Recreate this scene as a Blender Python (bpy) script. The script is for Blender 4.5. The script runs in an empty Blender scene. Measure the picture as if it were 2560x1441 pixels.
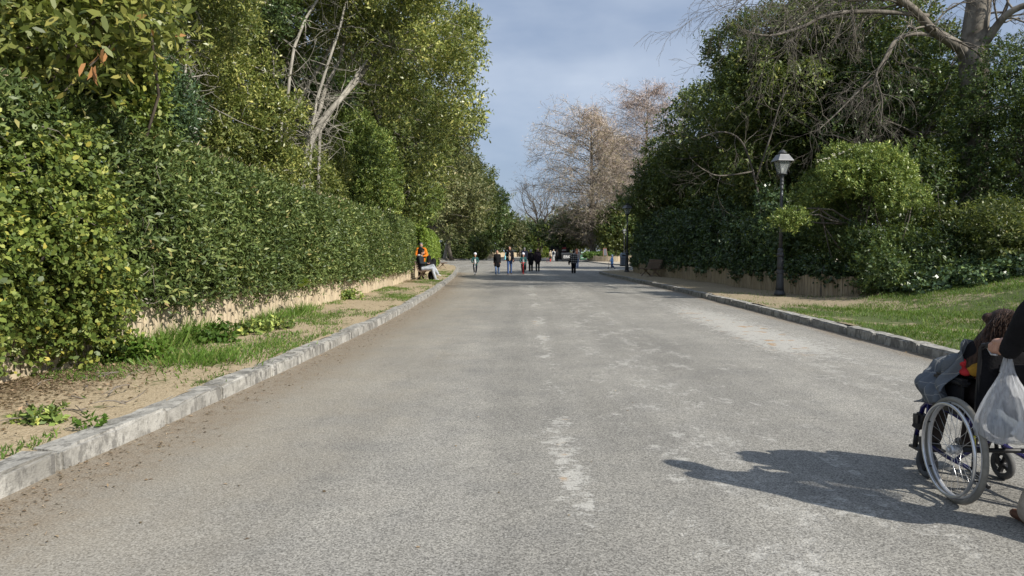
import bpy, bmesh, math, random
import numpy as np
from mathutils import Vector, Matrix, Quaternion

# ------------------------------------------------------------------ camera, sky, sun, exposure
SC = bpy.context.scene
COL = SC.collection
F, W0, H0 = 1750.0, 2560.0, 1441.0
VPX, HOR, CAMH = 1311.0, 628.5, 1.45
YAW = math.atan((VPX - W0 / 2) / F)
PITCH = math.atan((H0 / 2 - HOR) / F)
cam_d = bpy.data.cameras.new('camera')
cam_d.sensor_width = 36.0
cam_d.lens = 36.0 * F / W0
cam_d.clip_start = 0.05
cam_d.clip_end = 4000.0
cam = bpy.data.objects.new('camera', cam_d)
COL.objects.link(cam)
cam.location = (0, 0, CAMH)
cam.rotation_euler = (math.pi / 2 - PITCH, 0, YAW)
SC.camera = cam

SUN_EL = math.radians(36.5)
SUN_AZ = math.atan2(0.81, -0.585)          # clockwise from +Y
w = bpy.data.worlds.new('World')
SC.world = w
w.use_nodes = True
nt = w.node_tree
nt.nodes.clear()
_o = nt.nodes.new('ShaderNodeOutputWorld')
_bg = nt.nodes.new('ShaderNodeBackground')
_sky = nt.nodes.new('ShaderNodeTexSky')
_sky.sky_type = 'NISHITA'
_sky.sun_disc = False
_sky.sun_elevation = SUN_EL
_sky.sun_rotation = SUN_AZ
_sky.air_density = 1.0
_sky.dust_density = 1.0
_bg.inputs[1].default_value = 0.1
_tc = nt.nodes.new('ShaderNodeTexCoord')
_mp = nt.nodes.new('ShaderNodeMapping')
_mp.inputs['Scale'].default_value = (1.0, 1.0, 2.6)
_n1 = nt.nodes.new('ShaderNodeTexNoise')
_n1.inputs['Scale'].default_value = 2.7
_n1.inputs['Detail'].default_value = 5.0
_n1.inputs['Roughness'].default_value = 0.5
_rp = nt.nodes.new('ShaderNodeValToRGB')     # broken cloud sheet, pale and darker blue-grey
_rp.color_ramp.elements[0].position = 0.40
_rp.color_ramp.elements[0].color = (1.5, 1.88, 2.6, 1)
_rp.color_ramp.elements[1].position = 0.68
_rp.color_ramp.elements[1].color = (2.85, 3.18, 3.75, 1)
_mx = nt.nodes.new('ShaderNodeMix')
_mx.data_type = 'RGBA'
_mx.inputs[0].default_value = 0.86
nt.links.new(_tc.outputs['Generated'], _mp.inputs['Vector'])
nt.links.new(_mp.outputs[0], _n1.inputs['Vector'])
nt.links.new(_n1.outputs[0], _rp.inputs[0])
nt.links.new(_sky.outputs[0], _mx.inputs['A'])
nt.links.new(_rp.outputs[0], _mx.inputs['B'])
nt.links.new(_mx.outputs['Result'], _bg.inputs[0])
nt.links.new(_bg.outputs[0], _o.inputs[0])

_sd = Vector((math.sin(SUN_AZ) * math.cos(SUN_EL), math.cos(SUN_AZ) * math.cos(SUN_EL), math.sin(SUN_EL)))
_sl = bpy.data.lights.new('sun', 'SUN')
_sl.energy = 2.9
_sl.angle = math.radians(0.55)
_sl.color = (1.0, 0.945, 0.85)
_so = bpy.data.objects.new('sun', _sl)
COL.objects.link(_so)
_so.rotation_euler = (-_sd).to_track_quat('-Z', 'Y').to_euler()
_so.location = _sd * 60

SC.view_settings.view_transform = 'Standard'
SC.view_settings.look = 'None'
SC.view_settings.gamma = 1.0
SC.view_settings.exposure = 1.06
SC.view_settings.use_curve_mapping = False
SC.render.engine = 'CYCLES'
SC.cycles.max_bounces = 6
SC.cycles.transparent_max_bounces = 8
SC.cycles.use_denoising = True

PI = math.pi
_cm = cam.matrix_basis.copy()
_cm = Matrix.Translation(cam.location) @ cam.rotation_euler.to_matrix().to_4x4()


def ray(px, py):
    d = _cm.to_3x3() @ Vector(((px - W0 / 2) / F, -(py - H0 / 2) / F, -1.0))
    return d


def at(px, py, Y):                 # point on the pixel's ray at road distance Y
    d = ray(px, py)
    t = Y / d.y
    return Vector((0, 0, CAMH)) + d * t


def gnd(px, py, z=0.0):            # point on the pixel's ray at ground height z
    d = ray(px, py)
    t = (z - CAMH) / d.z
    return Vector((0, 0, CAMH)) + d * t


# ------------------------------------------------------------------ object helpers
def link(o, parent=None):
    COL.objects.link(o)
    if parent is not None:
        o.parent = parent
    return o


def tag(o, label=None, cat=None, group=None, kind=None):
    if label: o['label'] = label
    if cat: o['category'] = cat
    if group: o['group'] = group
    if kind: o['kind'] = kind
    return o


def empty(name, loc=(0, 0, 0), rz=0.0, label=None, cat=None, group=None, parent=None):
    o = bpy.data.objects.new(name, None)
    o.empty_display_size = 0.1
    link(o, parent)
    o.location = loc
    o.rotation_euler = (0, 0, rz)
    return tag(o, label, cat, group)


def meshobj(name, me, mat=None, parent=None):
    if mat is not None and len(me.materials) == 0:
        me.materials.append(mat)
    return link(bpy.data.objects.new(name, me), parent)


def copy_tree(o, parent=None):
    c = o.copy()
    COL.objects.link(c)
    c.parent = parent
    for ch in list(o.children):
        copy_tree(ch, c)
    return c


class MB:
    def __init__(s):
        s.v, s.f, s.sm = [], [], []

    def add(s, vs, fs, smooth=False):
        b = len(s.v)
        s.v += [tuple(v) for v in vs]
        s.f += [tuple(i + b for i in f) for f in fs]
        s.sm += [smooth] * len(fs)
        return s

    def box(s, lo, hi, m=None):
        x0, y0, z0 = lo
        x1, y1, z1 = hi
        vs = [Vector(p) for p in ((x0, y0, z0), (x1, y0, z0), (x1, y1, z0), (x0, y1, z0), (x0, y0, z1), (x1, y0, z1), (x1, y1, z1), (x0, y1, z1))]
        if m is not None: vs = [m @ v for v in vs]
        return s.add(vs, [(0, 3, 2, 1), (4, 5, 6, 7), (0, 1, 5, 4), (1, 2, 6, 5), (2, 3, 7, 6), (3, 0, 4, 7)])

    def bar(s, a, b, wd, th, up=(0, 0, 1)):   # rectangular bar from a to b
        a, b = Vector(a), Vector(b)
        d = (b - a).normalized()
        u = Vector(up)
        x = d.cross(u)
        if x.length < 1e-4: x = d.cross(Vector((1, 0, 0)))
        x.normalize()
        n = x.cross(d)
        x, n = x * wd / 2, n * th / 2
        vs = [a - x - n, a + x - n, a + x + n, a - x + n, b - x - n, b + x - n, b + x + n, b - x + n]
        return s.add(vs, [(0, 3, 2, 1), (4, 5, 6, 7), (0, 1, 5, 4), (1, 2, 6, 5), (2, 3, 7, 6), (3, 0, 4, 7)])

    def tube(s, pts, rad, n=8, cap=True, closed=False):
        pts = [Vector(p) for p in pts]
        k = len(pts)
        if not hasattr(rad, '__len__'): rad = [rad] * k
        vs, fs = [], []
        prev = None
        for i, p in enumerate(pts):
            if closed:
                t = pts[(i + 1) % k] - pts[i - 1]
            else:
                t = pts[min(i + 1, k - 1)] - pts[max(i - 1, 0)]
            t.normalize()
            if prev is None:
                x = t.cross(Vector((0, 0, 1)))
                if x.length < 0.1: x = t.cross(Vector((1, 0, 0)))
            else:
                x = prev - t * prev.dot(t)
            x.normalize()
            prev = x
            y = t.cross(x)
            for j in range(n):
                a = 2 * PI * j / n
                vs.append(p + (x * math.cos(a) + y * math.sin(a)) * rad[i])
        m = k if closed else k - 1
        for i in range(m):
            i2 = (i + 1) % k
            for j in range(n):
                j2 = (j + 1) % n
                fs.append((i * n + j, i * n + j2, i2 * n + j2, i2 * n + j))
        s.add(vs, fs, True)
        if cap and not closed:
            b = len(s.v) - len(vs)
            s.f.append(tuple(b + j for j in reversed(range(n)))); s.sm.append(False)
            s.f.append(tuple(b + (k - 1) * n + j for j in range(n))); s.sm.append(False)
        return s

    def lathe(s, prof, n=16, c=(0, 0, 0), smooth=True, flute=0.0):
        vs, fs = [], []
        for r, z in prof:
            for j in range(n):
                a = 2 * PI * j / n
                rr = r * (1 + flute * (1 if j % 2 else -1))
                vs.append((c[0] + rr * math.cos(a), c[1] + rr * math.sin(a), c[2] + z))
        k = len(prof)
        for i in range(k - 1):
            for j in range(n):
                j2 = (j + 1) % n
                fs.append((i * n + j, i * n + j2, (i + 1) * n + j2, (i + 1) * n + j))
        fs.append(tuple(reversed(range(n))))
        fs.append(tuple((k - 1) * n + j for j in range(n)))
        return s.add(vs, fs, smooth)

    def torus(s, c, R, r, axis='x', n=40, m=8, flat=1.0):
        pts, rr = [], []
        vs, fs = [], []
        for i in range(n):
            a = 2 * PI * i / n
            for j in range(m):
                b = 2 * PI * j / m
                q = R + r * math.cos(b)
                h = r * flat * math.sin(b)
                if axis == 'x': vs.append((c[0] + h, c[1] + q * math.cos(a), c[2] + q * math.sin(a)))
                elif axis == 'z': vs.append((c[0] + q * math.cos(a), c[1] + q * math.sin(a), c[2] + h))
                else: vs.append((c[0] + q * math.cos(a), c[1] + h, c[2] + q * math.sin(a)))
        for i in range(n):
            for j in range(m):
                fs.append((i * m + j, ((i + 1) % n) * m + j, ((i + 1) % n) * m + (j + 1) % m, i * m + (j + 1) % m))
        return s.add(vs, fs, True)

    def mesh(s, name):
        me = bpy.data.meshes.new(name)
        me.from_pydata(s.v, [], s.f)
        me.polygons.foreach_set('use_smooth', s.sm)
        me.validate()
        me.update()
        return me

    def build(s, name, mat, parent=None):
        return meshobj(name, s.mesh(name), mat, parent)


# ------------------------------------------------------------------ materials
class NB:
    def __init__(s, name):
        s.m = bpy.data.materials.new(name)
        s.m.use_nodes = True
        s.t = s.m.node_tree
        s.t.nodes.clear()
        s.out = s.t.nodes.new('ShaderNodeOutputMaterial')

    def n(s, typ, **kw):
        nd = s.t.nodes.new(typ)
        for k, v in kw.items(): setattr(nd, k, v)
        return nd

    def l(s, a, b): s.t.links.new(a, b)

    def put(s, sock, v):
        if hasattr(v, 'is_output') or isinstance(v, bpy.types.NodeSocket): s.l(v, sock)
        else: sock.default_value = v

    def math(s, op, a, b=0.0, c=0.0, clamp=False):
        nd = s.n('ShaderNodeMath', operation=op, use_clamp=clamp)
        s.put(nd.inputs[0], a); s.put(nd.inputs[1], b)
        if op in ('MULTIPLY_ADD', 'SMOOTH_MIN', 'COMPARE'): s.put(nd.inputs[2], c)
        return nd.outputs[0]

    def mapr(s, v, a, b, c=0.0, d=1.0, smooth=True):
        nd = s.n('ShaderNodeMapRange', interpolation_type='SMOOTHSTEP' if smooth else 'LINEAR')
        s.put(nd.inputs[0], v)
        for i, q in enumerate((a, b, c, d)): nd.inputs[i + 1].default_value = q
        return nd.outputs[0]

    def obj(s):
        return s.n('ShaderNodeTexCoord').outputs['Object']

    def scaled(s, co, sc):
        nd = s.n('ShaderNodeMapping')
        s.l(co, nd.inputs['Vector']); nd.inputs['Scale'].default_value = sc
        return nd.outputs[0]

    def noise(s, co, scale, detail=2.0, rough=0.5, dist=0.0):
        nd = s.n('ShaderNodeTexNoise')
        s.l(co, nd.inputs['Vector'])
        nd.inputs['Scale'].default_value = scale
        nd.inputs['Detail'].default_value = detail
        nd.inputs['Roughness'].default_value = rough
        nd.inputs['Distortion'].default_value = dist
        return nd.outputs[0]

    def voro(s, co, scale, feat='F1', out=0):
        nd = s.n('ShaderNodeTexVoronoi', feature=feat)
        s.l(co, nd.inputs['Vector']); nd.inputs['Scale'].default_value = scale
        return nd.outputs[out]

    def mix(s, f, a, b, mode='MIX'):
        nd = s.n('ShaderNodeMix', data_type='RGBA', blend_type=mode)
        s.put(nd.inputs[0], f)
        for k, v in (('A', a), ('B', b)):
            if isinstance(v, (tuple, list)): nd.inputs[k].default_value = (v[0], v[1], v[2], 1)
            else: s.l(v, nd.inputs[k])
        return nd.outputs['Result']

    def ramp(s, v, stops):
        nd = s.n('ShaderNodeValToRGB')
        s.l(v, nd.inputs[0])
        e = nd.color_ramp.elements
        while len(e) < len(stops): e.new(0.5)
        for i, (p, c) in enumerate(stops):
            e[i].position = p
            e[i].color = (c[0], c[1], c[2], 1)
        return nd.outputs[0]

    def attr(s, name):
        return s.n('ShaderNodeAttribute', attribute_name=name).outputs['Fac']

    def xyz(s, co):
        nd = s.n('ShaderNodeSeparateXYZ'); s.l(co, nd.inputs[0])
        return nd.outputs

    def bump(s, h, strength=0.3, dist=0.02):
        nd = s.n('ShaderNodeBump')
        nd.inputs['Strength'].default_value = strength
        nd.inputs['Distance'].default_value = dist
        s.l(h, nd.inputs['Height'])
        return nd.outputs[0]

    def bsdf(s, color, rough=0.8, spec=0.3, metal=0.0, normal=None):
        nd = s.n('ShaderNodeBsdfPrincipled')
        if isinstance(color, (tuple, list)): nd.inputs['Base Color'].default_value = (color[0], color[1], color[2], 1)
        else: s.l(color, nd.inputs['Base Color'])
        s.put(nd.inputs['Roughness'], rough)
        nd.inputs['Specular IOR Level'].default_value = spec
        nd.inputs['Metallic'].default_value = metal
        if normal is not None: s.l(normal, nd.inputs['Normal'])
        return nd

    def done(s, sh):
        s.l(sh.outputs[0] if hasattr(sh, 'outputs') else sh, s.out.inputs[0])
        return s.m


def plain(name, c, rough=0.7, metal=0.0, var=0.18, scale=9.0, bump=0.0, spec=0.3):
    b = NB(name)
    co = b.obj()
    n = b.noise(co, scale, 4.0, 0.6)
    f = b.mapr(n, 0.3, 0.7, 0.0, 1.0)
    lo = tuple(x * (1 - var) for x in c)
    hi = tuple(min(1, x * (1 + var)) for x in c)
    col = b.mix(f, lo, hi)
    nm = b.bump(b.noise(co, scale * 6, 3.0), bump, 0.01) if bump else None
    return b.done(b.bsdf(col, rough, spec, metal, nm))


def cloth(name, c, var=0.22, rough=0.9):
    return plain(name, c, rough, 0.0, var, 14.0, 0.35, 0.15)


def leafmat(name, stops, rough=0.42, trans=0.28, spec=0.35, cv=0.35, gain=1.65):
    """leaf colour per leaf (attribute rnd), a lighter or darker hue per clump (attribute clump)"""
    b = NB(name)
    r = b.attr('rnd')
    col = b.ramp(r, [(p_, (c_[0] * gain, c_[1] * gain, c_[2] * gain)) for p_, c_ in stops])
    cl = b.attr('clump')
    hs = b.n('ShaderNodeHueSaturation')
    b.l(col, hs.inputs['Color'])
    b.put(hs.inputs['Value'], b.mapr(cl, 0, 1, 1 - cv, 1 + cv, False))
    b.put(hs.inputs['Hue'], b.mapr(cl, 0, 1, 0.508, 0.49, False))
    p = b.bsdf(hs.outputs[0], rough, spec)
    t = b.n('ShaderNodeBsdfTranslucent')
    b.l(b.mix(0.5, hs.outputs[0], (0.25, 0.32, 0.04), 'MIX'), t.inputs[0])
    m = b.n('ShaderNodeMixShader')
    m.inputs[0].default_value = trans
    b.l(p.outputs[0], m.inputs[1]); b.l(t.outputs[0], m.inputs[2])
    return b.done(m)


def barkmat(name, c1, c2, scale=6.0, stretch=0.25):
    b = NB(name)
    co = b.obj()
    sc = b.scaled(co, (1, 1, stretch))
    n = b.noise(sc, scale, 5.0, 0.65)
    n2 = b.noise(co, 1.3, 3.0)
    col = b.mix(b.mapr(n, 0.35, 0.65), c1, c2)
    col = b.mix(b.mapr(n2, 0.5, 0.75, 0, 0.5), col, tuple(x * 0.5 for x in c1))
    return b.done(b.bsdf(col, 0.9, 0.15, 0, b.bump(n, 0.5, 0.03)))


def road_mat():
    b = NB('worn_asphalt')
    co = b.obj()
    X, Y, Z = b.xyz(co)
    big = b.noise(co, 0.35, 4.0, 0.6)
    mid = b.noise(co, 2.2, 5.0, 0.65)
    gr = b.voro(co, 125.0, out=1)
    grv = b.n('ShaderNodeSeparateColor'); b.l(gr, grv.inputs[0])
    fine = b.noise(co, 80.0, 2.0, 0.6)
    base = b.mix(b.mapr(big, 0.3, 0.7), (0.238, 0.228, 0.204), (0.31, 0.296, 0.262))
    base = b.mix(b.mapr(mid, 0.35, 0.75, 0, 0.6), base, (0.20, 0.194, 0.18))
    gs = b.math('MULTIPLY', b.math('ADD', b.math('MULTIPLY', grv.outputs[0], 0.62), b.math('MULTIPLY', fine, 0.75)), 1.0)
    lane = b.noise(b.scaled(co, (1.1, 0.06, 1)), 1.0, 3.0, 0.6)
    gv = b.math('MULTIPLY', b.mapr(gs, 0.30, 1.05, 0.38, 1.50, False), b.mapr(lane, 0.35, 0.65, 0.9, 1.1))
    mul = b.n('ShaderNodeVectorMath', operation='SCALE')
    b.l(base, mul.inputs[0]); b.l(gv, mul.inputs['Scale'])
    col = mul.outputs[0]
    # peeled pale patches: a broken line down the middle, flakes on the right, a few scattered
    def band(cx, wd, wob):
        dx = b.math('SUBTRACT', X, b.math('ADD', cx, b.math('MULTIPLY', b.math('SUBTRACT', mid, 0.5), wob)))
        q = b.math('DIVIDE', dx, wd)
        return b.math('POWER', 2.718, b.math('MULTIPLY', b.math('MULTIPLY', q, q), -1.0))
    lon = b.noise(b.scaled(co, (0.35, 0.33, 1)), 1.0, 5.0, 0.75)
    flk = b.noise(co, 9.0, 6.0, 0.72)
    flk2 = b.noise(b.scaled(co, (1, 0.55, 1)), 2.6, 6.0, 0.75)
    ctr = b.math('MULTIPLY', band(0.30, 0.15, 0.55), b.mapr(lon, 0.42, 0.62))
    ctr2 = b.math('MULTIPLY', band(-0.12, 0.07, 0.4), b.mapr(lon, 0.52, 0.65, 0, 0.7))
    yw = b.math('MULTIPLY', b.mapr(Y, 8.0, 11.0), b.mapr(Y, 24.0, 15.0))
    rgt = b.math('MULTIPLY', b.math('MULTIPLY', band(4.1, 0.75, 0.8), yw), 1.0)
    sct = b.math('MAXIMUM', band(1.5, 1.3, 0.5), band(4.0, 1.1, 0.5))
    w1 = b.math('MAXIMUM', b.math('MAXIMUM', ctr, ctr2), rgt)
    flk3 = b.noise(b.scaled(co, (0.8, 1.2, 1)), 22.0, 5.0, 0.75)
    th1 = b.math('ADD', b.math('MULTIPLY', w1, 0.30), b.math('ADD', b.math('MULTIPLY', flk, 0.75), b.math('MULTIPLY', flk3, 0.75)))
    m1 = b.mapr(th1, 0.90, 0.98)
    th2 = b.math('ADD', b.math('MULTIPLY', sct, 0.16), flk2)
    m2 = b.math('MULTIPLY', b.mapr(th2, 0.66, 0.74), b.mapr(b.math('ADD', b.math('MULTIPLY', flk, 0.5), b.math('MULTIPLY', flk3, 0.5)), 0.46, 0.55))
    m3 = b.math('MULTIPLY', b.mapr(flk2, 0.64, 0.74), b.mapr(flk3, 0.40, 0.6))
    pm = b.math('MAXIMUM', b.math('MAXIMUM', m1, b.math('MULTIPLY', m2, 0.95)), m3, clamp=True)
    pale = b.mix(b.mapr(fine, 0.3, 0.7), (0.34, 0.325, 0.29), (0.60, 0.585, 0.54))
    och = b.mix(b.math('MULTIPLY', b.mapr(b.noise(co, 3.2, 3.0), 0.58, 0.68), b.mapr(w1, 0.4, 0.8)), pale, (0.42, 0.26, 0.12))
    col = b.mix(b.math('MULTIPLY', pm, 0.72), col, och)
    # hairline cracks and darker stains
    wc_ = b.n('ShaderNodeVectorMath', operation='ADD'); b.l(co, wc_.inputs[0])
    ns_ = b.n('ShaderNodeTexNoise'); b.l(co, ns_.inputs['Vector']); ns_.inputs['Scale'].default_value = 1.6; ns_.inputs['Detail'].default_value = 5.0
    b.l(ns_.outputs['Color'], wc_.inputs[1])
    ck = b.voro(wc_.outputs[0], 0.42, 'DISTANCE_TO_EDGE')
    ckm = b.math('MULTIPLY', b.mapr(ck, 0.002, 0.007, 1.0, 0.0), b.mapr(b.noise(co, 0.5, 3.0), 0.48, 0.58))
    col = b.mix(b.math('MULTIPLY', ckm, 0.3), col, (0.09, 0.085, 0.075))
    stn = b.mapr(b.noise(co, 0.8, 6.0, 0.7, 0.4), 0.58, 0.72, 0, 0.35)
    col = b.mix(stn, col, (0.14, 0.135, 0.125))
    # dirt blown against the kerbs
    dL = b.attr('d_left'); dR = b.attr('d_right')
    dn = b.noise(co, 1.4, 5.0, 0.65)
    dl = b.mapr(b.math('SUBTRACT', dL, b.math('ADD', b.math('MULTIPLY', dn, 0.75), b.math('MULTIPLY', flk, 0.4))), -0.45, 0.35, 1.0, 0.0)
    dl2 = b.math('MULTIPLY', b.mapr(b.math('SUBTRACT', dL, b.math('MULTIPLY', dn, 2.6)), -1.3, 1.2, 1.0, 0.0), 0.62)
    dr = b.mapr(b.math('SUBTRACT', dR, b.math('MULTIPLY', dn, 0.6)), -0.3, 0.12, 1.0, 0.0)
    earth = b.mix(b.mapr(fine, 0.3, 0.7), (0.13, 0.10, 0.07), (0.30, 0.24, 0.17))
    sandy = b.mix(b.mapr(fine, 0.3, 0.7), (0.22, 0.19, 0.145), (0.37, 0.325, 0.25))
    col = b.mix(dl2, col, sandy)
    col = b.mix(b.math('MULTIPLY', dl, b.mapr(flk, 0.35, 0.65, 0.4, 0.85)), col, earth)
    col = b.mix(b.math('MULTIPLY', dr, 0.8), col, earth)
    h = b.math('ADD', b.math('MULTIPLY', gs, 0.5), b.math('MULTIPLY', pm, -0.5))
    return b.done(b.bsdf(col, 0.88, 0.25, 0, b.bump(h, 0.5, 0.012)))


def kerb_mat():
    b = NB('kerb_limestone')
    co = b.obj()
    oi = b.n('ShaderNodeObjectInfo')
    v = b.n('ShaderNodeVectorMath', operation='ADD')
    b.l(co, v.inputs[0])
    sc = b.n('ShaderNodeVectorMath', operation='SCALE')
    b.l(oi.outputs['Location'], sc.inputs[0]); sc.inputs['Scale'].default_value = 1.7
    b.l(sc.outputs[0], v.inputs[1])
    c2 = v.outputs[0]
    n1 = b.noise(c2, 5.0, 6.0, 0.7, 0.3)
    n2 = b.noise(b.scaled(c2, (1, 1, 0.35)), 11.0, 5.0, 0.7)
    n3 = b.noise(c2, 60.0, 2.0)
    col = b.mix(b.mapr(n1, 0.35, 0.65), (0.26, 0.25, 0.225), (0.47, 0.455, 0.415))
    col = b.mix(b.mapr(n2, 0.47, 0.60, 0, 0.85), col, (0.13, 0.125, 0.115))
    col = b.mix(b.mapr(oi.outputs['Random'], 0, 1, 0, 0.35, False), col, (0.26, 0.25, 0.23))
    col = b.mix(b.mapr(n3, 0.55, 0.75, 0, 0.5), col, (0.20, 0.19, 0.17))
    return b.done(b.bsdf(col, 0.9, 0.2, 0, b.bump(b.math('ADD', n1, b.math('MULTIPLY', n3, 0.3)), 0.6, 0.03)))


def earth_mat(name, sand1, sand2, green, gthr, dark=(0.10, 0.08, 0.055), dthr=0.62, sandy_far=False):
    b = NB(name)
    co = b.obj()
    a = b.noise(co, 0.9, 5.0, 0.65)
    f = b.noise(co, 45.0, 3.0, 0.65)
    m = b.noise(co, 7.0, 5.0, 0.7)
    col = b.mix(b.mapr(f, 0.3, 0.7), sand1, sand2)
    col = b.mix(b.mapr(m, 0.5, 0.75, 0, 0.55), col, tuple(x * 0.62 for x in sand1))
    d = b.noise(co, 1.7, 4.0, 0.7)
    col = b.mix(b.mapr(d, dthr, dthr + 0.1, 0, 0.7), col, dark)
    g = b.math('ADD', a, b.math('MULTIPLY', b.math('SUBTRACT', m, 0.5), 0.35))
    if sandy_far:
        X, Y, Z = b.xyz(co)
        g = b.math('SUBTRACT', g, b.math('MULTIPLY', b.math('MULTIPLY', b.mapr(Y, 14.0, 19.5), b.mapr(X, 10.0, 8.0)), 0.3))
    col = b.mix(b.mapr(g, gthr, gthr + 0.1, 0, 0.85), col, b.mix(b.mapr(f, 0.3, 0.7), tuple(x * 0.6 for x in green), green))
    return b.done(b.bsdf(col, 0.95, 0.15, 0, b.bump(b.math('ADD', f, m), 0.6, 0.03)))


def board_mat(name, c1, c2):
    b = NB(name)
    co = b.obj()
    oi = b.n('ShaderNodeObjectInfo')
    v = b.n('ShaderNodeVectorMath', operation='ADD')
    b.l(co, v.inputs[0]); b.l(oi.outputs['Location'], v.inputs[1])
    gr = b.noise(b.scaled(v.outputs[0], (14, 14, 1.2)), 2.0, 5.0, 0.65)
    st = b.noise(b.scaled(v.outputs[0], (3, 3, 1.5)), 1.6, 4.0, 0.7)
    col = b.mix(b.mapr(gr, 0.3, 0.7), c1, c2)
    col = b.mix(b.mapr(oi.outputs['Random'], 0.0, 1.0, 0.0, 0.4, False), col, tuple(x * 0.6 for x in c1))
    col = b.mix(b.mapr(st, 0.56, 0.72, 0, 0.7), col, (0.09, 0.08, 0.06))
    return b.done(b.bsdf(col, 0.85, 0.2, 0, b.bump(gr, 0.4, 0.01)))


M = {}
M['road'] = road_mat()
M['kerb'] = kerb_mat()
M['verge'] = earth_mat('sandy_verge', (0.33, 0.26, 0.165), (0.50, 0.41, 0.28), (0.10, 0.14, 0.035), 0.56)
M['bank'] = earth_mat('grassy_bank', (0.25, 0.205, 0.135), (0.40, 0.33, 0.225), (0.065, 0.115, 0.025), 0.40, sandy_far=True)
M['soil'] = earth_mat('woodland_soil', (0.07, 0.055, 0.035), (0.13, 0.10, 0.065), (0.04, 0.06, 0.02), 0.5)
M['paving'] = earth_mat('pale_sand_path', (0.36, 0.31, 0.24), (0.52, 0.46, 0.37), (0.12, 0.15, 0.05), 0.72)
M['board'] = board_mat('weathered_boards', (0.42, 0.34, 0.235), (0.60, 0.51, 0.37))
M['board_dark'] = board_mat('darker_boards', (0.33, 0.265, 0.18), (0.50, 0.42, 0.30))  # same wood tones as the other boards, a step darker
G = lambda *k: list(k)
M['l_hedge'] = leafmat('hedge_leaf', G((0.0, (0.028, 0.046, 0.014)), (0.4, (0.066, 0.10, 0.029)), (0.75, (0.112, 0.15, 0.048)), (0.93, (0.175, 0.21, 0.07)), (0.985, (0.26, 0.27, 0.09)), (1.0, (0.22, 0.15, 0.07))), 0.44, 0.18, 0.3, gain=1.3)
M['l_yel'] = leafmat('yellow_green_leaf', G((0.0, (0.045, 0.072, 0.016)), (0.4, (0.095, 0.135, 0.028)), (0.82, (0.16, 0.195, 0.045)), (0.95, (0.21, 0.22, 0.05)), (1.0, (0.33, 0.29, 0.055))), 0.44, 0.22, gain=1.35)
M['l_box'] = leafmat('clipped_hedge_leaf', G((0.0, (0.05, 0.085, 0.014)), (0.5, (0.10, 0.155, 0.022)), (1.0, (0.19, 0.24, 0.05))), 0.5, 0.28)
M['l_ligu'] = leafmat('privet_tree_leaf', G((0.0, (0.040, 0.058, 0.016)), (0.4, (0.094, 0.116, 0.030)), (0.8, (0.18, 0.195, 0.058)), (1.0, (0.29, 0.275, 0.085))), 0.36, 0.28, 0.45, gain=1.85)
M['l_laur'] = leafmat('big_laurel_leaf', G((0.0, (0.045, 0.062, 0.016)), (0.5, (0.105, 0.125, 0.03)), (0.9, (0.17, 0.175, 0.045)), (0.985, (0.22, 0.19, 0.05)), (1.0, (0.24, 0.12, 0.045))), 0.4, 0.3)
M['l_green'] = leafmat('fresh_green_leaf', G((0.0, (0.03, 0.062, 0.014)), (0.5, (0.065, 0.118, 0.025)), (1.0, (0.13, 0.19, 0.05))), 0.42, 0.25)
M['l_olive'] = leafmat('olive_green_leaf', G((0.0, (0.040, 0.052, 0.020)), (0.5, (0.085, 0.096, 0.040)), (0.9, (0.15, 0.15, 0.065)), (1.0, (0.21, 0.18, 0.09))), 0.5, 0.2)
M['l_dark'] = leafmat('dark_evergreen_leaf', G((0.0, (0.016, 0.030, 0.011)), (0.5, (0.036, 0.062, 0.020)), (0.9, (0.070, 0.10, 0.032)), (1.0, (0.13, 0.155, 0.05))), 0.4, 0.2)
M['l_oak'] = leafmat('holm_oak_leaf', G((0.0, (0.028, 0.042, 0.013)), (0.5, (0.062, 0.082, 0.024)), (0.9, (0.115, 0.13, 0.038)), (1.0, (0.19, 0.18, 0.05))), 0.42, 0.24)
M['l_rdk'] = leafmat('shade_toned_oak_leaf', G((0.0, (0.022, 0.034, 0.011)), (0.5, (0.046, 0.066, 0.019)), (0.9, (0.085, 0.105, 0.03)), (1.0, (0.15, 0.155, 0.045))), 0.42, 0.22, gain=2.0)  # oak green deepened to stand in for shade on the right-hand trees
M['l_pitt'] = leafmat('pittosporum_leaf', G((0.0, (0.045, 0.075, 0.02)), (0.45, (0.10, 0.145, 0.036)), (0.85, (0.19, 0.235, 0.065)), (1.0, (0.33, 0.34, 0.09))), 0.4, 0.24, gain=1.65)
M['l_ivy'] = leafmat('ivy_leaf', G((0.0, (0.018, 0.036, 0.016)), (0.5, (0.036, 0.064, 0.027)), (0.92, (0.065, 0.10, 0.042)), (1.0, (0.16, 0.21, 0.05))), 0.35, 0.12, 0.45)
M['l_dry'] = leafmat('dry_twig_haze', G((0.0, (0.21, 0.165, 0.145)), (0.5, (0.34, 0.275, 0.245)), (1.0, (0.44, 0.38, 0.33))), 0.8, 0.06, 0.1, gain=1.25)
M['l_catkin'] = leafmat('budding_twig_haze', G((0.0, (0.20, 0.17, 0.10)), (0.5, (0.33, 0.275, 0.18)), (1.0, (0.42, 0.38, 0.28))), 0.8, 0.06, 0.1, gain=1.2)
M['grass'] = leafmat('grass_blade', G((0.0, (0.045, 0.095, 0.014)), (0.5, (0.085, 0.165, 0.026)), (0.9, (0.14, 0.22, 0.05)), (1.0, (0.27, 0.26, 0.10))), 0.5, 0.35, 0.25, gain=1.2)
M['litter'] = leafmat('fallen_leaf', G((0.0, (0.10, 0.072, 0.048)), (0.5, (0.20, 0.145, 0.09)), (0.85, (0.32, 0.24, 0.15)), (1.0, (0.46, 0.37, 0.25))), 0.8, 0.1, 0.15, gain=1.0)
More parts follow.
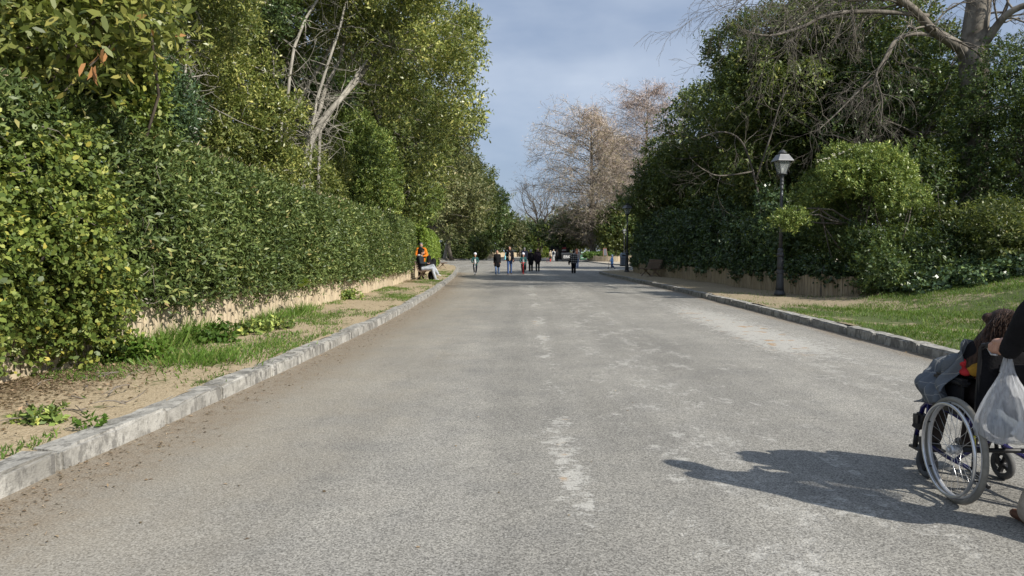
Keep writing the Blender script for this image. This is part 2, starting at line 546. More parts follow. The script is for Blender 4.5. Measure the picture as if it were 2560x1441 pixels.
M['bark_pale'] = barkmat('pale_grey_bark', (0.24, 0.225, 0.195), (0.42, 0.395, 0.345))
M['bark_brown'] = barkmat('brown_bark', (0.055, 0.045, 0.035), (0.12, 0.10, 0.08))
M['bark_grey'] = barkmat('grey_bark', (0.10, 0.09, 0.075), (0.20, 0.18, 0.155))
M['bark_plane'] = barkmat('plane_bark', (0.12, 0.105, 0.088), (0.25, 0.225, 0.19), 3.0, 0.6)
M['twig'] = plain('bare_twig', (0.19, 0.165, 0.14), 0.9)
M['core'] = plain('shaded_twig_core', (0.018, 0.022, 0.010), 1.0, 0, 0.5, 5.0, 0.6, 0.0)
M['iron'] = plain('grey_cast_iron', (0.055, 0.058, 0.064), 0.5, 0.0, 0.2, 8.0, 0.15, 0.45)
M['iron_lt'] = plain('lamp_hood_grey', (0.16, 0.165, 0.175), 0.4, 0.0, 0.12, 6.0, 0.0, 0.5)
M['glass'] = None
_b = NB('lantern_glass')
_g = _b.bsdf((0.55, 0.58, 0.58), 0.12, 0.5)
_t = _b.n('ShaderNodeBsdfTransparent')
_m = _b.n('ShaderNodeMixShader'); _m.inputs[0].default_value = 0.2
_b.l(_t.outputs[0], _m.inputs[1]); _b.l(_g.outputs[0], _m.inputs[2])
M['glass'] = _b.done(_m)
M['bench_wood'] = plain('bench_brown_wood', (0.20, 0.145, 0.11), 0.55, 0, 0.3, 7.0, 0.25)
M['bench_leg'] = plain('bench_leg_wood', (0.26, 0.20, 0.155), 0.6, 0, 0.25, 9.0, 0.2)
M['black'] = cloth('black_cloth', (0.012, 0.012, 0.014))
M['navy'] = cloth('navy_cloth', (0.018, 0.020, 0.034))
M['skin'] = plain('skin', (0.48, 0.27, 0.19), 0.55, 0, 0.1, 20.0, 0.1, 0.3)
M['rubber'] = plain('black_rubber', (0.02, 0.02, 0.021), 0.75, 0, 0.25)
M['tyre'] = plain('grey_tyre_rubber', (0.205, 0.195, 0.17), 0.7, 0, 0.15, 20.0, 0.1)
M['chrome'] = plain('brushed_steel', (0.62, 0.63, 0.65), 0.28, 0.9, 0.06, 25.0, 0.0, 0.5)
M['alu'] = plain('pale_aluminium', (0.55, 0.56, 0.58), 0.4, 0.6, 0.08, 18.0)
M['bluepaint'] = plain('dark_blue_frame_paint', (0.016, 0.014, 0.10), 0.25, 0.2, 0.1, 8.0, 0, 0.6)
M['blackplastic'] = plain('black_plastic', (0.016, 0.016, 0.018), 0.45, 0, 0.15, 9.0, 0, 0.4)


# ------------------------------------------------------------------ foliage generator (numpy)
ROUND = False


def leaves_mesh(name, P, A, N, L, Wd, clump, rng, fold=0.18, curl=0.12):
    """folded kite-shaped leaves: base P, axis A, normal N, length L, width Wd"""
    n = len(P)
    A = A / (np.linalg.norm(A, axis=1, keepdims=True) + 1e-9)
    N = N - A * np.sum(N * A, axis=1, keepdims=True)
    N = N / (np.linalg.norm(N, axis=1, keepdims=True) + 1e-9)
    B = np.cross(N, A)
    L = L[:, None]; Wd = Wd[:, None]
    mid = P + A * L * 0.45
    k = 6 if ROUND else 4
    V = np.empty((n, k, 3), np.float32)
    V[:, 0] = P
    if ROUND:
        a1, a2 = P + A * L * 0.24, P + A * L * 0.68 - N * L * curl * 0.5
        V[:, 1] = a1 + B * Wd * 0.42 + N * Wd * fold
        V[:, 2] = a2 + B * Wd * 0.46 + N * Wd * fold
        V[:, 3] = P + A * L - N * L * curl
        V[:, 4] = a2 - B * Wd * 0.46 + N * Wd * fold
        V[:, 5] = a1 - B * Wd * 0.42 + N * Wd * fold
    else:
        V[:, 1] = mid + B * Wd * 0.5 + N * Wd * fold
        V[:, 2] = P + A * L - N * L * curl
        V[:, 3] = mid - B * Wd * 0.5 + N * Wd * fold
    me = bpy.data.meshes.new(name)
    me.vertices.add(k * n)
    me.vertices.foreach_set('co', V.reshape(-1))
    me.loops.add(k * n)
    me.loops.foreach_set('vertex_index', np.arange(k * n, dtype=np.int32))
    me.polygons.add(n)
    me.polygons.foreach_set('loop_start', np.arange(0, k * n, k, dtype=np.int32))
    me.update(calc_edges=False)
    a = me.attributes.new('rnd', 'FLOAT', 'FACE')
    a.data.foreach_set('value', rng.random(n).astype(np.float32))
    a = me.attributes.new('clump', 'FLOAT', 'FACE')
    a.data.foreach_set('value', clump.astype(np.float32))
    return me


def unit(rng, n):
    v = rng.normal(size=(n, 3))
    return v / np.linalg.norm(v, axis=1, keepdims=True)


def sprig_leaves(name, P, D, rng, per, L, Wd, slen, clump, spread=0.85, lvar=0.45, up=0.35):
    """P, D: sprig base and direction; per leaves along each sprig"""
    n = len(P)
    D = D / (np.linalg.norm(D, axis=1, keepdims=True) + 1e-9)
    ref = unit(rng, n)
    X = np.cross(D, ref); X /= (np.linalg.norm(X, axis=1, keepdims=True) + 1e-9)
    Yv = np.cross(D, X)
    ph = rng.random(n) * 2 * PI
    sl = slen * rng.uniform(0.6, 1.4, n)
    Ps, As, Ns = [], [], []
    for k in range(per):
        t = (k + 0.5) / per
        an = ph + k * 2.4
        side = X * np.cos(an)[:, None] + Yv * np.sin(an)[:, None]
        a = D * (0.45 + 0.5 * t) + side * spread + rng.normal(size=(n, 3)) * 0.2
        nn = D * 0.7 - side * 0.4 + np.array([0, 0, up]) + rng.normal(size=(n, 3)) * 0.3
        Ps.append(P + D * (sl * t)[:, None]); As.append(a); Ns.append(nn)
    Ps, As, Ns = np.concatenate(Ps), np.concatenate(As), np.concatenate(Ns)
    m = len(Ps)
    s = rng.uniform(1 - lvar, 1 + lvar, m)
    return leaves_mesh(name, Ps, As, Ns, L * s, Wd * s, np.tile(clump, per), rng)


def wob(D, seed):
    a = np.sin(D @ np.array([3.1, 1.7, 2.3]) * 2.1 + seed) + np.sin(D @ np.array([-2.2, 3.4, 1.1]) * 3.3 + seed * 2.3) * 0.6
    return a / 1.6


def clump_points(C, R, n, rng, inner=0.55, cull=0.6, ww=0.22, top=0.0):
    """points and outward directions on the shells of ellipsoid clumps, those buried in a neighbour dropped"""
    C, R = np.asarray(C, float), np.asarray(R, float)
    area = (R[:, 0] * R[:, 1] + R[:, 0] * R[:, 2] + R[:, 1] * R[:, 2])
    k = rng.choice(len(C), n, p=area / area.sum())
    d = unit(rng, n)
    if top: d[:, 2] = np.where(d[:, 2] < -0.2, np.where(rng.random(n) < top, -d[:, 2], d[:, 2]), d[:, 2])
    r = inner + (1.02 - inner) * rng.random(n) ** 0.5
    r = r * (1 + ww * wob(d, k * 1.37))
    r = np.where(rng.random(n) < 0.05, r * rng.uniform(1.05, 1.4, n), r)
    p = C[k] + d * R[k] * r[:, None]
    o = d / R[k]
    o /= np.linalg.norm(o, axis=1, keepdims=True)
    if cull and len(C) > 1:
        keep = np.ones(n, bool)
        for j in range(len(C)):
            q = np.sum(((p - C[j]) / R[j]) ** 2, axis=1)
            keep &= ~((q < cull * cull) & (k != j))
        p, o, k = p[keep], o[keep], k[keep]
    return p, o, k


def crown_mesh(name, C, R, n, L, Wd, seed, per=6, slen=0.2, up=0.45, droop=0.0, **kw):
    rng = np.random.default_rng(seed)
    p, o, k = clump_points(C, R, n // per, rng, **kw)
    D = o + np.array([0, 0, up - droop]) + rng.normal(size=p.shape) * 0.45
    cv = rng.random(len(C))[k]
    return sprig_leaves(name, p, D, rng, per, L, Wd, slen, cv)


def envelope(rng, c, r, n, size, shell=0.35, flat=0.8):
    """clump centres and radii spread through an ellipsoid, denser towards its skin"""
    c, r = np.array(c, float), np.array(r, float)
    d = unit(rng, n)
    q = (shell + (1 - shell) * rng.random(n)) ** 0.6
    C = c + d * r * q[:, None] * (1 - 0.12 * rng.random(n))[:, None]
    s = size * (0.5 + 1.05 * rng.random(n) ** 1.3)
    R = np.stack([s * rng.uniform(0.85, 1.25, n), s * rng.uniform(0.85, 1.25, n), s * flat * rng.uniform(0.8, 1.1, n)], 1)
    return C, R


def poly_curve(a, b, rng, n=6, bend=0.12, sag=0.0):
    a, b = np.array(a, float), np.array(b, float)
    ln = np.linalg.norm(b - a)
    off = rng.normal(size=3) * bend * ln
    out = []
    for i in range(n):
        t = i / (n - 1)
        q = a + (b - a) * t + off * math.sin(PI * t) + np.array([0, 0, sag * ln * math.sin(PI * t)])
        if 0 < i < n - 1: q = q + rng.normal(size=3) * 0.015 * ln
        out.append(Vector(q))
    return out


def trunk_mesh(rng, base, top, r0, C, nbr=14, fork=0.45, bend=0.06, r1=None):
    m = MB()
    tr = poly_curve(base, top, rng, 9, bend)
    r1 = r1 or r0 * 0.3
    rr = [r0 * (1.35 if i == 0 else 1) * (1 - i / 8) + r1 * i / 8 for i in range(9)]
    m.tube(tr, rr, 10)
    idx = rng.choice(len(C), min(nbr, len(C)), replace=False)
    for j in idx:
        c = C[j]
        t = fork + (1 - fork) * rng.random() * 0.9
        f = t * 8
        i = min(int(f), 7)
        a = tr[i].lerp(tr[i + 1], f - i)
        if c[2] < a.z - 0.5:
            i = max(2, i - 3); a = tr[i]
        ln = (Vector(c) - a).length
        br = poly_curve(a, c, rng, 6, 0.1, 0.06)
        rb = min(rr[min(i, 8)] * 0.55, 0.03 + ln * 0.018)
        m.tube(br, [rb * (1 - 0.16 * q) for q in range(6)], 6)
        for _ in range(2):
            e = np.array(c) + rng.normal(size=3) * ln * 0.2
            k = 2 + int(rng.random() * 3)
            m.tube(poly_curve(br[k], e, rng, 5, 0.12, 0.05), [rb * 0.45 * (1 - 0.18 * q) for q in range(5)], 5)
    return m


def foliage_part(parent, me, mat, name='crown'):
    o = meshobj(name, me, mat, parent)
    return o


def tree(name, label, base, h, cr, mat, bark, seed, n=26000, L=0.1, Wd=0.045, cz=None, nc=46, size=0.9, r0=0.2, lean=(0, 0),
         per=6, slen=0.25, flat=0.8, group=None, cat='tree', shell=0.35, top=0.0, z0=0.1, nbr=14, inner=0.45, up=0.45, coff=(0, 0), skirt=None):
    """cr: crown radii (x, y, z); cz: crown centre height"""
    rng = np.random.default_rng(seed)
    t = empty(name, (base[0], base[1], z0), 0, label, cat, group)
    cz = cz if cz is not None else h - cr[2]
    c = (lean[0] + coff[0], lean[1] + coff[1], cz)
    C, R = envelope(rng, c, cr, nc, size, shell, flat)
    if skirt is not None:
        C2, R2 = envelope(rng, *skirt[:2], skirt[2], size, shell, flat)
        C, R = np.concatenate([C, C2]), np.concatenate([R, R2])
    m = trunk_mesh(rng, (0, 0, -0.15), (lean[0], lean[1], h - cr[2] * 0.5), r0, C, nbr)
    m.build('trunk', bark, t)
    me = crown_mesh(name + '_crown', C, R, n, L, Wd, seed + 1, per, slen, up, inner=inner, top=top)
    foliage_part(t, me, mat)
    return t


# ------------------------------------------------------------------ the setting
KL = [(-3.1, -14), (-3.08, 3), (-3.0, 5.3), (-2.93, 7.5), (-2.85, 11), (-2.85, 16), (-3.1, 24), (-3.5, 32), (-4.1, 42), (-5.1, 54), (-6.4, 65), (-8.4, 73), (-12, 78), (-30, 80)]
KR = [(5.62, -14), (5.6, 10), (5.58, 20), (5.5, 27), (5.15, 35), (4.85, 42.5), (4.86, 45.5), (5.3, 47.6), (6.4, 48.8), (9, 49.6), (30, 51)]


def smooth_line(pts, step=0.5):
    P = [Vector((x, y, 0)) for x, y in pts]
    out = []
    for i in range(len(P) - 1):
        p0, p1, p2, p3 = P[max(i - 1, 0)], P[i], P[i + 1], P[min(i + 2, len(P) - 1)]
        k = max(2, int((p2 - p1).length / step))
        for j in range(k):
            t = j / k
            a = 0.5 * ((2 * p1) + (p2 - p0) * t + (2 * p0 - 5 * p1 + 4 * p2 - p3) * t * t + (3 * p1 - p0 - 3 * p2 + p3) * t ** 3)
            if i == 0 or (p2 - p1).length > 12: a = p1.lerp(p2, t)
            out.append(a)
    out.append(P[-1])
    return out


def resample(line, step):
    out = [line[0].copy()]
    acc = 0.0
    for i in range(1, len(line)):
        a, b = line[i - 1], line[i]
        ln = (b - a).length
        while acc + ln >= step:
            t = (step - acc) / ln
            a = a.lerp(b, t)
            out.append(a.copy())
            ln = (b - a).length
            acc = 0.0
        acc += ln
    return out


KLs, KRs = smooth_line(KL), smooth_line(KR)


def x_on(line, y):
    for i in range(len(line) - 1):
        if line[i].y <= y <= line[i + 1].y:
            t = (y - line[i].y) / max(1e-6, line[i + 1].y - line[i].y)
            return line[i].x + (line[i + 1].x - line[i].x) * t
    return line[-1].x


# ground to the horizon
_m = MB()
_m.add([(-1500, -600, -0.06), (1500, -600, -0.06), (1500, 2600, -0.06), (-1500, 2600, -0.06)], [(0, 1, 2, 3)])
tag(_m.build('ground', M['soil']), 'dark earth stretching away beyond the park road', kind='structure')


def set_attr(me, name, vals):
    a = me.attributes.new(name, 'FLOAT', 'POINT')
    a.data.foreach_set('value', np.array(vals, np.float32))


# wide asphalt of the crossing and of the road beyond
_m = MB()
_m.add([(-40, -16, -0.006), (40, -16, -0.006), (40, 185, -0.006), (-40, 185, -0.006)], [(0, 1, 2, 3)])
_o = _m.build('crossing_pavement', M['road'])
set_attr(_o.data, 'd_left', [50] * 4); set_attr(_o.data, 'd_right', [50] * 4)
tag(_o, 'sunlit grey asphalt of the crossing and the road beyond', kind='structure')
# the near road between its kerbs
_m = MB()
dl, dr = [], []
ys = [-12 + i * 0.5 for i in range(120)]
cols = [0, 0.03, 0.07, 0.12, 0.2, 0.35, 0.5, 0.65, 0.8, 0.9, 0.96, 1.0]
for y in ys:
    a, b_ = x_on(KLs, y) - 0.1, x_on(KRs, min(y, 44)) + 0.1
    for t in cols:
        x = a + (b_ - a) * t
        cr_ = 0.03 * (1 - (2 * t - 1) ** 2)
        _m.v.append((x, y, cr_ * 0.0))
        dl.append(x - a - 0.1)
        dr.append(b_ - x - 0.1 if y < 42 else 50)
nc_ = len(cols)
for i in range(len(ys) - 1):
    for j in range(nc_ - 1):
        _m.f.append((i * nc_ + j, i * nc_ + j + 1, (i + 1) * nc_ + j + 1, (i + 1) * nc_ + j)); _m.sm.append(False)
_o = _m.build('road', M['road'])
set_attr(_o.data, 'd_left', dl); set_attr(_o.data, 'd_right', dr)
tag(_o, 'worn grey asphalt road with pale peeling patches down its middle', kind='structure')


# kerbs: every stone is its own piece
def stone_mesh(seed):
    r = random.Random(seed)
    bm = bmesh.new()
    bmesh.ops.create_cube(bm, size=1.0)
    for v in bm.verts:
        v.co.x = v.co.x * 0.235
        v.co.y = v.co.y * 0.985
        v.co.z = v.co.z * 0.30
    bmesh.ops.subdivide_edges(bm, edges=[e for e in bm.edges if abs((e.verts[0].co - e.verts[1].co).y) > 0.5], cuts=5)
    ed = [e for e in bm.edges if (all(v.co.z > 0.1 for v in e.verts) or all(abs(v.co.y) > 0.48 for v in e.verts)) and not e.calc_length() < 0.01]
    ed = [e for e in ed if len(e.link_faces) == 2 and e.calc_face_angle(0) > 0.8]
    bmesh.ops.bevel(bm, geom=ed, offset=0.02, segments=2, affect='EDGES')
    for v in bm.verts:
        v.co += Vector((r.uniform(-1, 1) * 0.007, r.uniform(-1, 1) * 0.004, r.uniform(-1, 1) * 0.005 if v.co.z > 0 else 0))
        if r.random() < 0.07 and v.co.z > 0.1: v.co.z -= 0.022
    me = bpy.data.meshes.new('kerb_stone')
    bm.to_mesh(me); bm.free()
    me.materials.append(M['kerb'])
    for p in me.polygons: p.use_smooth = False
    return me


STONES = [stone_mesh(i) for i in range(7)]
VZ = 0.125                                    # verge height


def kerb(label, line, inward, seed, upto=None, height=0.14, name='kerb'):
    r = random.Random(seed)
    k = empty(name)
    tag(k, label, kind='structure')
    pts = resample(line, 0.25)
    i = 0
    while i < len(pts) - 5:
        n = r.choice([4, 4, 5, 5, 6])
        j = min(i + n, len(pts) - 1)
        a, b_ = pts[i], pts[j]
        d = b_ - a
        if upto and a.y > upto: break
        if a.y > 1.0 or a.y > -14:
            o = bpy.data.objects.new('kerb_stone', r.choice(STONES))
            link(o, k)
            ang = math.atan2(d.y, d.x) - PI / 2
            nrm = Vector((math.cos(ang), math.sin(ang), 0)) * inward
            p = (a + b_) / 2 + nrm * (0.1175 + r.uniform(-0.012, 0.012))
            o.location = (p.x, p.y, height - 0.15 + r.uniform(-0.014, 0.010))
            o.rotation_euler = (r.uniform(-0.006, 0.006), r.uniform(-0.02, 0.02), ang + (PI if r.random() < 0.5 else 0))
            o.scale = (1, d.length - 0.004, 1)
        i = j
    return k


def clip_line(l, y0): return [p for p in l if p.y >= y0]


kerb('pale limestone kerb along the hedge side of the road', clip_line(KLs, 0.5), -1, 3)
kerb('limestone kerb along the shaded lamp post side of the road', clip_line(KRs, 0.5), 1, 5)


def ribbon(name, line, far_x, z, mat, label, cols=10, hfun=None, off=0.0, power=1.0, kind='structure'):
    m = MB()
    n = cols + 1
    for p in line:
        for j in range(n):
            t = (j / cols) ** power
            x0 = p.x + off
            x = x0 + (far_x - x0) * t
            m.v.append((x, p.y, hfun(x, p.y) if hfun else z))
    for i in range(len(line) - 1):
        for j in range(cols):
            f = (i * n + j, (i + 1) * n + j, (i + 1) * n + j + 1, i * n + j + 1)
            m.f.append(f if far_x < line[0].x else tuple(reversed(f))); m.sm.append(True)
    o = m.build(name, mat)
    return tag(o, label, kind=kind)


def sstep(a, b, x):
    t = min(1, max(0, (x - a) / (b - a)))
    return t * t * (3 - 2 * t)


def hL(x, y):
    return VZ + 0.012 * math.sin(x * 3.1 + y * 1.7) + 0.01 * math.sin(y * 4.3 + x * 2.0)


def bank_z(x, y):
    k = sstep(21.5, 18.5, y) if y > 18.5 else 1.0
    z = VZ + k * (0.95 * sstep(7.6, 13.5, x)) + 0.02 * math.sin(x * 1.9 + y * 1.3) + 0.012 * math.sin(x * 4.1 - y * 2.7)
    if y > 18.5 and x > 9.6: z = max(z, VZ + 0.6 * sstep(9.6, 10.4, x))
    return z


lL = [p for p in KLs if -14 <= p.y <= 78]
ribbon('verge', [p for p in lL if p.y <= 77.5], -34, VZ, M['verge'], 'sandy verge with weeds between the pale kerb and the tall hedge', 24, hL, -0.18, 2.2)
rR = [p for p in KRs if p.y <= 47]
ribbon('grass_bank', rR, 36, VZ, M['bank'], 'grassy bank and sandy verge rising from the kerb beside the wheelchair', 40, bank_z, 0.18, 1.5)
# tip of the right-hand verge where the kerb turns off
_m = MB()
_tip = [p for p in KRs if p.y > 46.4]
for p in _tip: _m.v.append((p.x + 0.12, p.y - 0.15, VZ))
for p in reversed(_tip): _m.v.append((p.x + 0.12, 46.4, VZ - 0.004))
_n = len(_tip)
for i in range(_n - 1):
    _m.f.append((i, 2 * _n - 1 - i, 2 * _n - 2 - i, i + 1)); _m.sm.append(False)
tag(_m.build('verge', M['verge']), 'bare sandy corner of verge under the second lamp post', kind='structure')

# far blocks beyond the crossing
FR = [(36, 58), (20, 61.5), (15.5, 64), (11, 70), (9.0, 78), (8.5, 92), (7.5, 120), (6.5, 150), (6.0, 184)]
FRs = smooth_line(FR)
_m = MB()
for p in FRs: _m.v.append((p.x + 0.1, p.y + 0.1, 0.115))
for p in reversed(FRs): _m.v.append((60, max(p.y, 58), 0.112))
_n = len(FRs)
for i in range(_n - 1):
    _m.f.append((i, 2 * _n - 1 - i, 2 * _n - 2 - i, i + 1)); _m.sm.append(False)
tag(_m.build('far_pavement', M['paving']), 'pale sandy pavement across the side street by the round planter', kind='structure')
kerb('low kerb across the side street in front of the planter', [p for p in FRs], 1, 8, 140, 0.125)
FL = [(-40, 100), (-20, 101), (-14.5, 103), (-12.2, 108), (-10.6, 118), (-8.5, 135), (-6.2, 150), (-2.5, 162), (3, 170)]
FLs = smooth_line(FL)
_m = MB()
for p in FLs: _m.v.append((p.x, p.y + 0.2, 0.115))
for p in reversed(FLs): _m.v.append((p.x - 6, 215, 0.112))
_n = len(FLs)
for i in range(_n - 1):
    _m.f.append((i, i + 1, 2 * _n - 2 - i, 2 * _n - 1 - i)); _m.sm.append(False)
tag(_m.build('lawn', M['bank']), 'far lawn beyond the crossing in front of the low box hedge', kind='structure')
_far = kerb('pale stone edging along the far lawn beyond the crossing', FLs, -1, 9, 200, 0.13)


# ------------------------------------------------------------------ board fences
def board_mesh(seed):
    r = random.Random(seed)
    m = MB()
    w_, t, h = 0.092, 0.045, 0.62
    n = 6
    top = [h + r.uniform(-0.03, 0.02) for _ in range(2)]
    pr = []
    for i in range(n + 1):                   # slightly rounded outer face
        a = -1 + 2 * i / n
        pr.append((a * w_, -t * math.sqrt(max(0, 1 - (a * 0.93) ** 2)) * 0.8))
    pr += [(w_, t * 0.6), (-w_, t * 0.6)]
    k = len(pr)
    vs = [(x, y, -0.2) for x, y in pr] + [(x * 0.97, y, top[0] + (top[1] - top[0]) * (x / w_ + 1) / 2) for x, y in pr]
    fs = [(i, (i + 1) % k, k + (i + 1) % k, k + i) for i in range(k)] + [tuple(range(k, 2 * k)), tuple(reversed(range(k)))]
    m.add(vs, fs)
    return m.mesh('board')


BOARDS = [board_mesh(i) for i in range(6)]
for b_ in BOARDS: b_.materials.append(M['board'])
BOARDS_DK = [b_.copy() for b_ in BOARDS]
for b_ in BOARDS_DK: b_.materials.clear(); b_.materials.append(M['board_dark'])


def board_fence(label, line, meshes, face, seed, z=VZ, step=0.15, hs=1.0, lim=300):
    r = random.Random(seed)
    f = empty('board_fence', (line[0].x, line[0].y, z))
    tag(f, label, 'fence')
    inv = Vector((line[0].x, line[0].y, z))
    pts = resample(line, step)
    rest = MB()
    for i in range(len(pts) - 1):
        a, b_ = pts[i], pts[i + 1]
        d = b_ - a
        ang = math.atan2(d.y, d.x) + (0 if face > 0 else PI)
        p = (a + b_) / 2
        if i >= lim:                 # the small far boards past the limit, joined
            mt = Matrix.Translation(Vector((p.x, p.y, z + r.uniform(-0.03, 0.02))) - inv) @ Matrix.Rotation(ang, 4, 'Z')
            rest.box((-step * 0.47, -0.03, -0.2), (step * 0.47, 0.025, 0.6 + r.uniform(-0.03, 0.03)), mt)
            continue
        o = bpy.data.objects.new('board', r.choice(meshes))
        link(o, f)
        o.location = Vector((p.x, p.y, z + r.uniform(-0.03, 0.02))) - inv
        o.rotation_euler = (r.uniform(-0.03, 0.03), r.uniform(-0.012, 0.012), ang + r.uniform(-0.04, 0.04))
        o.scale = (step / 0.19 * 0.965, 1, hs * r.uniform(0.94, 1.05))
    if rest.v:
        o = rest.build('boards', meshes[0].materials[0], f); o['kind'] = 'stuff'
    return f


FENCE_L = smooth_line([(-5.25, 4.2), (-5.15, 9), (-5.05, 16), (-5.1, 24), (-5.2, 30.5), (-5.55, 37), (-6.2, 46), (-7.3, 57), (-9.0, 67)])
board_fence('weathered low board fence under the long hedge behind the bench sitter', FENCE_L, BOARDS, 1, 4)
FENCE_R = smooth_line([(10.1, 18.9), (9.3, 19.6), (8.75, 20.3), (8.3, 22.3), (8.05, 25), (7.85, 31), (7.2, 36), (6.95, 42), (7.0, 45), (7.5, 46.3), (9.0, 47.2), (14, 47.6)])
board_fence('low board fence below the ivy behind the near lamp post', FENCE_R, BOARDS_DK, -1, 6)
_pl = smooth_line([(9.3, 98), (8.7, 94.5), (9.2, 91.6), (10.6, 90.2), (12.4, 90.0), (12.41, 92), (12.42, 97)])
board_fence('curved board edging of the raised planter with the chalkboard', _pl, BOARDS, -1, 7, 0.115, 0.21, 1.15)
_pl2 = smooth_line([(12.5, 95), (14, 95.2), (17, 95.6), (22, 96)])
board_fence('shaded board fence stretch behind the recycling bin', _pl2, BOARDS_DK, -1, 17, 0.115, 0.22, 1.2)
_fl = smooth_line([(-10.4, 152), (-6.5, 160), (-2, 168), (3, 174), (9, 178)])
board_fence('distant sunlit board fence behind the walking group', _fl, BOARDS, -1, 12, 0.115, 0.3, 1.7)


# ------------------------------------------------------------------ hedges
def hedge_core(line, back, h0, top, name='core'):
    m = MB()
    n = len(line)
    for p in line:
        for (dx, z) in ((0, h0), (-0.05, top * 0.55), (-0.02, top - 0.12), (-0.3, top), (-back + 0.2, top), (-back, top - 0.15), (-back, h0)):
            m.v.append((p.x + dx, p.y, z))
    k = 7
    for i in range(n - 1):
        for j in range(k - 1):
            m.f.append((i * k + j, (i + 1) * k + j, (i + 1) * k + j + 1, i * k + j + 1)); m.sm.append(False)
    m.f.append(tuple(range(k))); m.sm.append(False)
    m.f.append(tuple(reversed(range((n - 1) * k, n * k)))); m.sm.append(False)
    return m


def hedge(label, y0, y1, line, off, back, zb, zt, mat, n, L, Wd, seed, ragged=0.10, per=5, slen=0.12, end0=True, end1=True, bulge=0.12, name='hedge', topn=0.4, rise=0.0):
    """leaf wall following the fence line; off: how far its face stands in front of the line"""
    rng = np.random.default_rng(seed)
    h = empty(name, (x_on(line, (y0 + y1) / 2), (y0 + y1) / 2, VZ))
    tag(h, label, 'hedge')
    ys_ = np.linspace(y0, y1, max(4, int((y1 - y0) / 0.5)))
    pl = [Vector((x_on(line, y) + off - 0.22, y, 0)) for y in ys_]
    inv = h.location
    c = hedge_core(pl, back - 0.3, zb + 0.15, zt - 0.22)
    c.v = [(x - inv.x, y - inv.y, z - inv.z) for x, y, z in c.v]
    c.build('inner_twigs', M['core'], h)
    lx = np.array([x_on(line, y) for y in ys_]) + off
    ns = n // per
    nf = int(ns * (1 - topn))
    P, D = [], []
    # face
    y = rng.uniform(y0, y1, nf); z = zb + (zt - zb) * rng.random(nf) ** 0.95
    x = np.interp(y, ys_, lx)
    bul = bulge * np.sin((z - zb) / (zt - zb) * PI) + ragged * (np.sin(y * 1.9 + seed) * 0.5 + np.sin(y * 0.83 + z * 2.2 + seed) * 0.6 + np.sin(z * 5.1 + y * 3.7) * 0.35)
    edge = np.clip((z - (zt - 0.35)) / 0.35, 0, 1) ** 2 * 0.25
    x = x + bul - edge - rng.random(nf) ** 2 * 0.25
    z = z - (rng.random(nf) < 0.2) * (zb + 0.3 > z) * rng.random(nf) * 0.25
    P.append(np.stack([x, y, z], 1)); D.append(np.tile([0.75, 0, 0.35], (nf, 1)))
    # top
    nt_ = ns - nf
    y = rng.uniform(y0, y1, nt_); u = rng.random(nt_) ** 1.3 * back
    x = np.interp(y, ys_, lx) - u
    z = zt - 0.03 + ragged * (np.sin(y * 1.3 + seed) * 0.4 + np.sin(y * 3.1 + x * 2) * 0.3) - rng.random(nt_) ** 2 * 0.2 - np.clip(0.2 - u, 0, 1) * 0.5
    P.append(np.stack([x, y, z], 1)); D.append(np.tile([0.1, 0, 1.0], (nt_, 1)))
    # ends
    for yy, sg, on in ((y0, -1, end0), (y1, 1, end1)):
        if not on: continue
        ne = int(ns * back / (y1 - y0) * 0.6) + 60
        u = rng.random(ne) * back; z = zb + (zt - zb) * rng.random(ne)
        x = np.interp(yy, ys_, lx) - u
        P.append(np.stack([x, np.full(ne, yy) + sg * (0.1 - rng.random(ne) ** 2 * 0.22), z], 1)); D.append(np.tile([0.0, sg * 0.8, 0.35], (ne, 1)))
    P, D = np.concatenate(P), np.concatenate(D)
    if rise: P[:, 2] += rise * np.clip((15.0 - P[:, 1]) / 7.0, 0, 1) * (P[:, 2] - zb) / (zt - zb)
    D = D + rng.normal(size=D.shape) * 0.5
    cl = 0.5 + 0.28 * np.sin(P[:, 1] * 1.1 + seed) * np.sin(P[:, 2] * 1.7 + P[:, 1] * 0.4) + rng.normal(size=len(P)) * 0.16
    P = P - np.array(inv)
    me = sprig_leaves('hedge_foliage', P, D, rng, per, L, Wd, slen, np.clip(cl, 0, 1))
    foliage_part(h, me, mat, 'foliage')
    if rise:
        n5_ = 9000
        y = rng.uniform(y0, y1, n5_)
        keep_ = rng.random(n5_) < 0.45 + 0.5 * np.sin(y * 1.7) * np.sin(y * 0.6 + 1)
        y = y[keep_]; n5_ = len(y)
        u = np.abs(rng.normal(size=n5_)) * 0.35
        x = np.interp(y, ys_, lx) - 0.12 - u
        z = zt + rise * np.clip((15.0 - y) / 7.0, 0, 1) + rng.uniform(-0.12, 0.05, n5_)
        Pd = np.stack([x, y, z], 1) - np.array(inv)
        me2 = leaves_mesh('dry_shoots', Pd, rng.normal(size=(n5_, 3)) * 0.6 + np.array([0.25, 0, 0.8]), unit(rng, n5_), rng.uniform(0.06, 0.13, n5_), rng.uniform(0.008, 0.02, n5_), rng.random(n5_), rng, 0.1, 0.1)
        o = foliage_part(h, me2, M['l_catkin'], 'dry_shoots'); o['kind'] = 'stuff'
    return h


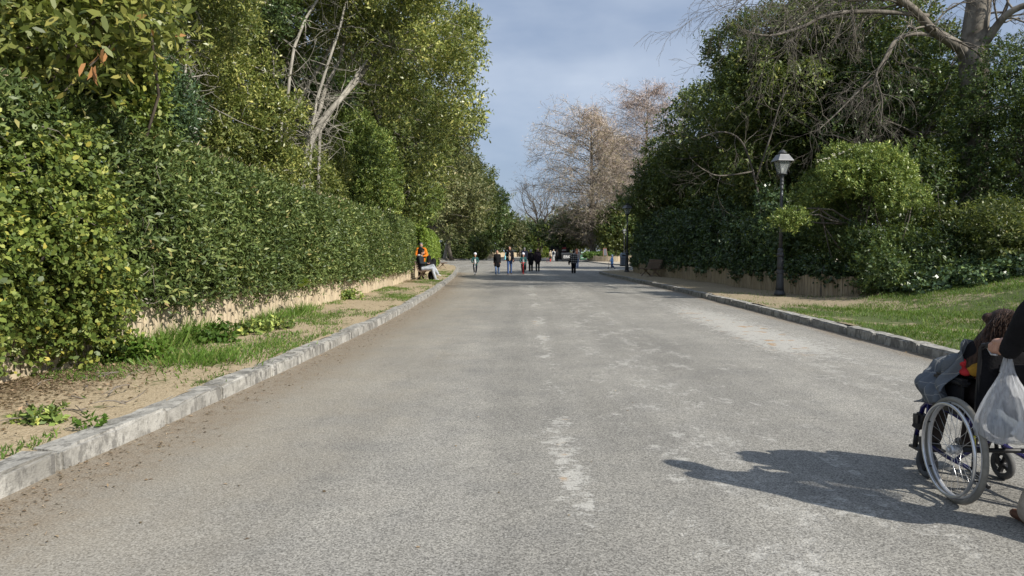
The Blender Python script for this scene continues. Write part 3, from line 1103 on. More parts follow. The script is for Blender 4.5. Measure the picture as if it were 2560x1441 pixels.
hedge('long dark green clipped hedge above the board fence', 6.2, 31.3, FENCE_L, 0.20, 1.5, 0.66, 2.80, M['l_hedge'], 150000, 0.086, 0.031, 21, 0.06, end0=False, bulge=0.12, topn=0.27, rise=0.38)
hedge('short hedge block just behind the man in orange', 37.6, 48.5, FENCE_L, 0.15, 1.7, 0.5, 2.72, M['l_box'], 26000, 0.10, 0.055, 22, 0.05, per=4)
hedge('bright green hedge block beside the empty left bench', 52.0, 63.5, FENCE_L, 0.15, 1.8, 0.45, 2.65, M['l_box'], 20000, 0.13, 0.07, 23, 0.05, per=4)

print('setting built')

# ------------------------------------------------------------------ vegetation, left-hand side
def shrub(name, label, C, R, mat, n, L, Wd, seed, base, cat='shrub', per=6, slen=0.18, up=0.4, inner=0.45, stems=10, bark=None, z0=VZ, core=0.62, group=None, ww=0.22, top=0.0, fname='foliage', droop=0.0, local=False):
    """a bush of leaf clumps given in world coordinates"""
    rng = np.random.default_rng(seed)
    C, R = np.asarray(C, float), np.asarray(R, float)
    t = empty(name, (base[0], base[1], z0), 0, label, cat, group)
    inv = np.array([base[0], base[1], z0])
    C = C - inv
    m = MB()
    for j in rng.choice(len(C), min(stems, len(C)), replace=False):
        a = np.array([rng.normal() * 0.15, rng.normal() * 0.15, -0.1]) + (np.array([C[j][0] * 0.97, C[j][1] * 0.97, 0]) if local else 0)
        m.tube(poly_curve(a, C[j], rng, 6, 0.1, 0.05), [0.035 * (1 - 0.14 * q) for q in range(6)], 5)
        if local:
            m.build('stem', bark or M['bark_grey'], t); m = MB()
    if m.v: m.build('stem', bark or M['bark_grey'], t)
    foliage_part(t, crown_mesh(name + '_leaves', C, R, n, L, Wd, seed + 5, per, slen, up, inner=inner, ww=ww, top=top, droop=droop), mat, fname)
    return t


rg = np.random.default_rng(77)


def pts_from(lst):
    """(px, py, Y, radius in metres) -> centres and radii"""
    C = [tuple(at(a, b, c)) for a, b, c, r in lst]
    R = [(r * rg.uniform(0.9, 1.15), r * rg.uniform(0.9, 1.15), r * rg.uniform(0.8, 1.0)) for a, b, c, r in lst]
    return C, R


# yellow-green climber nearest the camera
ROUND = True
lst = []
for _ in range(95):
    y = rg.uniform(4.4, 8.0)
    z = rg.uniform(0.45, 2.6)
    x = -5.05 - 0.1 + 0.25 * math.sin(z * 1.2) + rg.normal() * 0.12 - (0.25 if z < 0.8 else 0) + (0.05 * (9 - y) / 4)
    lst.append((x, y, z))
C = np.array(lst); R = np.array([[rg.uniform(0.22, 0.4)] * 3 for _ in lst])
shrub('yellow_climber', 'yellow-green leafy shrub spilling over the fence nearest the camera', C, R, M['l_yel'], 100000, 0.054, 0.036, 31, (-5.6, 6.8), per=6, slen=0.16, inner=0.25, stems=26, ww=0.35)
# dark backing so that the hedge's near end has body
h_ = bpy.data.objects['yellow_climber']
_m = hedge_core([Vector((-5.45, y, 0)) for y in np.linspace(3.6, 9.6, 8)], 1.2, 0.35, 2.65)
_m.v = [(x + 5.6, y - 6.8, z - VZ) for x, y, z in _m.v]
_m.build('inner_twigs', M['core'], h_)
# long bare runners hanging from it
_m = MB()
for i in range(46):
    y = rg.uniform(4.8, 9.5); z = rg.uniform(0.7, 2.7)
    a = np.array([-4.85, y, z]) + rg.normal(size=3) * 0.1
    b_ = a + np.array([rg.uniform(0.0, 0.22), rg.normal() * 0.35, rg.uniform(-0.55, 0.25)])
    _m.tube([Vector(q) - Vector((-5.6, 6.8, VZ)) for q in poly_curve(a, b_, rg, 6, 0.15)], [0.006, 0.0055, 0.005, 0.004, 0.003, 0.002], 4)
_m.build('runner', M['twig'], h_)

# mid-green tangle on top of the hedge's near end
C, R = pts_from([(200, 310, 9.4, 0.55), (60, 280, 8.6, 0.5), (120, 340, 8.6, 0.45), (290, 300, 10.2, 0.45), (30, 350, 8.0, 0.45), (120, 250, 9.2, 0.5), (230, 250, 10, 0.5), (350, 290, 11, 0.4)])
shrub('tangled_shrub', 'mid green tangled shrub growing over the near end of the hedge', C, R, M['l_pitt'], 40000, 0.062, 0.028, 33, (-6.2, 9.0), per=6, slen=0.2, inner=0.2, ww=0.4)
# overhanging large-leaved laurel in the top corner
lst = [(rg.uniform(-120, 330), rg.uniform(-220, 110), rg.uniform(7.8, 10.0), rg.uniform(0.35, 0.6)) for _ in range(34)] + [(110, 120, 7.6, 0.45), (230, 90, 7.6, 0.4), (330, 60, 7.8, 0.4), (40, 150, 7.8, 0.35), (20, 60, 7.4, 0.45), (190, 130, 7.6, 0.3)]
C, R = pts_from(lst)
t = shrub('laurel_tree', 'large-leaved laurel with brown dead leaves overhanging from the top left corner', C, R, M['l_laur'], 26000, 0.125, 0.046, 35, (-8.6, 8.8), 'tree', 6, 0.24, 0.1, 0.15, 20, M['bark_brown'], ww=0.35, fname='crown')
_C = [tuple(at(a, b, c)) for a, b, c in ((255, 130, 7.2), (222, 165, 7.2), (262, 118, 7.1), (235, 160, 7.2), (70, 195, 7.4))]
_rngd = np.random.default_rng(5)
P = np.repeat(np.array(_C), 2, axis=0) + _rngd.normal(size=(10, 3)) * 0.03 - np.array([-8.6, 8.8, VZ])
me = leaves_mesh('dead_leaf', P, np.tile([0.15, -0.1, -1.0], (10, 1)) + _rngd.normal(size=(10, 3)) * 0.35, unit(_rngd, 10), np.full(10, 0.16), np.full(10, 0.05), np.full(10, 0.5), _rngd, 0.3, 0.25)
M['dead'] = leafmat('dead_brown_leaf', G((0.0, (0.16, 0.075, 0.03)), (1.0, (0.30, 0.15, 0.06))), 0.6, 0.25)
foliage_part(t, me, M['dead'], 'dead_leaves')

C, R = pts_from([(300, 190, 9.6, 0.5), (290, 250, 9.4, 0.35), (345, 250, 9.8, 0.3), (240, 200, 9.2, 0.35), (300, 300, 9.2, 0.3), (200, 160, 9.6, 0.35)])
shrub('golden_shrub', 'golden yellow leaved shrub behind the laurel at upper left', C, R, M['l_yel'], 13000, 0.085, 0.045, 37, (-7.2, 10.2), inner=0.2)
C, R = pts_from([(350, 215, 11.5, 0.55), (375, 285, 11.3, 0.55), (420, 240, 12, 0.5), (330, 300, 11, 0.4), (400, 330, 11.5, 0.4), (440, 300, 12, 0.4)])
shrub('bluish_shrub', 'small bluish dark green shrub beside the golden one', C, R, M['l_ivy'], 16000, 0.075, 0.024, 38, (-7.4, 11.6), inner=0.2)

ROUND = False
# privet trees standing behind the hedge
tree('privet_tree', 'yellow-green privet bush tree rising right above the middle of the hedge', (-8.0, 17.6), 7.2, (1.9, 1.9, 2.7), M['l_ligu'], M['bark_pale'], 41, 56000, 0.095, 0.038, cz=4.2, nc=46, size=0.62, r0=0.09, slen=0.2, coff=(0.5, 0), inner=0.3)
tree('privet_tree', 'tall loose privet tree with pale stems at upper left centre', (-9.6, 17.5), 10.5, (3.0, 2.6, 2.6), M['l_ligu'], M['bark_pale'], 43, 46000, 0.10, 0.04, cz=7.6, nc=60, size=0.62, r0=0.16, slen=0.25, shell=0.2, inner=0.3)
tree('privet_tree', 'leafy privet tree behind the laurel near the top left corner', (-10.2, 12.5), 9.5, (2.8, 2.6, 2.9), M['l_ligu'], M['bark_pale'], 44, 44000, 0.095, 0.038, cz=5.8, nc=58, size=0.65, r0=0.15, slen=0.25, shell=0.25, inner=0.3)
tree('privet_tree', 'privet tree with thick pale trunk standing between the stems', (-10.8, 22.5), 13.0, (3.6, 3.2, 3.4), M['l_ligu'], M['bark_pale'], 45, 44000, 0.12, 0.05, cz=9.3, nc=60, size=0.75, r0=0.26, slen=0.28, shell=0.2, inner=0.3)


def stem_tree(label, traced, bark, seed, leaf_lst, mat, n, L, Wd, base, name='leaning_tree', nb=30, twigs=120, tw=1.6, slen=0.26):
    """trunks traced as (px, py, Y, radius) polylines; a crown of clumps, bare twigs along the limbs"""
    rng = np.random.default_rng(seed)
    t = empty(name, (base[0], base[1], VZ), 0, label, 'tree')
    inv = Vector((base[0], base[1], VZ))
    lines = []
    for tr in traced:
        m = MB()
        P = [at(a, b, c) - inv for a, b, c, r in tr]
        rr = [q[3] * 0.62 for q in tr]
        if tr[0][1] > 290:           # carry the stem on down to the soil behind the hedge
            P = [Vector((P[0].x - 0.25, P[0].y, -0.1))] + P; rr = [rr[0] * 1.15] + rr
        m.tube(P, rr, 9)
        m.build('trunk', bark, t)
        lines.append((P, rr))
    C, R = pts_from(leaf_lst)
    C = np.array(C) - np.array(inv)
    m = MB()
    allp = [(p, r) for P, rr in lines for p, r in zip(P[1:], rr[1:])]
    for j in range(min(nb, len(C))):
        c = C[int(rng.integers(len(C)))]
        p, r = min(allp, key=lambda q: (q[0] - Vector(c)).length + rng.random() * 1.2)
        m.tube(poly_curve(p, c, rng, 7, 0.1, 0.05), [min(r * 0.6, 0.05) * (1 - 0.13 * q) for q in range(7)], 5)
    for j in range(twigs):
        p, r = allp[int(rng.integers(len(allp)))]
        e = np.array(p) + rng.normal(size=3) * np.array([1, 1, 0.7]) * tw * 0.6
        br = poly_curve(p, e, rng, 7, 0.15, -0.08)
        m.tube(br, [0.014 * (1 - 0.12 * q) for q in range(7)], 4)
        for _ in range(3):
            k = int(rng.integers(2, 6))
            m.tube(poly_curve(br[k], np.array(br[k]) + rng.normal(size=3) * tw * 0.25, rng, 4, 0.1), [0.006, 0.005, 0.004, 0.002], 3)
    m.build('branches', bark, t)
    foliage_part(t, crown_mesh(name + '_leaves', C, R, n, L, Wd, seed + 3, 6, slen, 0.3, inner=0.25, ww=0.35), mat)
    return t


# leaning pale-trunked tree above the hedge
lst = []
for _ in range(80):
    px = rg.uniform(790, 1175)
    py = rg.uniform(-150, 330)
    if px < 960 and py > 130: continue
    if py > 250 and px < 1080: continue
    lst.append((px, py, rg.uniform(21, 26.5), rg.uniform(0.45, 0.8)))
lst += [(1165, 170, 24, 0.45), (1150, 90, 25, 0.6), (1120, 260, 25, 0.6), (1140, 300, 26, 0.5), (1085, 330, 25, 0.6), (1180, 60, 24, 0.4), (1100, 390, 27, 0.6), (1060, 420, 27, 0.55), (1150, 220, 25, 0.5)]
stem_tree('tree with several pale leaning trunks above the middle of the hedge', [
    [(758, 420, 21, 0.17), (775, 360, 21, 0.155), (805, 300, 21.2, 0.14), (845, 255, 21.6, 0.13), (890, 205, 22, 0.12), (940, 140, 22.6, 0.10), (985, 100, 23.4, 0.07), (1060, 60, 24.4, 0.04)],
    [(748, 410, 21.5, 0.12), (768, 340, 21.6, 0.11), (800, 275, 22, 0.10), (815, 215, 22.3, 0.09), (850, 150, 22.8, 0.085), (870, 60, 23.2, 0.07), (900, -60, 23.6, 0.05)],
    [(716, 310, 22.6, 0.09), (760, 230, 22.7, 0.085), (805, 160, 23, 0.08), (840, 90, 23.5, 0.075), (862, 20, 24, 0.07), (880, -80, 24.4, 0.05)],
    [(778, 330, 20.6, 0.075), (792, 250, 20.6, 0.07), (818, 165, 20.8, 0.065), (850, 70, 21, 0.055), (870, -20, 21.2, 0.04)],
    [(800, 330, 21.4, 0.08), (850, 245, 21.6, 0.075), (905, 170, 22, 0.065), (955, 95, 22.4, 0.05), (1000, 20, 22.8, 0.035)],
    [(940, 145, 22.6, 0.06), (1000, 122, 23, 0.05), (1040, 128, 23.4, 0.035), (1090, 110, 24, 0.02)],
], M['bark_pale'], 51, lst, M['l_ligu'], 50000, 0.125, 0.05, (-7.8, 21.3), twigs=150)
stem_tree('slender pale sinuous tree trunk left of the leaning trunks', [
    [(703, 305, 19.5, 0.075), (718, 262, 19.5, 0.075), (724, 190, 19.5, 0.07), (735, 120, 19.7, 0.068), (762, 50, 20, 0.062), (800, -10, 20.2, 0.05), (830, -90, 20.4, 0.04)],
], M['bark_pale'], 52, [(rg.uniform(680, 900), rg.uniform(-260, -20), rg.uniform(19, 22), rg.uniform(0.4, 0.7)) for _ in range(20)], M['l_ligu'], 14000, 0.115, 0.045, (-7.6, 19.6), 'slender_tree', 8, 30)
stem_tree('thin twin-stemmed tree behind the middle of the tall privets', [
    [(452, 330, 14, 0.045), (462, 200, 14, 0.04), (468, 100, 14.2, 0.038), (470, -40, 14.6, 0.03)],
    [(420, 340, 14, 0.03), (438, 240, 14, 0.028), (452, 150, 14.2, 0.022), (462, 60, 14.4, 0.015)],
], M['bark_pale'], 53, [(rg.uniform(380, 640), rg.uniform(-150, 130), rg.uniform(13.5, 16), rg.uniform(0.3, 0.55)) for _ in range(34)], M['l_ligu'], 28000, 0.09, 0.034, (-7.4, 14.3), 'thin_stemmed_tree', 14, 60, 1.0, 0.2)
stem_tree('grey-white thick trunk showing high between the privet crowns', [
    [(548, 330, 19, 0.16), (560, 150, 19, 0.15), (575, 90, 19.2, 0.145), (600, 40, 19.5, 0.13), (625, -40, 20, 0.11)],
    [(598, 45, 19.5, 0.08), (650, 15, 20, 0.06), (720, -30, 20.5, 0.04)],
], M['bark_pale'], 54, [(rg.uniform(520, 760), rg.uniform(-220, 60), rg.uniform(19, 23), rg.uniform(0.4, 0.8)) for _ in range(26)], M['l_dark'], 22000, 0.11, 0.042, (-8.9, 19.2), 'white_trunk_tree', 12, 40)

# dense round bushes above the hedge
C, R = pts_from([(860, 380, 29.5, 1.2), (900, 430, 29.3, 1.2), (830, 440, 28.5, 1.2), (930, 370, 31, 1.0), (880, 330, 30, 0.9), (950, 440, 32, 1.0), (860, 490, 28.5, 1.1), (930, 490, 30.6, 1.0), (830, 350, 30, 0.7), (960, 500, 33, 0.9)])
shrub('round_bush', 'dense rounded fresh green bush below the leaning trunks', C, R, M['l_pitt'], 50000, 0.115, 0.05, 61, (-7.6, 29.6), per=7, slen=0.16, inner=0.5, ww=0.15)
C, R = pts_from([(960, 500, 37, 1.2), (1000, 520, 39, 1.1), (1020, 480, 41, 1.1), (930, 540, 34, 0.9), (1040, 530, 42, 1.0), (980, 450, 38.5, 1.1), (1010, 560, 39, 0.9), (1060, 500, 44, 1.1)])
shrub('round_bush', 'soft green bush above the far end of the long hedge', C, R, M['l_pitt'], 32000, 0.14, 0.06, 62, (-7.4, 38.6), per=7, slen=0.18, inner=0.4)
C, R = pts_from([(760, 455, 22, 0.8), (700, 420, 20, 0.7), (800, 480, 23.5, 0.8), (740, 400, 22.5, 0.8), (640, 390, 18.5, 0.6), (590, 370, 17.4, 0.55), (820, 420, 25, 0.8), (540, 350, 16.2, 0.5)])
shrub('low_privet', 'yellow-green privet growth peeping over the hedge top', C, R, M['l_ligu'], 40000, 0.095, 0.04, 63, (-7.6, 20.4), per=6, slen=0.18, inner=0.3)

# evergreen trees along the road further on, left
LT = [
    ('tall dark tree filling the sky behind the leaning trunks', 700, 29, 16.0, (4.6, 4.2, 5.0), 'l_dark', 70, 0.17, 10.6, 1.1, 46000),
    ('tall leafy tree behind the privets left of the leaning trunks', 420, 22, 13.5, (4.2, 3.6, 4.4), 'l_oak', 77, 0.14, 8.8, 1.0, 46000),
    ('holm oak with drooping crown behind the second hedge block', 975, 36, 14.5, (4.0, 4.2, 5.2), 'l_oak', 71, 0.17, 7.6, 1.15, 46000),
    ('tall yellowish evergreen whose crown edges the sky on the left', 985, 46, 19.0, (3.9, 4.6, 6.6), 'l_ligu', 72, 0.2, 11.2, 1.3, 46000),
    ('grey-green olive toned tree in the middle of the left row', 1045, 58, 16.0, (4.0, 4.9, 5.6), 'l_olive', 73, 0.24, 9.0, 1.4, 42000),
    ('broad grey-green tree with low crown past the crossing', 1105, 84, 14.5, (5.6, 5.6, 6.0), 'l_olive', 74, 0.3, 8.2, 1.6, 40000),
    ('dark tree leaning over the road past the crossing', 1150, 108, 17.0, (5.8, 5.8, 6.5), 'l_oak', 75, 0.36, 9.2, 1.8, 34000),
    ('dark green tree at the far end of the left row', 1196, 138, 17.5, (6.0, 6.0, 7.2), 'l_dark', 76, 0.44, 9.0, 2.0, 30000),
]
for lab, px, Y, hh, cr, mt, sd, L_, cz_, sz, nn in LT:
    p = at(px, 640, Y)
    xb = min(p.x, (x_on(FENCE_L, Y) if Y < 67 else -9.0) - 2.2)
    tree('evergreen_tree', lab, (xb, Y), hh, cr, M[mt], M['bark_grey'], sd, nn, L_, L_ * 0.5, cz=cz_, nc=52, size=sz, r0=0.28, slen=L_ * 2.0, shell=0.3, inner=0.45, nbr=26, flat=0.62, coff=(p.x - xb, 0))

# ------------------------------------------------------------------ vegetation, right-hand side
C, R = [], []
for _ in range(80):
    a = rg.uniform(0, 2 * PI); q = rg.random() ** 0.5
    cx, cy = at(2150, 500, 21.0).x, 21.0
    x, y = cx + math.cos(a) * q * 1.55, cy + math.sin(a) * q * 1.55
    zt = 2.55 + 2.05 * math.sqrt(max(0, 1 - q * q)) * rg.uniform(0.35, 1.0) + rg.normal() * 0.06
    C.append((x, y, zt)); s = rg.uniform(0.24, 0.42); R.append((s, s, s * 0.85))
t = shrub('pittosporum_bush', 'bright green dome-shaped bush right of the near lamp post', C, R, M['l_pitt'], 66000, 0.085, 0.030, 81, (10.2, 21.2), per=8, slen=0.13, up=0.6, inner=0.3, stems=14, ww=0.35)
# flat white flower heads on its upper edge
M['flower'] = plain('cream_flower', (0.62, 0.60, 0.46), 0.8)
m = MB()
for i in range(16):
    p = at(2048 + i * 5.6 + rg.normal() * 4, 404 - i * 2.1 + rg.normal() * 2, 20.6) - t.location
    for _ in range(5):
        c = p + Vector(rg.normal(size=3) * np.array([0.025, 0.025, 0.008]))
        m.lathe([(0.004, -0.01), (0.022, 0.0), (0.02, 0.012), (0.004, 0.018)], 6, c)
    m.build('flower_head', M['flower'], t); m = MB()
C, R = pts_from([(1960, 545, 20.1, 0.22), (1985, 540, 20.2, 0.2), (1940, 550, 20.2, 0.15), (1975, 565, 20.3, 0.2), (2010, 545, 20.4, 0.2)])
shrub('leafy_sprig', 'small leafy bough hanging in front of the near lamp post shaft', C, R, M['l_pitt'], 2600, 0.085, 0.028, 82, (9.6, 20.9), per=7, slen=0.12, inner=0.1, stems=4, ww=0.3, z0=2.35)

# laurel mass on the bank, its shade put into dark leaf colours
for (lab, x0, x1, y0, y1, zb, zt, n, sd, mt) in (
    ('glossy dark laurel bushes at the top of the grass bank', 9.2, 12.6, 18.2, 20.6, 0.3, 2.1, 52000, 83, 'l_dark'),
    ('glossy laurel thicket at the right edge above the grass', 12.0, 16.5, 17.2, 20.5, 0.9, 3.0, 56000, 84, 'l_oak')):
    C, R = [], []
    for _ in range(52):
        x, y = rg.uniform(x0, x1), rg.uniform(y0, y1)
        u = (y - y0) / (y1 - y0)
        z = rg.uniform(zb + 0.2, zb + 0.5 + (zt - zb - 0.5) * (0.45 + 0.55 * u))
        s = rg.uniform(0.35, 0.6)
        C.append((x, y, z)); R.append((s, s, s * 0.8))
    shrub('laurel_thicket', lab, C, R, M[mt], n, 0.10, 0.042, sd, ((x0 + x1) / 2, (y0 + y1) / 2), per=7, slen=0.2, inner=0.3, stems=20, ww=0.4, local=True, z0=bank_z((x0 + x1) / 2, (y0 + y1) / 2) - 0.05)


def mass(name, label, y0, y1, line, dx0, dx1, zb, zt, mat, n, L, Wd, seed, size=0.7, nc=110, cat='shrub', per=6, slen=0.2, core=True, **kw):
    """a long thicket behind a fence line"""
    C, R = [], []
    for _ in range(nc):
        y = rg.uniform(y0, y1)
        u = rg.random()
        x = x_on(line, y) + dx0 + (dx1 - dx0) * u
        z = zb + (zt - zb) * rg.random() * (0.35 + 0.65 * u)
        s = size * rg.uniform(0.7, 1.3)
        C.append((x, y, z)); R.append((s, s, s * 0.85))
    ym = (y0 + y1) / 2
    return shrub(name, label, C, R, mat, n, L, Wd, seed, (x_on(line, ym) + (dx0 + dx1) / 2, ym), cat, per, slen, inner=0.35, stems=24, local=True, **kw)


FRr = FENCE_R
# ivy over the fence and along the bank's foot
C, R = [], []
for p in resample(FRr, 0.42):
    if p.y > 46.0: break
    for _ in range(2):
        s = rg.uniform(0.2, 0.34)
        C.append((p.x + 0.28 + rg.uniform(-0.3, 0.25), p.y + 0.15 + rg.normal() * 0.15, rg.uniform(0.62, 1.1))); R.append((s, s, s * 0.8))
for _ in range(120):
    u = rg.random()
    x = 9.6 + u * 6.0; y = 18.3 - u * 1.9 + rg.uniform(-1.0, 0.9)
    s = rg.uniform(0.2, 0.36)
    C.append((x, y, bank_z(x, y) + rg.uniform(0.02, 0.2))); R.append((s, s, s * 0.55))
shrub('ivy', 'dark ivy trailing over the low fence behind the near lamp post', C, R, M['l_ivy'], 74000, 0.085, 0.07, 85, (9.2, 20.0), 'ivy', per=5, slen=0.16, inner=0.3, stems=30, up=0.2, local=True)
mass('dark_thicket', 'dense dark thicket behind the fence beside the near lamp post', 21.5, 32, FRr, 0.7, 4.2, 0.8, 4.6, M['l_dark'], 78000, 0.11, 0.045, 86, 0.75, 100)
mass('dark_thicket', 'dense dark thicket behind the right-hand bench', 31, 46, FRr, 0.6, 5.0, 0.8, 5.0, M['l_dark'], 70000, 0.14, 0.06, 87, 0.9, 110)
mass('ivy_curtain', 'dark leafy curtain of climbers above the right-hand bench fence', 24, 46, FRr, 0.25, 0.9, 0.9, 3.6, M['l_ivy'], 50000, 0.12, 0.075, 88, 0.5, 120, 'ivy')

RT = [  # dark leaf materials carry the shade on these crowns
    ('big evergreen tree with pale limbs behind the near lamp post', 1945, 31, 11.6, (3.7, 3.9, 4.6), 'l_rdk', 91, 0.15, 7.2, 1.0, 64000, (0, 0)),
    ('dark evergreen tree filling the gap right of the lamp post', 2130, 30, 11.5, (3.8, 3.6, 5.0), 'l_rdk', 92, 0.15, 6.8, 1.0, 56000, (0, 0)),
    ('rounded evergreen tree reaching over the right-hand bench', 1850, 40, 10.4, (3.6, 4.2, 4.2), 'l_rdk', 93, 0.17, 6.6, 1.05, 62000, (-0.6, 0)),
    ('spreading evergreen tree overhanging the second lamp post', 1705, 45, 8.4, (3.0, 3.4, 3.2), 'l_rdk', 94, 0.17, 5.0, 0.9, 44000, (-0.5, 0)),
    ('shaded evergreen tree between dome bush and plane tree', 2250, 28.5, 9.5, (3.8, 3.4, 4.4), 'l_dark', 95, 0.13, 5.6, 1.0, 46000, (0, 0)),
    ('dark yew-like tree at the right edge beside the plane trunk', 2560, 23.5, 8.0, (2.6, 2.6, 4.0), 'l_dark', 96, 0.10, 4.4, 0.8, 50000, (0, 0)),
    ('tall evergreen tree rising behind the rounded one', 1985, 52, 17.5, (4.4, 5.0, 6.0), 'l_rdk', 97, 0.24, 10.8, 1.3, 40000, (0, 0)),
]
for lab, px, Y, hh, cr, mt, sd, L_, cz_, sz, nn, co in RT:
    p = at(px, 640, Y)
    tree('evergreen_tree', lab, (p.x, Y), hh, cr, M[mt], M['bark_grey'], sd, int(nn * 1.35), L_, L_ * 0.5, cz=cz_, nc=84, size=sz, r0=0.22, slen=L_ * 2.0, shell=0.3, inner=0.35, nbr=22, flat=0.65, z0=0.5, coff=co)


# ------------------------------------------------------------------ bare trees
def grow(m, rng, p, d, ln, r, depth, up=0.05, split=(2, 3), ang=0.55, shrink=0.72, wig=0.12, tips=None, droop=0.0, minr=0.004):
    n = 5 if depth > 2 else 4
    pts = [p]
    q = p.copy()
    dd = d.copy()
    for i in range(n - 1):
        dd = (dd + Vector(rng.normal(size=3)) * wig + Vector((0, 0, up - droop * (1 if depth < 3 else 0.2)))).normalized()
        q = q + dd * ln / (n - 1)
        pts.append(q.copy())
    r1 = max(minr, r * (0.62 if depth else 0.4))
    m.tube(pts, [r + (r1 - r) * i / (n - 1) for i in range(n)], 8 if r > 0.08 else 5 if r > 0.02 else 3, cap=False)
    if depth == 0:
        if tips is not None: tips.append(q)
        return
    k = int(rng.integers(split[0], split[1] + 1))
    for i in range(k):
        t = 1.0 if i == 0 else rng.uniform(0.35, 0.95)
        f = t * (n - 1); j = min(int(f), n - 2)
        s = pts[j].lerp(pts[j + 1], f - j)
        ax = dd.cross(Vector(rng.normal(size=3)))
        if ax.length < 1e-3: continue
        nd = (Quaternion(ax.normalized(), rng.normal() * 0.12 + (ang * rng.uniform(0.5, 1.2) * (0.5 if i == 0 else 1.0))) @ dd).normalized()
        grow(m, rng, s, nd, ln * shrink * rng.uniform(0.75, 1.2), r1 if i == 0 else r1 * rng.uniform(0.55, 0.85), depth - 1, up, split, ang, shrink, wig, tips, droop, minr)


def limb(m, rng, tr, inv, twigs, tl, tr_, depth=3, droop=0.10, wig=0.2, tdir=None):
    """a traced limb (px, py, Y, r) with twigs growing along it"""
    P = [at(a, b, c) - inv for a, b, c, r in tr]
    rr = [q[3] * 0.85 for q in tr]
    Q, RR = [], []
    for i in range(len(P) - 1):
        for j in range(4):
            t = j / 4
            p0, p1, p2, p3 = P[max(i - 1, 0)], P[i], P[i + 1], P[min(i + 2, len(P) - 1)]
            Q.append(0.5 * ((2 * p1) + (p2 - p0) * t + (2 * p0 - 5 * p1 + 4 * p2 - p3) * t * t + (3 * p1 - p0 - 3 * p2 + p3) * t ** 3))
            RR.append(rr[i] + (rr[i + 1] - rr[i]) * t)
    Q.append(P[-1]); RR.append(rr[-1])
    m.tube(Q, RR, 10)
    for _ in range(twigs):
        i = int(rng.integers(len(Q) // 3, len(Q)))
        ax = (Q[min(i + 1, len(Q) - 1)] - Q[max(0, i - 1)]).normalized()
        d = (ax * 0.6 + Vector(rng.normal(size=3)) * 0.7 + (tdir or Vector((0, 0, 0)))).normalized()
        grow(m, rng, Q[i], d, tl * rng.uniform(0.6, 1.3), min(tr_, RR[i] * 0.6), depth, 0.0, (2, 4), 0.7, 0.68, wig, None, droop)


# plane tree at the right
rng = np.random.default_rng(301)
pb = gnd(2432, 690, 0.9)
YT = 25.0
inv = Vector((at(2440, 500, YT).x, YT, 0.9))
pt = empty('plane_tree', inv, 0, 'big bare plane tree with thick grey trunk at the upper right', 'tree')
m = MB()
tr = [(2428, 760, 0.50), (2432, 600, 0.44), (2436, 420, 0.43), (2438, 260, 0.42), (2434, 150, 0.46), (2440, 60, 0.40), (2448, 0, 0.38), (2455, -120, 0.30), (2470, -300, 0.2)]
m.tube([at(a, b, YT) - inv for a, b, r in tr], [r for a, b, r in tr], 16)
m.build('trunk', M['bark_plane'], pt)
m = MB()
limb(m, rng, [(2436, 165, YT, 0.30), (2405, 125, 24.9, 0.24), (2370, 100, 24.6, 0.2), (2330, 75, 24.2, 0.18), (2290, 30, 23.8, 0.16), (2240, -10, 23.4, 0.14), (2170, -70, 23, 0.1), (2060, -130, 22.6, 0.05)], inv, 26, 1.5, 0.04)
m.build('limb', M['bark_plane'], pt)
m = MB()
limb(m, rng, [(2440, 150, YT, 0.22), (2475, 90, 24.6, 0.17), (2520, 35, 24.2, 0.14), (2590, 5, 23.8, 0.11), (2700, -20, 23.2, 0.07)], inv, 16, 1.5, 0.035)
m.build('limb', M['bark_plane'], pt)
m = MB()
limb(m, rng, [(2355, 92, 24.5, 0.085), (2290, 85, 24.0, 0.075), (2240, 100, 23.5, 0.065), (2210, 150, 23.2, 0.05), (2190, 190, 23, 0.045), (2205, 250, 22.9, 0.03), (2200, 320, 22.8, 0.015)], inv, 16, 1.0, 0.016, 3, 0.16, 0.28, Vector((-0.3, 0, -0.2)))
limb(m, rng, [(2240, 100, 23.5, 0.05), (2200, 175, 23.2, 0.045), (2140, 235, 23.0, 0.035), (2085, 290, 22.8, 0.025), (2040, 330, 22.6, 0.012)], inv, 12, 1.0, 0.014, 3, 0.14, 0.28)
m.build('drooping_branch', M['bark_grey'], pt)
m = MB()
limb(m, rng, [(2320, 40, 24.0, 0.09), (2200, 30, 23.5, 0.08), (2080, 35, 23.0, 0.07), (2000, 70, 22.8, 0.055), (1920, 90, 22.5, 0.04), (1860, 75, 22.3, 0.02)], inv, 20, 1.25, 0.018, 3, 0.08, 0.24)
limb(m, rng, [(2240, -10, 23.4, 0.08), (2120, 0, 23, 0.06), (2000, -30, 22.6, 0.045), (1900, -20, 22.3, 0.03), (1850, 20, 22.1, 0.015)], inv, 26, 1.2, 0.02, 3, 0.10, 0.24, Vector((-0.2, 0, -0.15)))
limb(m, rng, [(2370, 330, 25.2, 0.05), (2310, 345, 24.8, 0.045), (2260, 320, 24.4, 0.035), (2210, 300, 24.0, 0.02)], inv, 10, 0.9, 0.018, 2, 0.05)
m.build('branch', M['bark_grey'], pt)

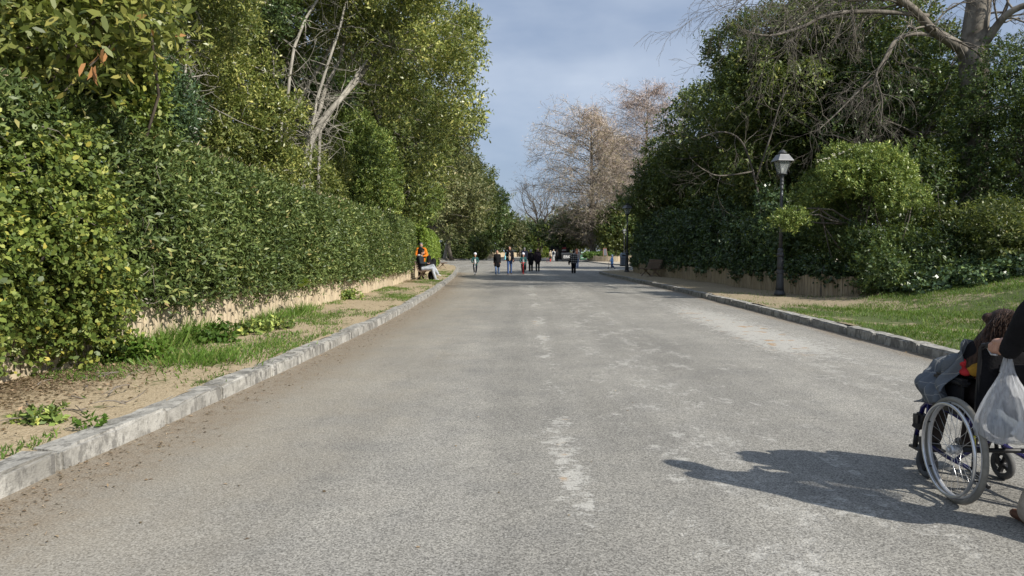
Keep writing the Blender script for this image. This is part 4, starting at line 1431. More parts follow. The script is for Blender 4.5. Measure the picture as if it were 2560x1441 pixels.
# pale bare branches showing inside the big evergreen behind the lamp
rng = np.random.default_rng(302)
inv = Vector((at(1840, 640, 27.5).x, 27.5, 0.5))
t = empty('bare_shrub', inv, 0, 'bare grey branching shrub against the dark evergreens left of the lamp', 'shrub')
m = MB()
limb(m, rng, [(1908, 690, 27.6, 0.06), (1900, 520, 27.5, 0.05), (1880, 420, 27.3, 0.045), (1850, 350, 27.0, 0.04), (1800, 330, 26.6, 0.03), (1740, 350, 26.3, 0.015)], inv, 9, 1.1, 0.016, 2, 0.02)
limb(m, rng, [(1890, 450, 27.3, 0.04), (1930, 330, 27.0, 0.035), (1950, 260, 26.8, 0.025), (1990, 180, 26.6, 0.012)], inv, 9, 1.1, 0.016, 2, 0.0)
limb(m, rng, [(1880, 430, 27.3, 0.04), (1800, 440, 26.8, 0.03), (1760, 425, 26.5, 0.02), (1740, 410, 26.3, 0.012)], inv, 7, 0.9, 0.014, 2, 0.0)
m.build('branch', M['bark_grey'], t)

# bald cypresses beyond the crossing
def cypress(label, px, Y, hh, rmax, seed, mats, lean=0.0, asym=0.0):
    rng = np.random.default_rng(seed)
    p = at(px, 640, Y)
    t = empty('bald_cypress', (p.x, Y, 0.1), 0, label, 'tree')
    m = MB()
    top = Vector((lean, 0, hh))
    m.tube([Vector((0, 0, -0.2)), Vector((0, 0, 1)), Vector((lean * 0.3, 0, hh * 0.4)), Vector((lean * 0.7, 0, hh * 0.75)), top], [0.75, 0.48, 0.34, 0.18, 0.04], 10)
    m.build('trunk', M['bark_grey'], t)
    mb = MB()
    P, D, cl, P2, D2, c2 = [], [], [], [], [], []
    k = 150
    for i in range(k):
        u = (i + rng.random()) / k
        z = 2.0 + u * (hh - 2.6)
        a = rng.random() * 2 * PI
        prof = math.sqrt(max(0.02, 1 - ((u - 0.42) / 0.62) ** 2))
        ln = rmax * prof * rng.uniform(0.65, 1.15) * (1 + asym * math.cos(a - PI))
        s = Vector((lean * z / hh, 0, z))
        e = s + Vector((math.cos(a) * ln, math.sin(a) * ln, ln * rng.uniform(-0.12, 0.6)))
        br = poly_curve(s, e, rng, 7, 0.05, 0.07)
        mb.tube(br, [0.075 * (1 - u * 0.5) * (1 - 0.13 * q) for q in range(7)], 5)
        for j in range(12):
            f = rng.uniform(0.6, 6); b0 = int(min(f, 5)); q0 = br[b0].lerp(br[b0 + 1], f - b0)
            dirv = Vector((math.cos(a), math.sin(a), 0)) * 0.7 + Vector(rng.normal(size=3)) * np.array([0.8, 0.8, 0.28]).tolist()[0]
            dirv.z *= 0.75
            dirv.normalize()
            l2 = ln * rng.uniform(0.18, 0.45)
            tw = poly_curve(q0, q0 + dirv * l2, rng, 4, 0.08, -0.05)
            mb.tube(tw, [0.025, 0.02, 0.015, 0.008], 3, cap=False)
            for _ in range(18):
                g = rng.random() * 3; b1 = int(min(g, 2)); q1 = tw[b1].lerp(tw[b1 + 1], g - b1)
                tgt = (P, D, cl) if rng.random() < 0.55 else (P2, D2, c2)
                tgt[0].append(q1 + Vector(rng.normal(size=3)) * 0.3)
                tgt[1].append(dirv + Vector(rng.normal(size=3)) * 0.8 + Vector((0, 0, -0.15)))
                tgt[2].append(u)
    mb.build('branches', M['bark_grey'], t)
    for (p_, d_, c_, mt) in ((P, D, cl, mats[0]), (P2, D2, c2, mats[1])):
        p_, d_ = np.array(p_), np.array(d_)
        n = len(p_)
        me = leaves_mesh('cypress_twigs', p_, d_, unit(rng, n), rng.uniform(0.4, 1.0, n), rng.uniform(0.025, 0.055, n), np.array(c_), rng, 0.05, 0.1)
        foliage_part(t, me, M[mt], 'crown')
    return t


cypress('tall pinkish bare bald cypress left of the pair beyond the crossing', 1482, 104, 21.5, 7.6, 311, ('l_dry', 'l_catkin'), -0.4, 0.25)
cypress('tallest pink-brown bald cypress right of the pair beyond the crossing', 1605, 112, 27.0, 8.6, 312, ('l_dry', 'l_dry'), 0.8)
cypress('smaller olive-brown bald cypress tucked behind the pair', 1545, 128, 22.0, 6.5, 313, ('l_catkin', 'l_dry'), 0.0)


def bare_tree(label, px, Y, hh, seed, bark, name='bare_tree', depth=5, r=0.32, ang=0.6, trunk=0.28, ln=0.26, ivy=None):
    rng = np.random.default_rng(seed)
    p = at(px, 640, Y)
    t = empty(name, (p.x, Y, 0.1), 0, label, 'tree')
    m = MB()
    b0 = Vector((0, 0, -0.2)); b1 = Vector((rng.normal() * 0.3, 0, hh * trunk))
    m.tube([b0, b0.lerp(b1, 0.5), b1], [r * 1.3, r, r * 0.85], 10)
    m.build('trunk', bark, t)
    m = MB()
    for i in range(5):
        a = 2 * PI * i / 5 + rng.random()
        d = Vector((math.cos(a) * 0.62, math.sin(a) * 0.62, 0.75)).normalized()
        grow(m, rng, b1 - Vector((0, 0, rng.random() * hh * 0.06)), d, hh * ln, r * 0.5, depth, 0.08, (2, 3), ang, 0.74, 0.14, None, 0.0, 0.012)
    m.build('branches', bark, t)
    return t


bare_tree('bare dark spreading tree at the far end of the road', 1346, 150, 18.0, 322, M['bark_brown'], depth=5, r=0.42, trunk=0.36, ln=0.22)
bare_tree('greyish leafless tree left of the dark spreading one', 1300, 168, 14.5, 323, M['bark_grey'], depth=5, r=0.25, trunk=0.25, ln=0.25)
bare_tree('pale multi-stemmed leafless shrub behind the chalkboard planter', 1497, 101, 6.0, 324, M['bark_pale'], 'bare_shrub', 4, 0.12, 0.35, 0.1, 0.3)
bare_tree('thin leafless tree right of the topiary at the far end', 1385, 160, 10.0, 325, M['bark_pale'], 'bare_tree', 4, 0.14, 0.4, 0.2, 0.27)

# far trees and shrubs one can tell apart
FT = [
    ('ivy_clad_tree', 'yellowish ivy-clad trunk below the dark spreading tree', 1352, 149, 7.5, (1.5, 1.5, 2.6), 'l_yel', 331, 0.32, 4.6, 0.9, 5000),
    ('far_evergreen', 'dark green tree behind the dumpster under the cypresses', 1420, 112, 7.5, (4.5, 4.5, 2.6), 'l_dark', 332, 0.36, 4.6, 1.3, 14000),
    ('far_evergreen', 'grey-green low tree under the right cypress', 1470, 108, 8.0, (3.6, 3.4, 3.2), 'l_oak', 333, 0.34, 4.6, 1.2, 12000),
    ('far_evergreen', 'green bushy tree behind the child in the blue hood', 1535, 99, 7.2, (2.6, 2.6, 3.4), 'l_oak', 334, 0.3, 3.8, 1.0, 15000),
    ('far_evergreen', 'shaded green tree behind the recycling bin', 1575, 100, 9.0, (3.6, 3.4, 4.6), 'l_dark', 335, 0.3, 4.6, 1.2, 18000),
    ('far_evergreen', 'dark round-headed evergreen halfway along the right of the road', 1440, 135, 10.5, (3.4, 3.4, 4.2), 'l_dark', 336, 0.36, 6.2, 1.2, 12000),
    ('far_evergreen', 'olive tree behind the woman with the blue bag', 1262, 150, 10.5, (4.4, 4.4, 4.6), 'l_olive', 337, 0.4, 5.6, 1.4, 15000),
    ('far_evergreen', 'dark shrubby tree behind the walking couple', 1318, 172, 8.5, (5.0, 4.0, 4.4), 'l_dark', 338, 0.42, 4.4, 1.4, 14000),
    ('far_evergreen', 'brownish green tree at the end of the road right of the topiary', 1395, 176, 12.5, (5.4, 4.5, 6.0), 'l_olive', 339, 0.45, 6.4, 1.6, 15000),
    ('conical_bush', 'tall rounded bush beside the low box hedge past the crossing', 1200, 118, 3.6, (1.3, 1.3, 1.8), 'l_oak', 340, 0.26, 1.9, 0.6, 9000),
    ('far_evergreen', 'green tree with low skirt left of the conical bush', 1150, 128, 9.5, (5.0, 4.0, 4.5), 'l_dark', 341, 0.38, 5.4, 1.4, 15000),
]
for nm, lab, px, Y, hh, cr, mt, sd, L_, cz_, sz, nn in FT:
    p = at(px, 640, Y)
    tree(nm, lab, (p.x, Y), hh, cr, M[mt], M['bark_grey'], sd, nn, L_, L_ * 0.5, cz=cz_, nc=46, size=sz, r0=0.2, slen=L_ * 1.4, shell=0.25, inner=0.3, nbr=8, cat='bush' if 'bush' in nm else 'tree')


def box_bush(name, label, px, Y, wx, wy, hgt, mat, seed, n, L, z0=0.11, zb=0.0, rnd=0.25):
    rng = np.random.default_rng(seed)
    p = at(px, 640, Y)
    t = empty(name, (p.x, Y, z0), 0, label, 'hedge')
    bm = bmesh.new()
    bmesh.ops.create_cube(bm, size=1)
    bmesh.ops.subdivide_edges(bm, edges=bm.edges, cuts=5, use_grid_fill=True)
    me = bpy.data.meshes.new('core')
    for v in bm.verts:
        c = v.co * 2
        q = Vector((abs(c.x) ** 6 + abs(c.y) ** 6 + abs(c.z) ** 6, 0, 0)).x ** (1 / 6)
        s = c / max(q, 1e-6) * max(abs(c.x), abs(c.y), abs(c.z))
        v.co = Vector((s.x * (wx / 2 - 0.12), s.y * (wy / 2 - 0.12), zb + (s.z * 0.5 + 0.5) * (hgt - zb - 0.1)))
    bm.to_mesh(me); bm.free()
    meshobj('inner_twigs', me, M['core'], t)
    u = rng.uniform(-1, 1, (n // 4, 3))
    ax = rng.choice(3, n // 4, p=[0.25, 0.4, 0.35])
    sg = np.where(rng.random(n // 4) < 0.5, -1.0, 1.0)
    sg[ax == 2] = 1.0
    u[np.arange(len(u)), ax] = sg
    q = (np.abs(u) ** 8).sum(1) ** (1 / 8)
    u2 = u / q[:, None]
    P = np.stack([u2[:, 0] * wx / 2, u2[:, 1] * wy / 2, zb + (u2[:, 2] * 0.5 + 0.5) * (hgt - zb)], 1)
    P += rng.normal(size=P.shape) * 0.04
    D = np.zeros_like(P); D[np.arange(len(u)), ax] = sg
    D += rng.normal(size=P.shape) * 0.5 + np.array([0, 0, 0.3])
    foliage_part(t, sprig_leaves('box_leaves', P, D, rng, 4, L, L * 0.55, L * 1.1, rng.random(len(P))), mat, 'foliage')
    return t


box_bush('box_hedge', 'low dark clipped box hedge on the far lawn', 1148, 124, 5.4, 1.6, 2.1, M['l_hedge'], 351, 12000, 0.2)
box_bush('topiary', 'bright green rounded clipped topiary at the end of the road', 1352, 152, 2.6, 2.2, 2.5, M['l_box'], 352, 8000, 0.22, 0.11, 0.7)
box_bush('box_hedge', 'yellowish low hedge at the foot of the far topiary', 1352, 147, 3.8, 1.0, 0.85, M['l_yel'], 353, 4000, 0.2)
box_bush('planter_greenery', 'low green planting filling the round planter by the chalkboard', 1495, 94, 3.4, 3.4, 1.0, M['l_green'], 354, 7000, 0.17, 0.11, 0.5)

# pale flared trunk past the left hedge
p = at(1113, 640, 112)
t = empty('pale_trunk_tree', (p.x, 112, 0.1), 0, 'tree with pale flared trunk just past the bright hedge block', 'tree')
m = MB()
m.tube([Vector((0, 0, -0.1)), Vector((0, 0, 0.5)), Vector((0.1, 0, 1.6)), Vector((0.35, 0, 3.2)), Vector((0.4, 0, 5.0))], [0.42, 0.34, 0.2, 0.13, 0.1], 12)
m.build('trunk', M['bark_pale'], t)
C, R = envelope(np.random.default_rng(8), (0.4, 0, 6.6), (2.6, 2.6, 1.8), 22, 0.8)
foliage_part(t, crown_mesh('pale_trunk_crown', C, R, 9000, 0.32, 0.15, 9, 6, 0.4), M['l_oak'])


# woods closing the view behind the single trees: masses nobody could count
def wood(label, boxes, mat, n, L, seed, size=1.6):
    rng = np.random.default_rng(seed)
    C, R = [], []
    for x0, x1, y0, y1, z1, k in boxes:
        for _ in range(k):
            s = size * rng.uniform(0.7, 1.4)
            C.append((rng.uniform(x0, x1), rng.uniform(y0, y1), rng.uniform(0.8, z1))); R.append((s, s, s * 0.85))
    me = crown_mesh('wood', C, R, n, L, L * 0.5, seed, 6, L * 1.4, cull=0.5)
    return tag(meshobj('wood', me, mat), label, 'wood', kind='stuff')


wood('dark wood behind the left-hand trees', [(-24, -13, 8, 30, 9, 90), (-26, -11, 30, 75, 12, 130), (-34, -15, 75, 125, 13, 110)], M['l_dark'], 95000, 0.26, 361)
wood('dark wood behind the right-hand trees', [(14, 30, 27, 48, 8, 120), (19, 32, 20, 30, 6, 50), (17, 40, 88, 130, 11, 110)], M['l_dark'], 90000, 0.26, 362)
wood('distant wood closing the end of the road', [(-40, -12, 140, 200, 12, 100), (-14, 12, 186, 215, 9, 70), (12, 50, 130, 205, 12, 110)], M['l_oak'], 60000, 0.55, 363, 2.4)
print('vegetation built')

# ------------------------------------------------------------------ grass, weeds, litter
def blades_obj(name, label, P, hts, wid, mat, rng, lean=0.35, clump=None, kind='stuff', parent=None, curl=0.25):
    n = len(P)
    A = np.tile([0, 0, 1.0], (n, 1)) + rng.normal(size=(n, 3)) * np.array([lean, lean, 0.1])
    me = leaves_mesh(name, P, A, unit(rng, n), hts, np.full(n, wid) * rng.uniform(0.7, 1.3, n), clump if clump is not None else rng.random(n), rng, 0.1, curl)
    o = meshobj(name, me, mat, parent)
    return tag(o, label, None if parent else 'grass', kind=kind) if label else o


rng = np.random.default_rng(401)


def nz(x, y, s=0.0):
    return (np.sin(x * 1.7 + y * 0.9 + s) + np.sin(x * 0.6 - y * 1.45 + 1.3 + s) + np.sin(x * 3.9 + y * 3.1 + s) * 0.6 + np.sin(y * 5.3 - x * 4.7 + s) * 0.4) / 3.0


def vbz(x, y):
    return np.array([bank_z(a, b_) for a, b_ in zip(x, y)])


n = 150000
x = rng.uniform(5.85, 15.5, n); y = rng.uniform(6.5, 23, n)
# fewer blades far from the kerb-side meadow, bare sand by the lamp
dens = 0.46 + 0.85 * nz(x, y) + 0.45 * np.clip((x - 6.4) / 2, -0.6, 0.8) - 0.9 * np.clip((y - 14.5) / 4.5, 0, 1) * np.clip((9.4 - x) / 2, 0, 1)
dens -= 0.9 * np.clip((y - (17.9 - (x - 9.6) * 0.33)) / 0.8, 0, 1)
dens += 0.5 * np.exp(-((x - 5.95) / 0.12) ** 2)
keep = rng.random(n) < np.clip(dens, 0.02, 1)
x, y = x[keep], y[keep]
P = np.stack([x, y, vbz(x, y) - 0.01], 1)
blades_obj('grass', 'short meadow grass on the bank beside the wheelchair', P, rng.uniform(0.035, 0.10, len(P)) * (1 + 0.5 * np.clip(nz(x, y, 2), 0, 1)), 0.011, M['grass'], rng, 0.5, np.clip(0.5 + 0.5 * nz(x, y, 4) + rng.normal(size=len(x)) * 0.15, 0, 1))

# left verge: sparse blades and tufts
n = 100000
y = 2.6 + 45 * rng.random(n) ** 1.5
kx = np.array([x_on(KLs, q) for q in y])
u = rng.random(n)
x = kx - 0.24 - u * 1.95
dens = 0.18 + 1.25 * nz(x * 1.3, y * 0.8, 1.0)
dens += 1.2 * np.exp(-((u - 0.0) / 0.05) ** 2) * (nz(x, y, 5) > 0.05) + 0.3 * np.clip((u - 0.8) / 0.2, 0, 1) * (y > 9)
dens += 0.8 * np.exp(-((y - 9.6) / 1.5) ** 2) * (u > 0.2)
dens -= 0.7 * (y < 7.0) * (u > 0.1)
keep = rng.random(n) < np.clip(dens, 0.0, 1) * 0.75
x, y, u = x[keep], y[keep], u[keep]
P = np.stack([x, y, np.array([hL(a, b_) for a, b_ in zip(x, y)]) - 0.01], 1)
blades_obj('grass', 'sparse short grass and moss on the sandy verge by the hedge', P, rng.uniform(0.03, 0.085, len(P)), 0.012, M['grass'], rng, 0.6)


def tuft(label, px, py, nb, hgt, spread, seed, mat='grass', wid=0.014, name='grass_tuft', cat='grass', z=VZ):
    r = np.random.default_rng(seed)
    p = gnd(px, py, z)
    P = np.stack([r.normal(size=nb) * spread[0], r.normal(size=nb) * spread[1], np.full(nb, -0.01)], 1)
    A = np.stack([P[:, 0] * 0.8 / max(spread), P[:, 1] * 0.8 / max(spread), np.full(nb, 1.6)], 1) + r.normal(size=(nb, 3)) * 0.45
    # two segments: an upright one and an arching tip
    me = leaves_mesh('blade', P, A, unit(r, nb), hgt * r.uniform(0.5, 1.15, nb), np.full(nb, wid), np.clip(0.6 + r.normal(size=nb) * 0.2, 0, 1), r, 0.12, 0.3)
    t = meshobj(name, me, M[mat])
    t.location = p
    return tag(t, label, cat, kind='stuff')


tuft('long lush grass tuft at the fence foot below the dark hedge', 395, 868, 700, 0.34, (0.22, 0.42), 411)
tuft('second long grass tuft against the pale fence boards', 455, 850, 420, 0.40, (0.14, 0.22), 412)
tuft('shorter grass tuft in front of the long ones', 480, 905, 620, 0.16, (0.30, 0.32), 413)
tuft('grass clump beside the fence where the boards turn pale', 665, 805, 420, 0.26, (0.14, 0.55), 414)
tuft('grass clump against the boards further along the fence', 745, 785, 360, 0.26, (0.12, 0.5), 415)
tuft('tall thin weeds standing at the fence boards', 575, 790, 120, 0.5, (0.08, 0.25), 416)
tuft('low grass patch between path sand and kerb', 590, 890, 700, 0.09, (0.28, 0.9), 417)
for i, (lab, px, py, sp, n_, L_) in enumerate([
    ('broad-leaved weed clump left of the long grass tuft', 300, 900, (0.24, 0.26, 0.16), 1500, 0.085),
    ('small green weed on the sand near the kerb corner', 98, 1058, (0.12, 0.10, 0.05), 380, 0.055),
    ('leafy weed clump right of the long grass tuft', 545, 850, (0.16, 0.4, 0.12), 1500, 0.075),
    ('low dark weed clump at the fence foot further on', 860, 748, (0.22, 0.5, 0.16), 1400, 0.08),
    ('small leafy weed by the kerb back edge', 235, 1072, (0.04, 0.06, 0.06), 90, 0.05),
    ('ground weed patch beside the second tuft', 640, 830, (0.2, 0.6, 0.10), 1300, 0.07),
    ('small fern-like weed at the end of the ivy fence', 2133, 742, (0.18, 0.14, 0.16), 420, 0.09)]):
    r = np.random.default_rng(430 + i)
    p = gnd(px, py, VZ)
    C = [(r.normal() * sp[0] * 0.6, r.normal() * sp[1] * 0.6, sp[2] * 0.35) for _ in range(7)]
    R = [(sp[0] * 0.6, sp[1] * 0.5, sp[2] * 0.9)] * 7
    t = meshobj('weed', crown_mesh('weed_leaves', C, R, n_, L_, L_ * 0.55, 440 + i, 5, L_ * 1.2, inner=0.2, cull=0), M['l_pitt'] if i % 2 else M['grass'])
    t.location = p
    tag(t, lab, 'weed')

# bright broad-leaved plant hanging out of the hedge
r = np.random.default_rng(450)
p = at(740, 712, 13.9)
t = empty('bright_leaf_plant', p, 0, 'bright lime green broad-leaved plant poking out of the hedge bottom', 'plant')
me_leaf = None
for i in range(7):
    bm_ = MB()
    L_, W_ = 0.15, 0.13
    prof = [(0, 0), (0.25, 0.42), (0.55, 0.5), (0.8, 0.3), (1.0, 0.0)]
    vs = []
    for a, b_ in prof: vs += [(-b_ * W_, a * L_, 0.03 * b_ - 0.03 * a * a), (0, a * L_, -0.03 * a * a), (b_ * W_, a * L_, 0.03 * b_ - 0.03 * a * a)]
    fs = []
    for k in range(4):
        for q in range(2): fs.append((k * 3 + q, k * 3 + q + 1, k * 3 + q + 4, k * 3 + q + 3))
    if me_leaf is None:
        bm_.add(vs, fs, True); me_leaf = bm_.mesh('leaf')
        M['lime'] = plain('lime_leaf', (0.25, 0.38, 0.03), 0.4, 0, 0.15); me_leaf.materials.append(M['lime'])
    o = link(bpy.data.objects.new('leaf', me_leaf), t)
    o.location = (0.1 + r.uniform(-0.02, 0.1), r.uniform(-0.3, 0.3), r.uniform(-0.08, 0.08))
    o.rotation_euler = (r.uniform(0.2, 0.9), r.uniform(-0.4, 0.4), r.uniform(-2.6, -0.4))
    o.scale = [r.uniform(0.7, 1.15)] * 3

# fallen leaves, twigs and chips
n = 2800
y = 2.5 + 46 * rng.random(n) ** 1.7
kx = np.array([x_on(KLs, q) for q in y])
x = kx + 0.03 + np.abs(rng.normal(size=n)) * 0.26
P1 = np.stack([x, y, np.full(n, 0.006)], 1)
n2 = 9000
y2 = 3.0 + 5.6 * rng.random(n2)
x2 = -5.2 + np.abs(rng.normal(size=n2)) * 0.55
P2 = np.stack([x2, y2, np.array([hL(a, b_) for a, b_ in zip(x2, y2)]) + 0.012], 1)
n3 = 1500
q = gnd(1010, 705, VZ)
x3, y3 = q.x + rng.normal(size=n3) * 0.32, q.y + rng.normal(size=n3) * 0.7
P3 = np.stack([x3, y3, VZ + np.abs(rng.normal(size=n3)) * 0.07 * np.exp(-((x3 - q.x) / 0.3) ** 2) + 0.012], 1)
n4 = 5200
x4, y4 = rng.uniform(9.2, 13.2, n4), rng.uniform(15.2, 19.2, n4)
k4 = np.abs(y4 - (18.1 - (x4 - 9.6) * 0.45)) < 0.9 * rng.random(n4)
x4, y4 = x4[k4], y4[k4]
P4 = np.stack([x4, y4, vbz(x4, y4) + 0.03], 1)
n5 = 160
y5 = 2.4 + 20 * rng.random(n5) ** 1.5
x5 = np.array([x_on(KLs, q_) for q_ in y5]) + rng.random(n5) ** 2 * 4.0
P5 = np.stack([x5, y5, np.full(n5, 0.005)], 1)
n6 = 1600
y6 = 3 + 30 * rng.random(n6) ** 1.4
x6 = np.array([x_on(KLs, q_) for q_ in y6]) - 0.25 - rng.random(n6) * 1.8
P6 = np.stack([x6, y6, np.array([hL(a, b_) for a, b_ in zip(x6, y6)]) + 0.008], 1)
n7 = 1200
y7 = 8 + 34 * rng.random(n7)
x7 = np.array([x_on(KRs, q_) for q_ in y7]) - 0.02 - np.abs(rng.normal(size=n7)) * 0.12
P7 = np.stack([x7, y7, np.full(n7, 0.006)], 1)
P = np.concatenate([P1, P2, P3, P4, P5, P6, P7])
n = len(P)
A = rng.normal(size=(n, 3)) * np.array([1, 1, 0.12])
N = np.tile([0, 0, 1.0], (n, 1)) + rng.normal(size=(n, 3)) * 0.25
tw = rng.random(n) < 0.3
rd = P[:, 2] < 0.05
Ls = np.where(tw, rng.uniform(0.05, 0.16, n), rng.uniform(0.02, 0.06, n))
Ws = np.where(tw, rng.uniform(0.004, 0.009, n), Ls * rng.uniform(0.35, 0.6, n))
Ls = np.where(rd, Ls * 0.62, Ls); Ws = np.where(rd, Ws * 0.62, Ws)
me = leaves_mesh('leaf_litter', P, A, N, Ls, Ws, rng.random(n), rng, 0.25, 0.0)
tag(meshobj('leaf_litter', me, M['litter']), 'dry brown leaves and twig bits along the kerbs and under the shrubs', 'leaf litter', kind='stuff')
m = MB()
for i in range(26):
    px, py = rng.uniform(30, 520), rng.uniform(920, 1060)
    a = gnd(px, py, VZ + 0.02)
    if a.x > -3.35 or a.x < -5.2: continue
    b_ = a + Vector((rng.normal() * 0.25, rng.normal() * 0.25, rng.uniform(0, 0.03)))
    m.tube(poly_curve(a, b_, rng, 6, 0.12), [0.007, 0.0065, 0.006, 0.005, 0.004, 0.003], 5)
tag(m.build('twigs', M['twig']), 'thin dry twigs strewn on the sand under the near shrub', 'twigs', kind='stuff')


# ------------------------------------------------------------------ lamp posts
def lamp_post():
    t = empty('lamp_post')
    m = MB()
    m.lathe([(0.17, 0), (0.17, 0.05), (0.145, 0.08), (0.135, 0.11), (0.128, 0.14)], 20)
    m.build('base', M['iron'], t)
    m = MB()
    m.lathe([(0.122, 0.14), (0.115, 0.3), (0.095, 0.62), (0.092, 0.66)], 24, flute=0.03)
    m.build('pedestal', M['iron'], t)
    m = MB()
    m.lathe([(0.11, 0.66), (0.115, 0.68), (0.10, 0.70), (0.105, 0.73), (0.11, 0.75), (0.095, 0.77)], 20)
    m.build('collar', M['iron'], t)
    m = MB()
    m.lathe([(0.088, 0.77), (0.088, 0.9), (0.085, 1.1), (0.085, 1.15)], 24, flute=0.06)
    m.build('fluted_drum', M['iron'], t)
    m = MB()
    m.lathe([(0.085, 1.15), (0.105, 1.19), (0.115, 1.22), (0.095, 1.25), (0.075, 1.30), (0.09, 1.33), (0.085, 1.37), (0.06, 1.42)], 20)
    m.build('collar', M['iron'], t)
    m = MB()
    m.lathe([(0.058, 1.42), (0.052, 2.2), (0.045, 3.2), (0.044, 3.32)], 16)
    m.build('shaft', M['iron'], t)
    m = MB()
    m.lathe([(0.044, 3.30), (0.06, 3.33), (0.06, 3.36), (0.048, 3.38), (0.05, 3.42), (0.062, 3.45), (0.05, 3.48), (0.055, 3.55), (0.10, 3.62)], 16)
    m.build('neck', M['iron'], t)
    hd = empty('lantern', (0, 0, 0), 0, parent=t)
    zb, zt, rb, rt = 3.63, 4.02, 0.135, 0.245
    m = MB()
    m.lathe([(0.10, 3.60), (0.15, 3.625), (0.15, 3.65), (0.12, 3.655)], 4 * 4)
    cor = lambda r, z: [Vector((r * math.cos(PI / 4 + PI / 2 * k), r * math.sin(PI / 4 + PI / 2 * k), z)) for k in range(4)]
    lo, hi = cor(rb, zb), cor(rt, zt)
    for k in range(4):
        m.tube([lo[k], hi[k]], 0.012, 6)
        m.tube([hi[k], hi[(k + 1) % 4]], 0.013, 6)
        m.tube([lo[k], lo[(k + 1) % 4]], 0.013, 6)
        ml, mh = (lo[k] + lo[(k + 1) % 4]) / 2, (hi[k] + hi[(k + 1) % 4]) / 2
        # curved decorative stay in each corner
        m.tube([lo[k] * 1.0, lo[k] * 1.05 - Vector((0, 0, 0.05)), Vector((lo[k].x * 0.55, lo[k].y * 0.55, 3.55))], 0.009, 5)
    m.build('lantern_frame', M['iron'], hd)
    for k in range(4):
        g = MB()
        a, b_, c, d = lo[k] * 0.97, lo[(k + 1) % 4] * 0.97, hi[(k + 1) % 4] * 0.97, hi[k] * 0.97
        for v in (a, b_): v.z = zb + 0.012
        for v in (c, d): v.z = zt - 0.012
        nn = (b_ - a).cross(d - a).normalized() * 0.004
        g.add([a, b_, c, d, a - nn, b_ - nn, c - nn, d - nn], [(0, 1, 2, 3), (7, 6, 5, 4), (0, 4, 5, 1), (1, 5, 6, 2), (2, 6, 7, 3), (3, 7, 4, 0)])
        g.build('pane', M['glass'], hd)
    m = MB()
    for (r0, z0_), (r1, z1_) in (((0.34, 4.02), (0.335, 4.035)), ((0.335, 4.035), (0.20, 4.20)), ((0.20, 4.20), (0.19, 4.215))):
        A_, B_ = cor(r0, z0_), cor(r1, z1_)
        m.add(A_ + B_, [(k, (k + 1) % 4, 4 + (k + 1) % 4, 4 + k) for k in range(4)])
    m.add(cor(0.34, 4.019), [(3, 2, 1, 0)])
    m.add(cor(0.19, 4.215), [(0, 1, 2, 3)])
    m.build('hood', M['iron_lt'], hd)
    m = MB()
    m.lathe([(0.10, 4.21), (0.105, 4.24), (0.13, 4.255), (0.13, 4.275), (0.10, 4.30), (0.075, 4.315), (0.075, 4.34), (0.03, 4.36)], 14)
    m.build('finial', M['iron'], hd)
    m = MB()
    m.lathe([(0.02, 3.66), (0.04, 3.70), (0.05, 3.80), (0.03, 3.88)], 10)
    M['bulb'] = plain('unlit_bulb', (0.6, 0.6, 0.55), 0.3)
    m.build('bulb', M['bulb'], hd)
    m = MB()
    m.box((-0.02, -0.056, 3.0), (0.012, -0.045, 3.14))
    m.build('plate', plain('number_plate', (0.7, 0.7, 0.68), 0.5), t)
    return t


lp = lamp_post()
lp.location = gnd(1949, 738, VZ); lp.rotation_euler = (0, 0, math.radians(8))
tag(lp, 'grey cast iron lamp post with lantern standing nearest on the right verge', 'lamp post', 'lamp posts along the road')
l2 = copy_tree(lp); l2.location = gnd(1567, 681, VZ); l2.rotation_euler = (0, 0, 0.4)
tag(l2, 'lamp post at the verge corner whose lantern is lost in leaves', 'lamp post', 'lamp posts along the road')
l3 = copy_tree(lp); l3.location = (at(1560, 640, 93).x, 93, 0.11)
tag(l3, 'distant lamp post with pale hood behind the recycling bin', 'lamp post', 'lamp posts along the road')


# ------------------------------------------------------------------ benches (face +X, length along Y)
def bench():
    t = empty('park_bench')
    seat = [(0.02, 0.41), (0.10, 0.415), (0.18, 0.425), (0.26, 0.44), (0.34, 0.45), (0.42, 0.44)]
    back = [(-0.045, 0.46), (-0.075, 0.54), (-0.105, 0.62), (-0.135, 0.70), (-0.165, 0.78), (-0.19, 0.855)]
    sl = MB(); sl.box((-0.034, -0.85, -0.014), (0.034, 0.85, 0.014)); me = sl.mesh('slat'); me.materials.append(M['bench_wood'])
    for x, z in seat:
        o = link(bpy.data.objects.new('seat_slat', me), t); o.location = (x, 0, z)
    for x, z in back:
        o = link(bpy.data.objects.new('back_slat', me), t); o.location = (x, 0, z); o.rotation_euler = (0, math.radians(-69), 0)
    for s in (-0.62, 0.62):
        m = MB()
        m.tube([(0.48, s, 0.415), (0.34, s, 0.43), (0.16, s, 0.40), (0.02, s, 0.38), (-0.06, s, 0.44), (-0.13, s, 0.62), (-0.215, s, 0.89)], 0.022, 8)
        m.build('side_rail', M['bench_leg'], t)
        for a, b_ in (((-0.22, s, -0.02), (0.22, s, 0.40)), ((0.40, s, -0.02), (0.02, s, 0.39))):
            m = MB(); m.bar(a, b_, 0.05, 0.055, (0, 1, 0)); m.build('leg', M['bench_leg'], t)
    m = MB(); m.tube([(0.1, -0.62, 0.2), (0.1, 0.62, 0.2)], 0.014, 6); m.build('stretcher', M['bench_leg'], t)
    return t


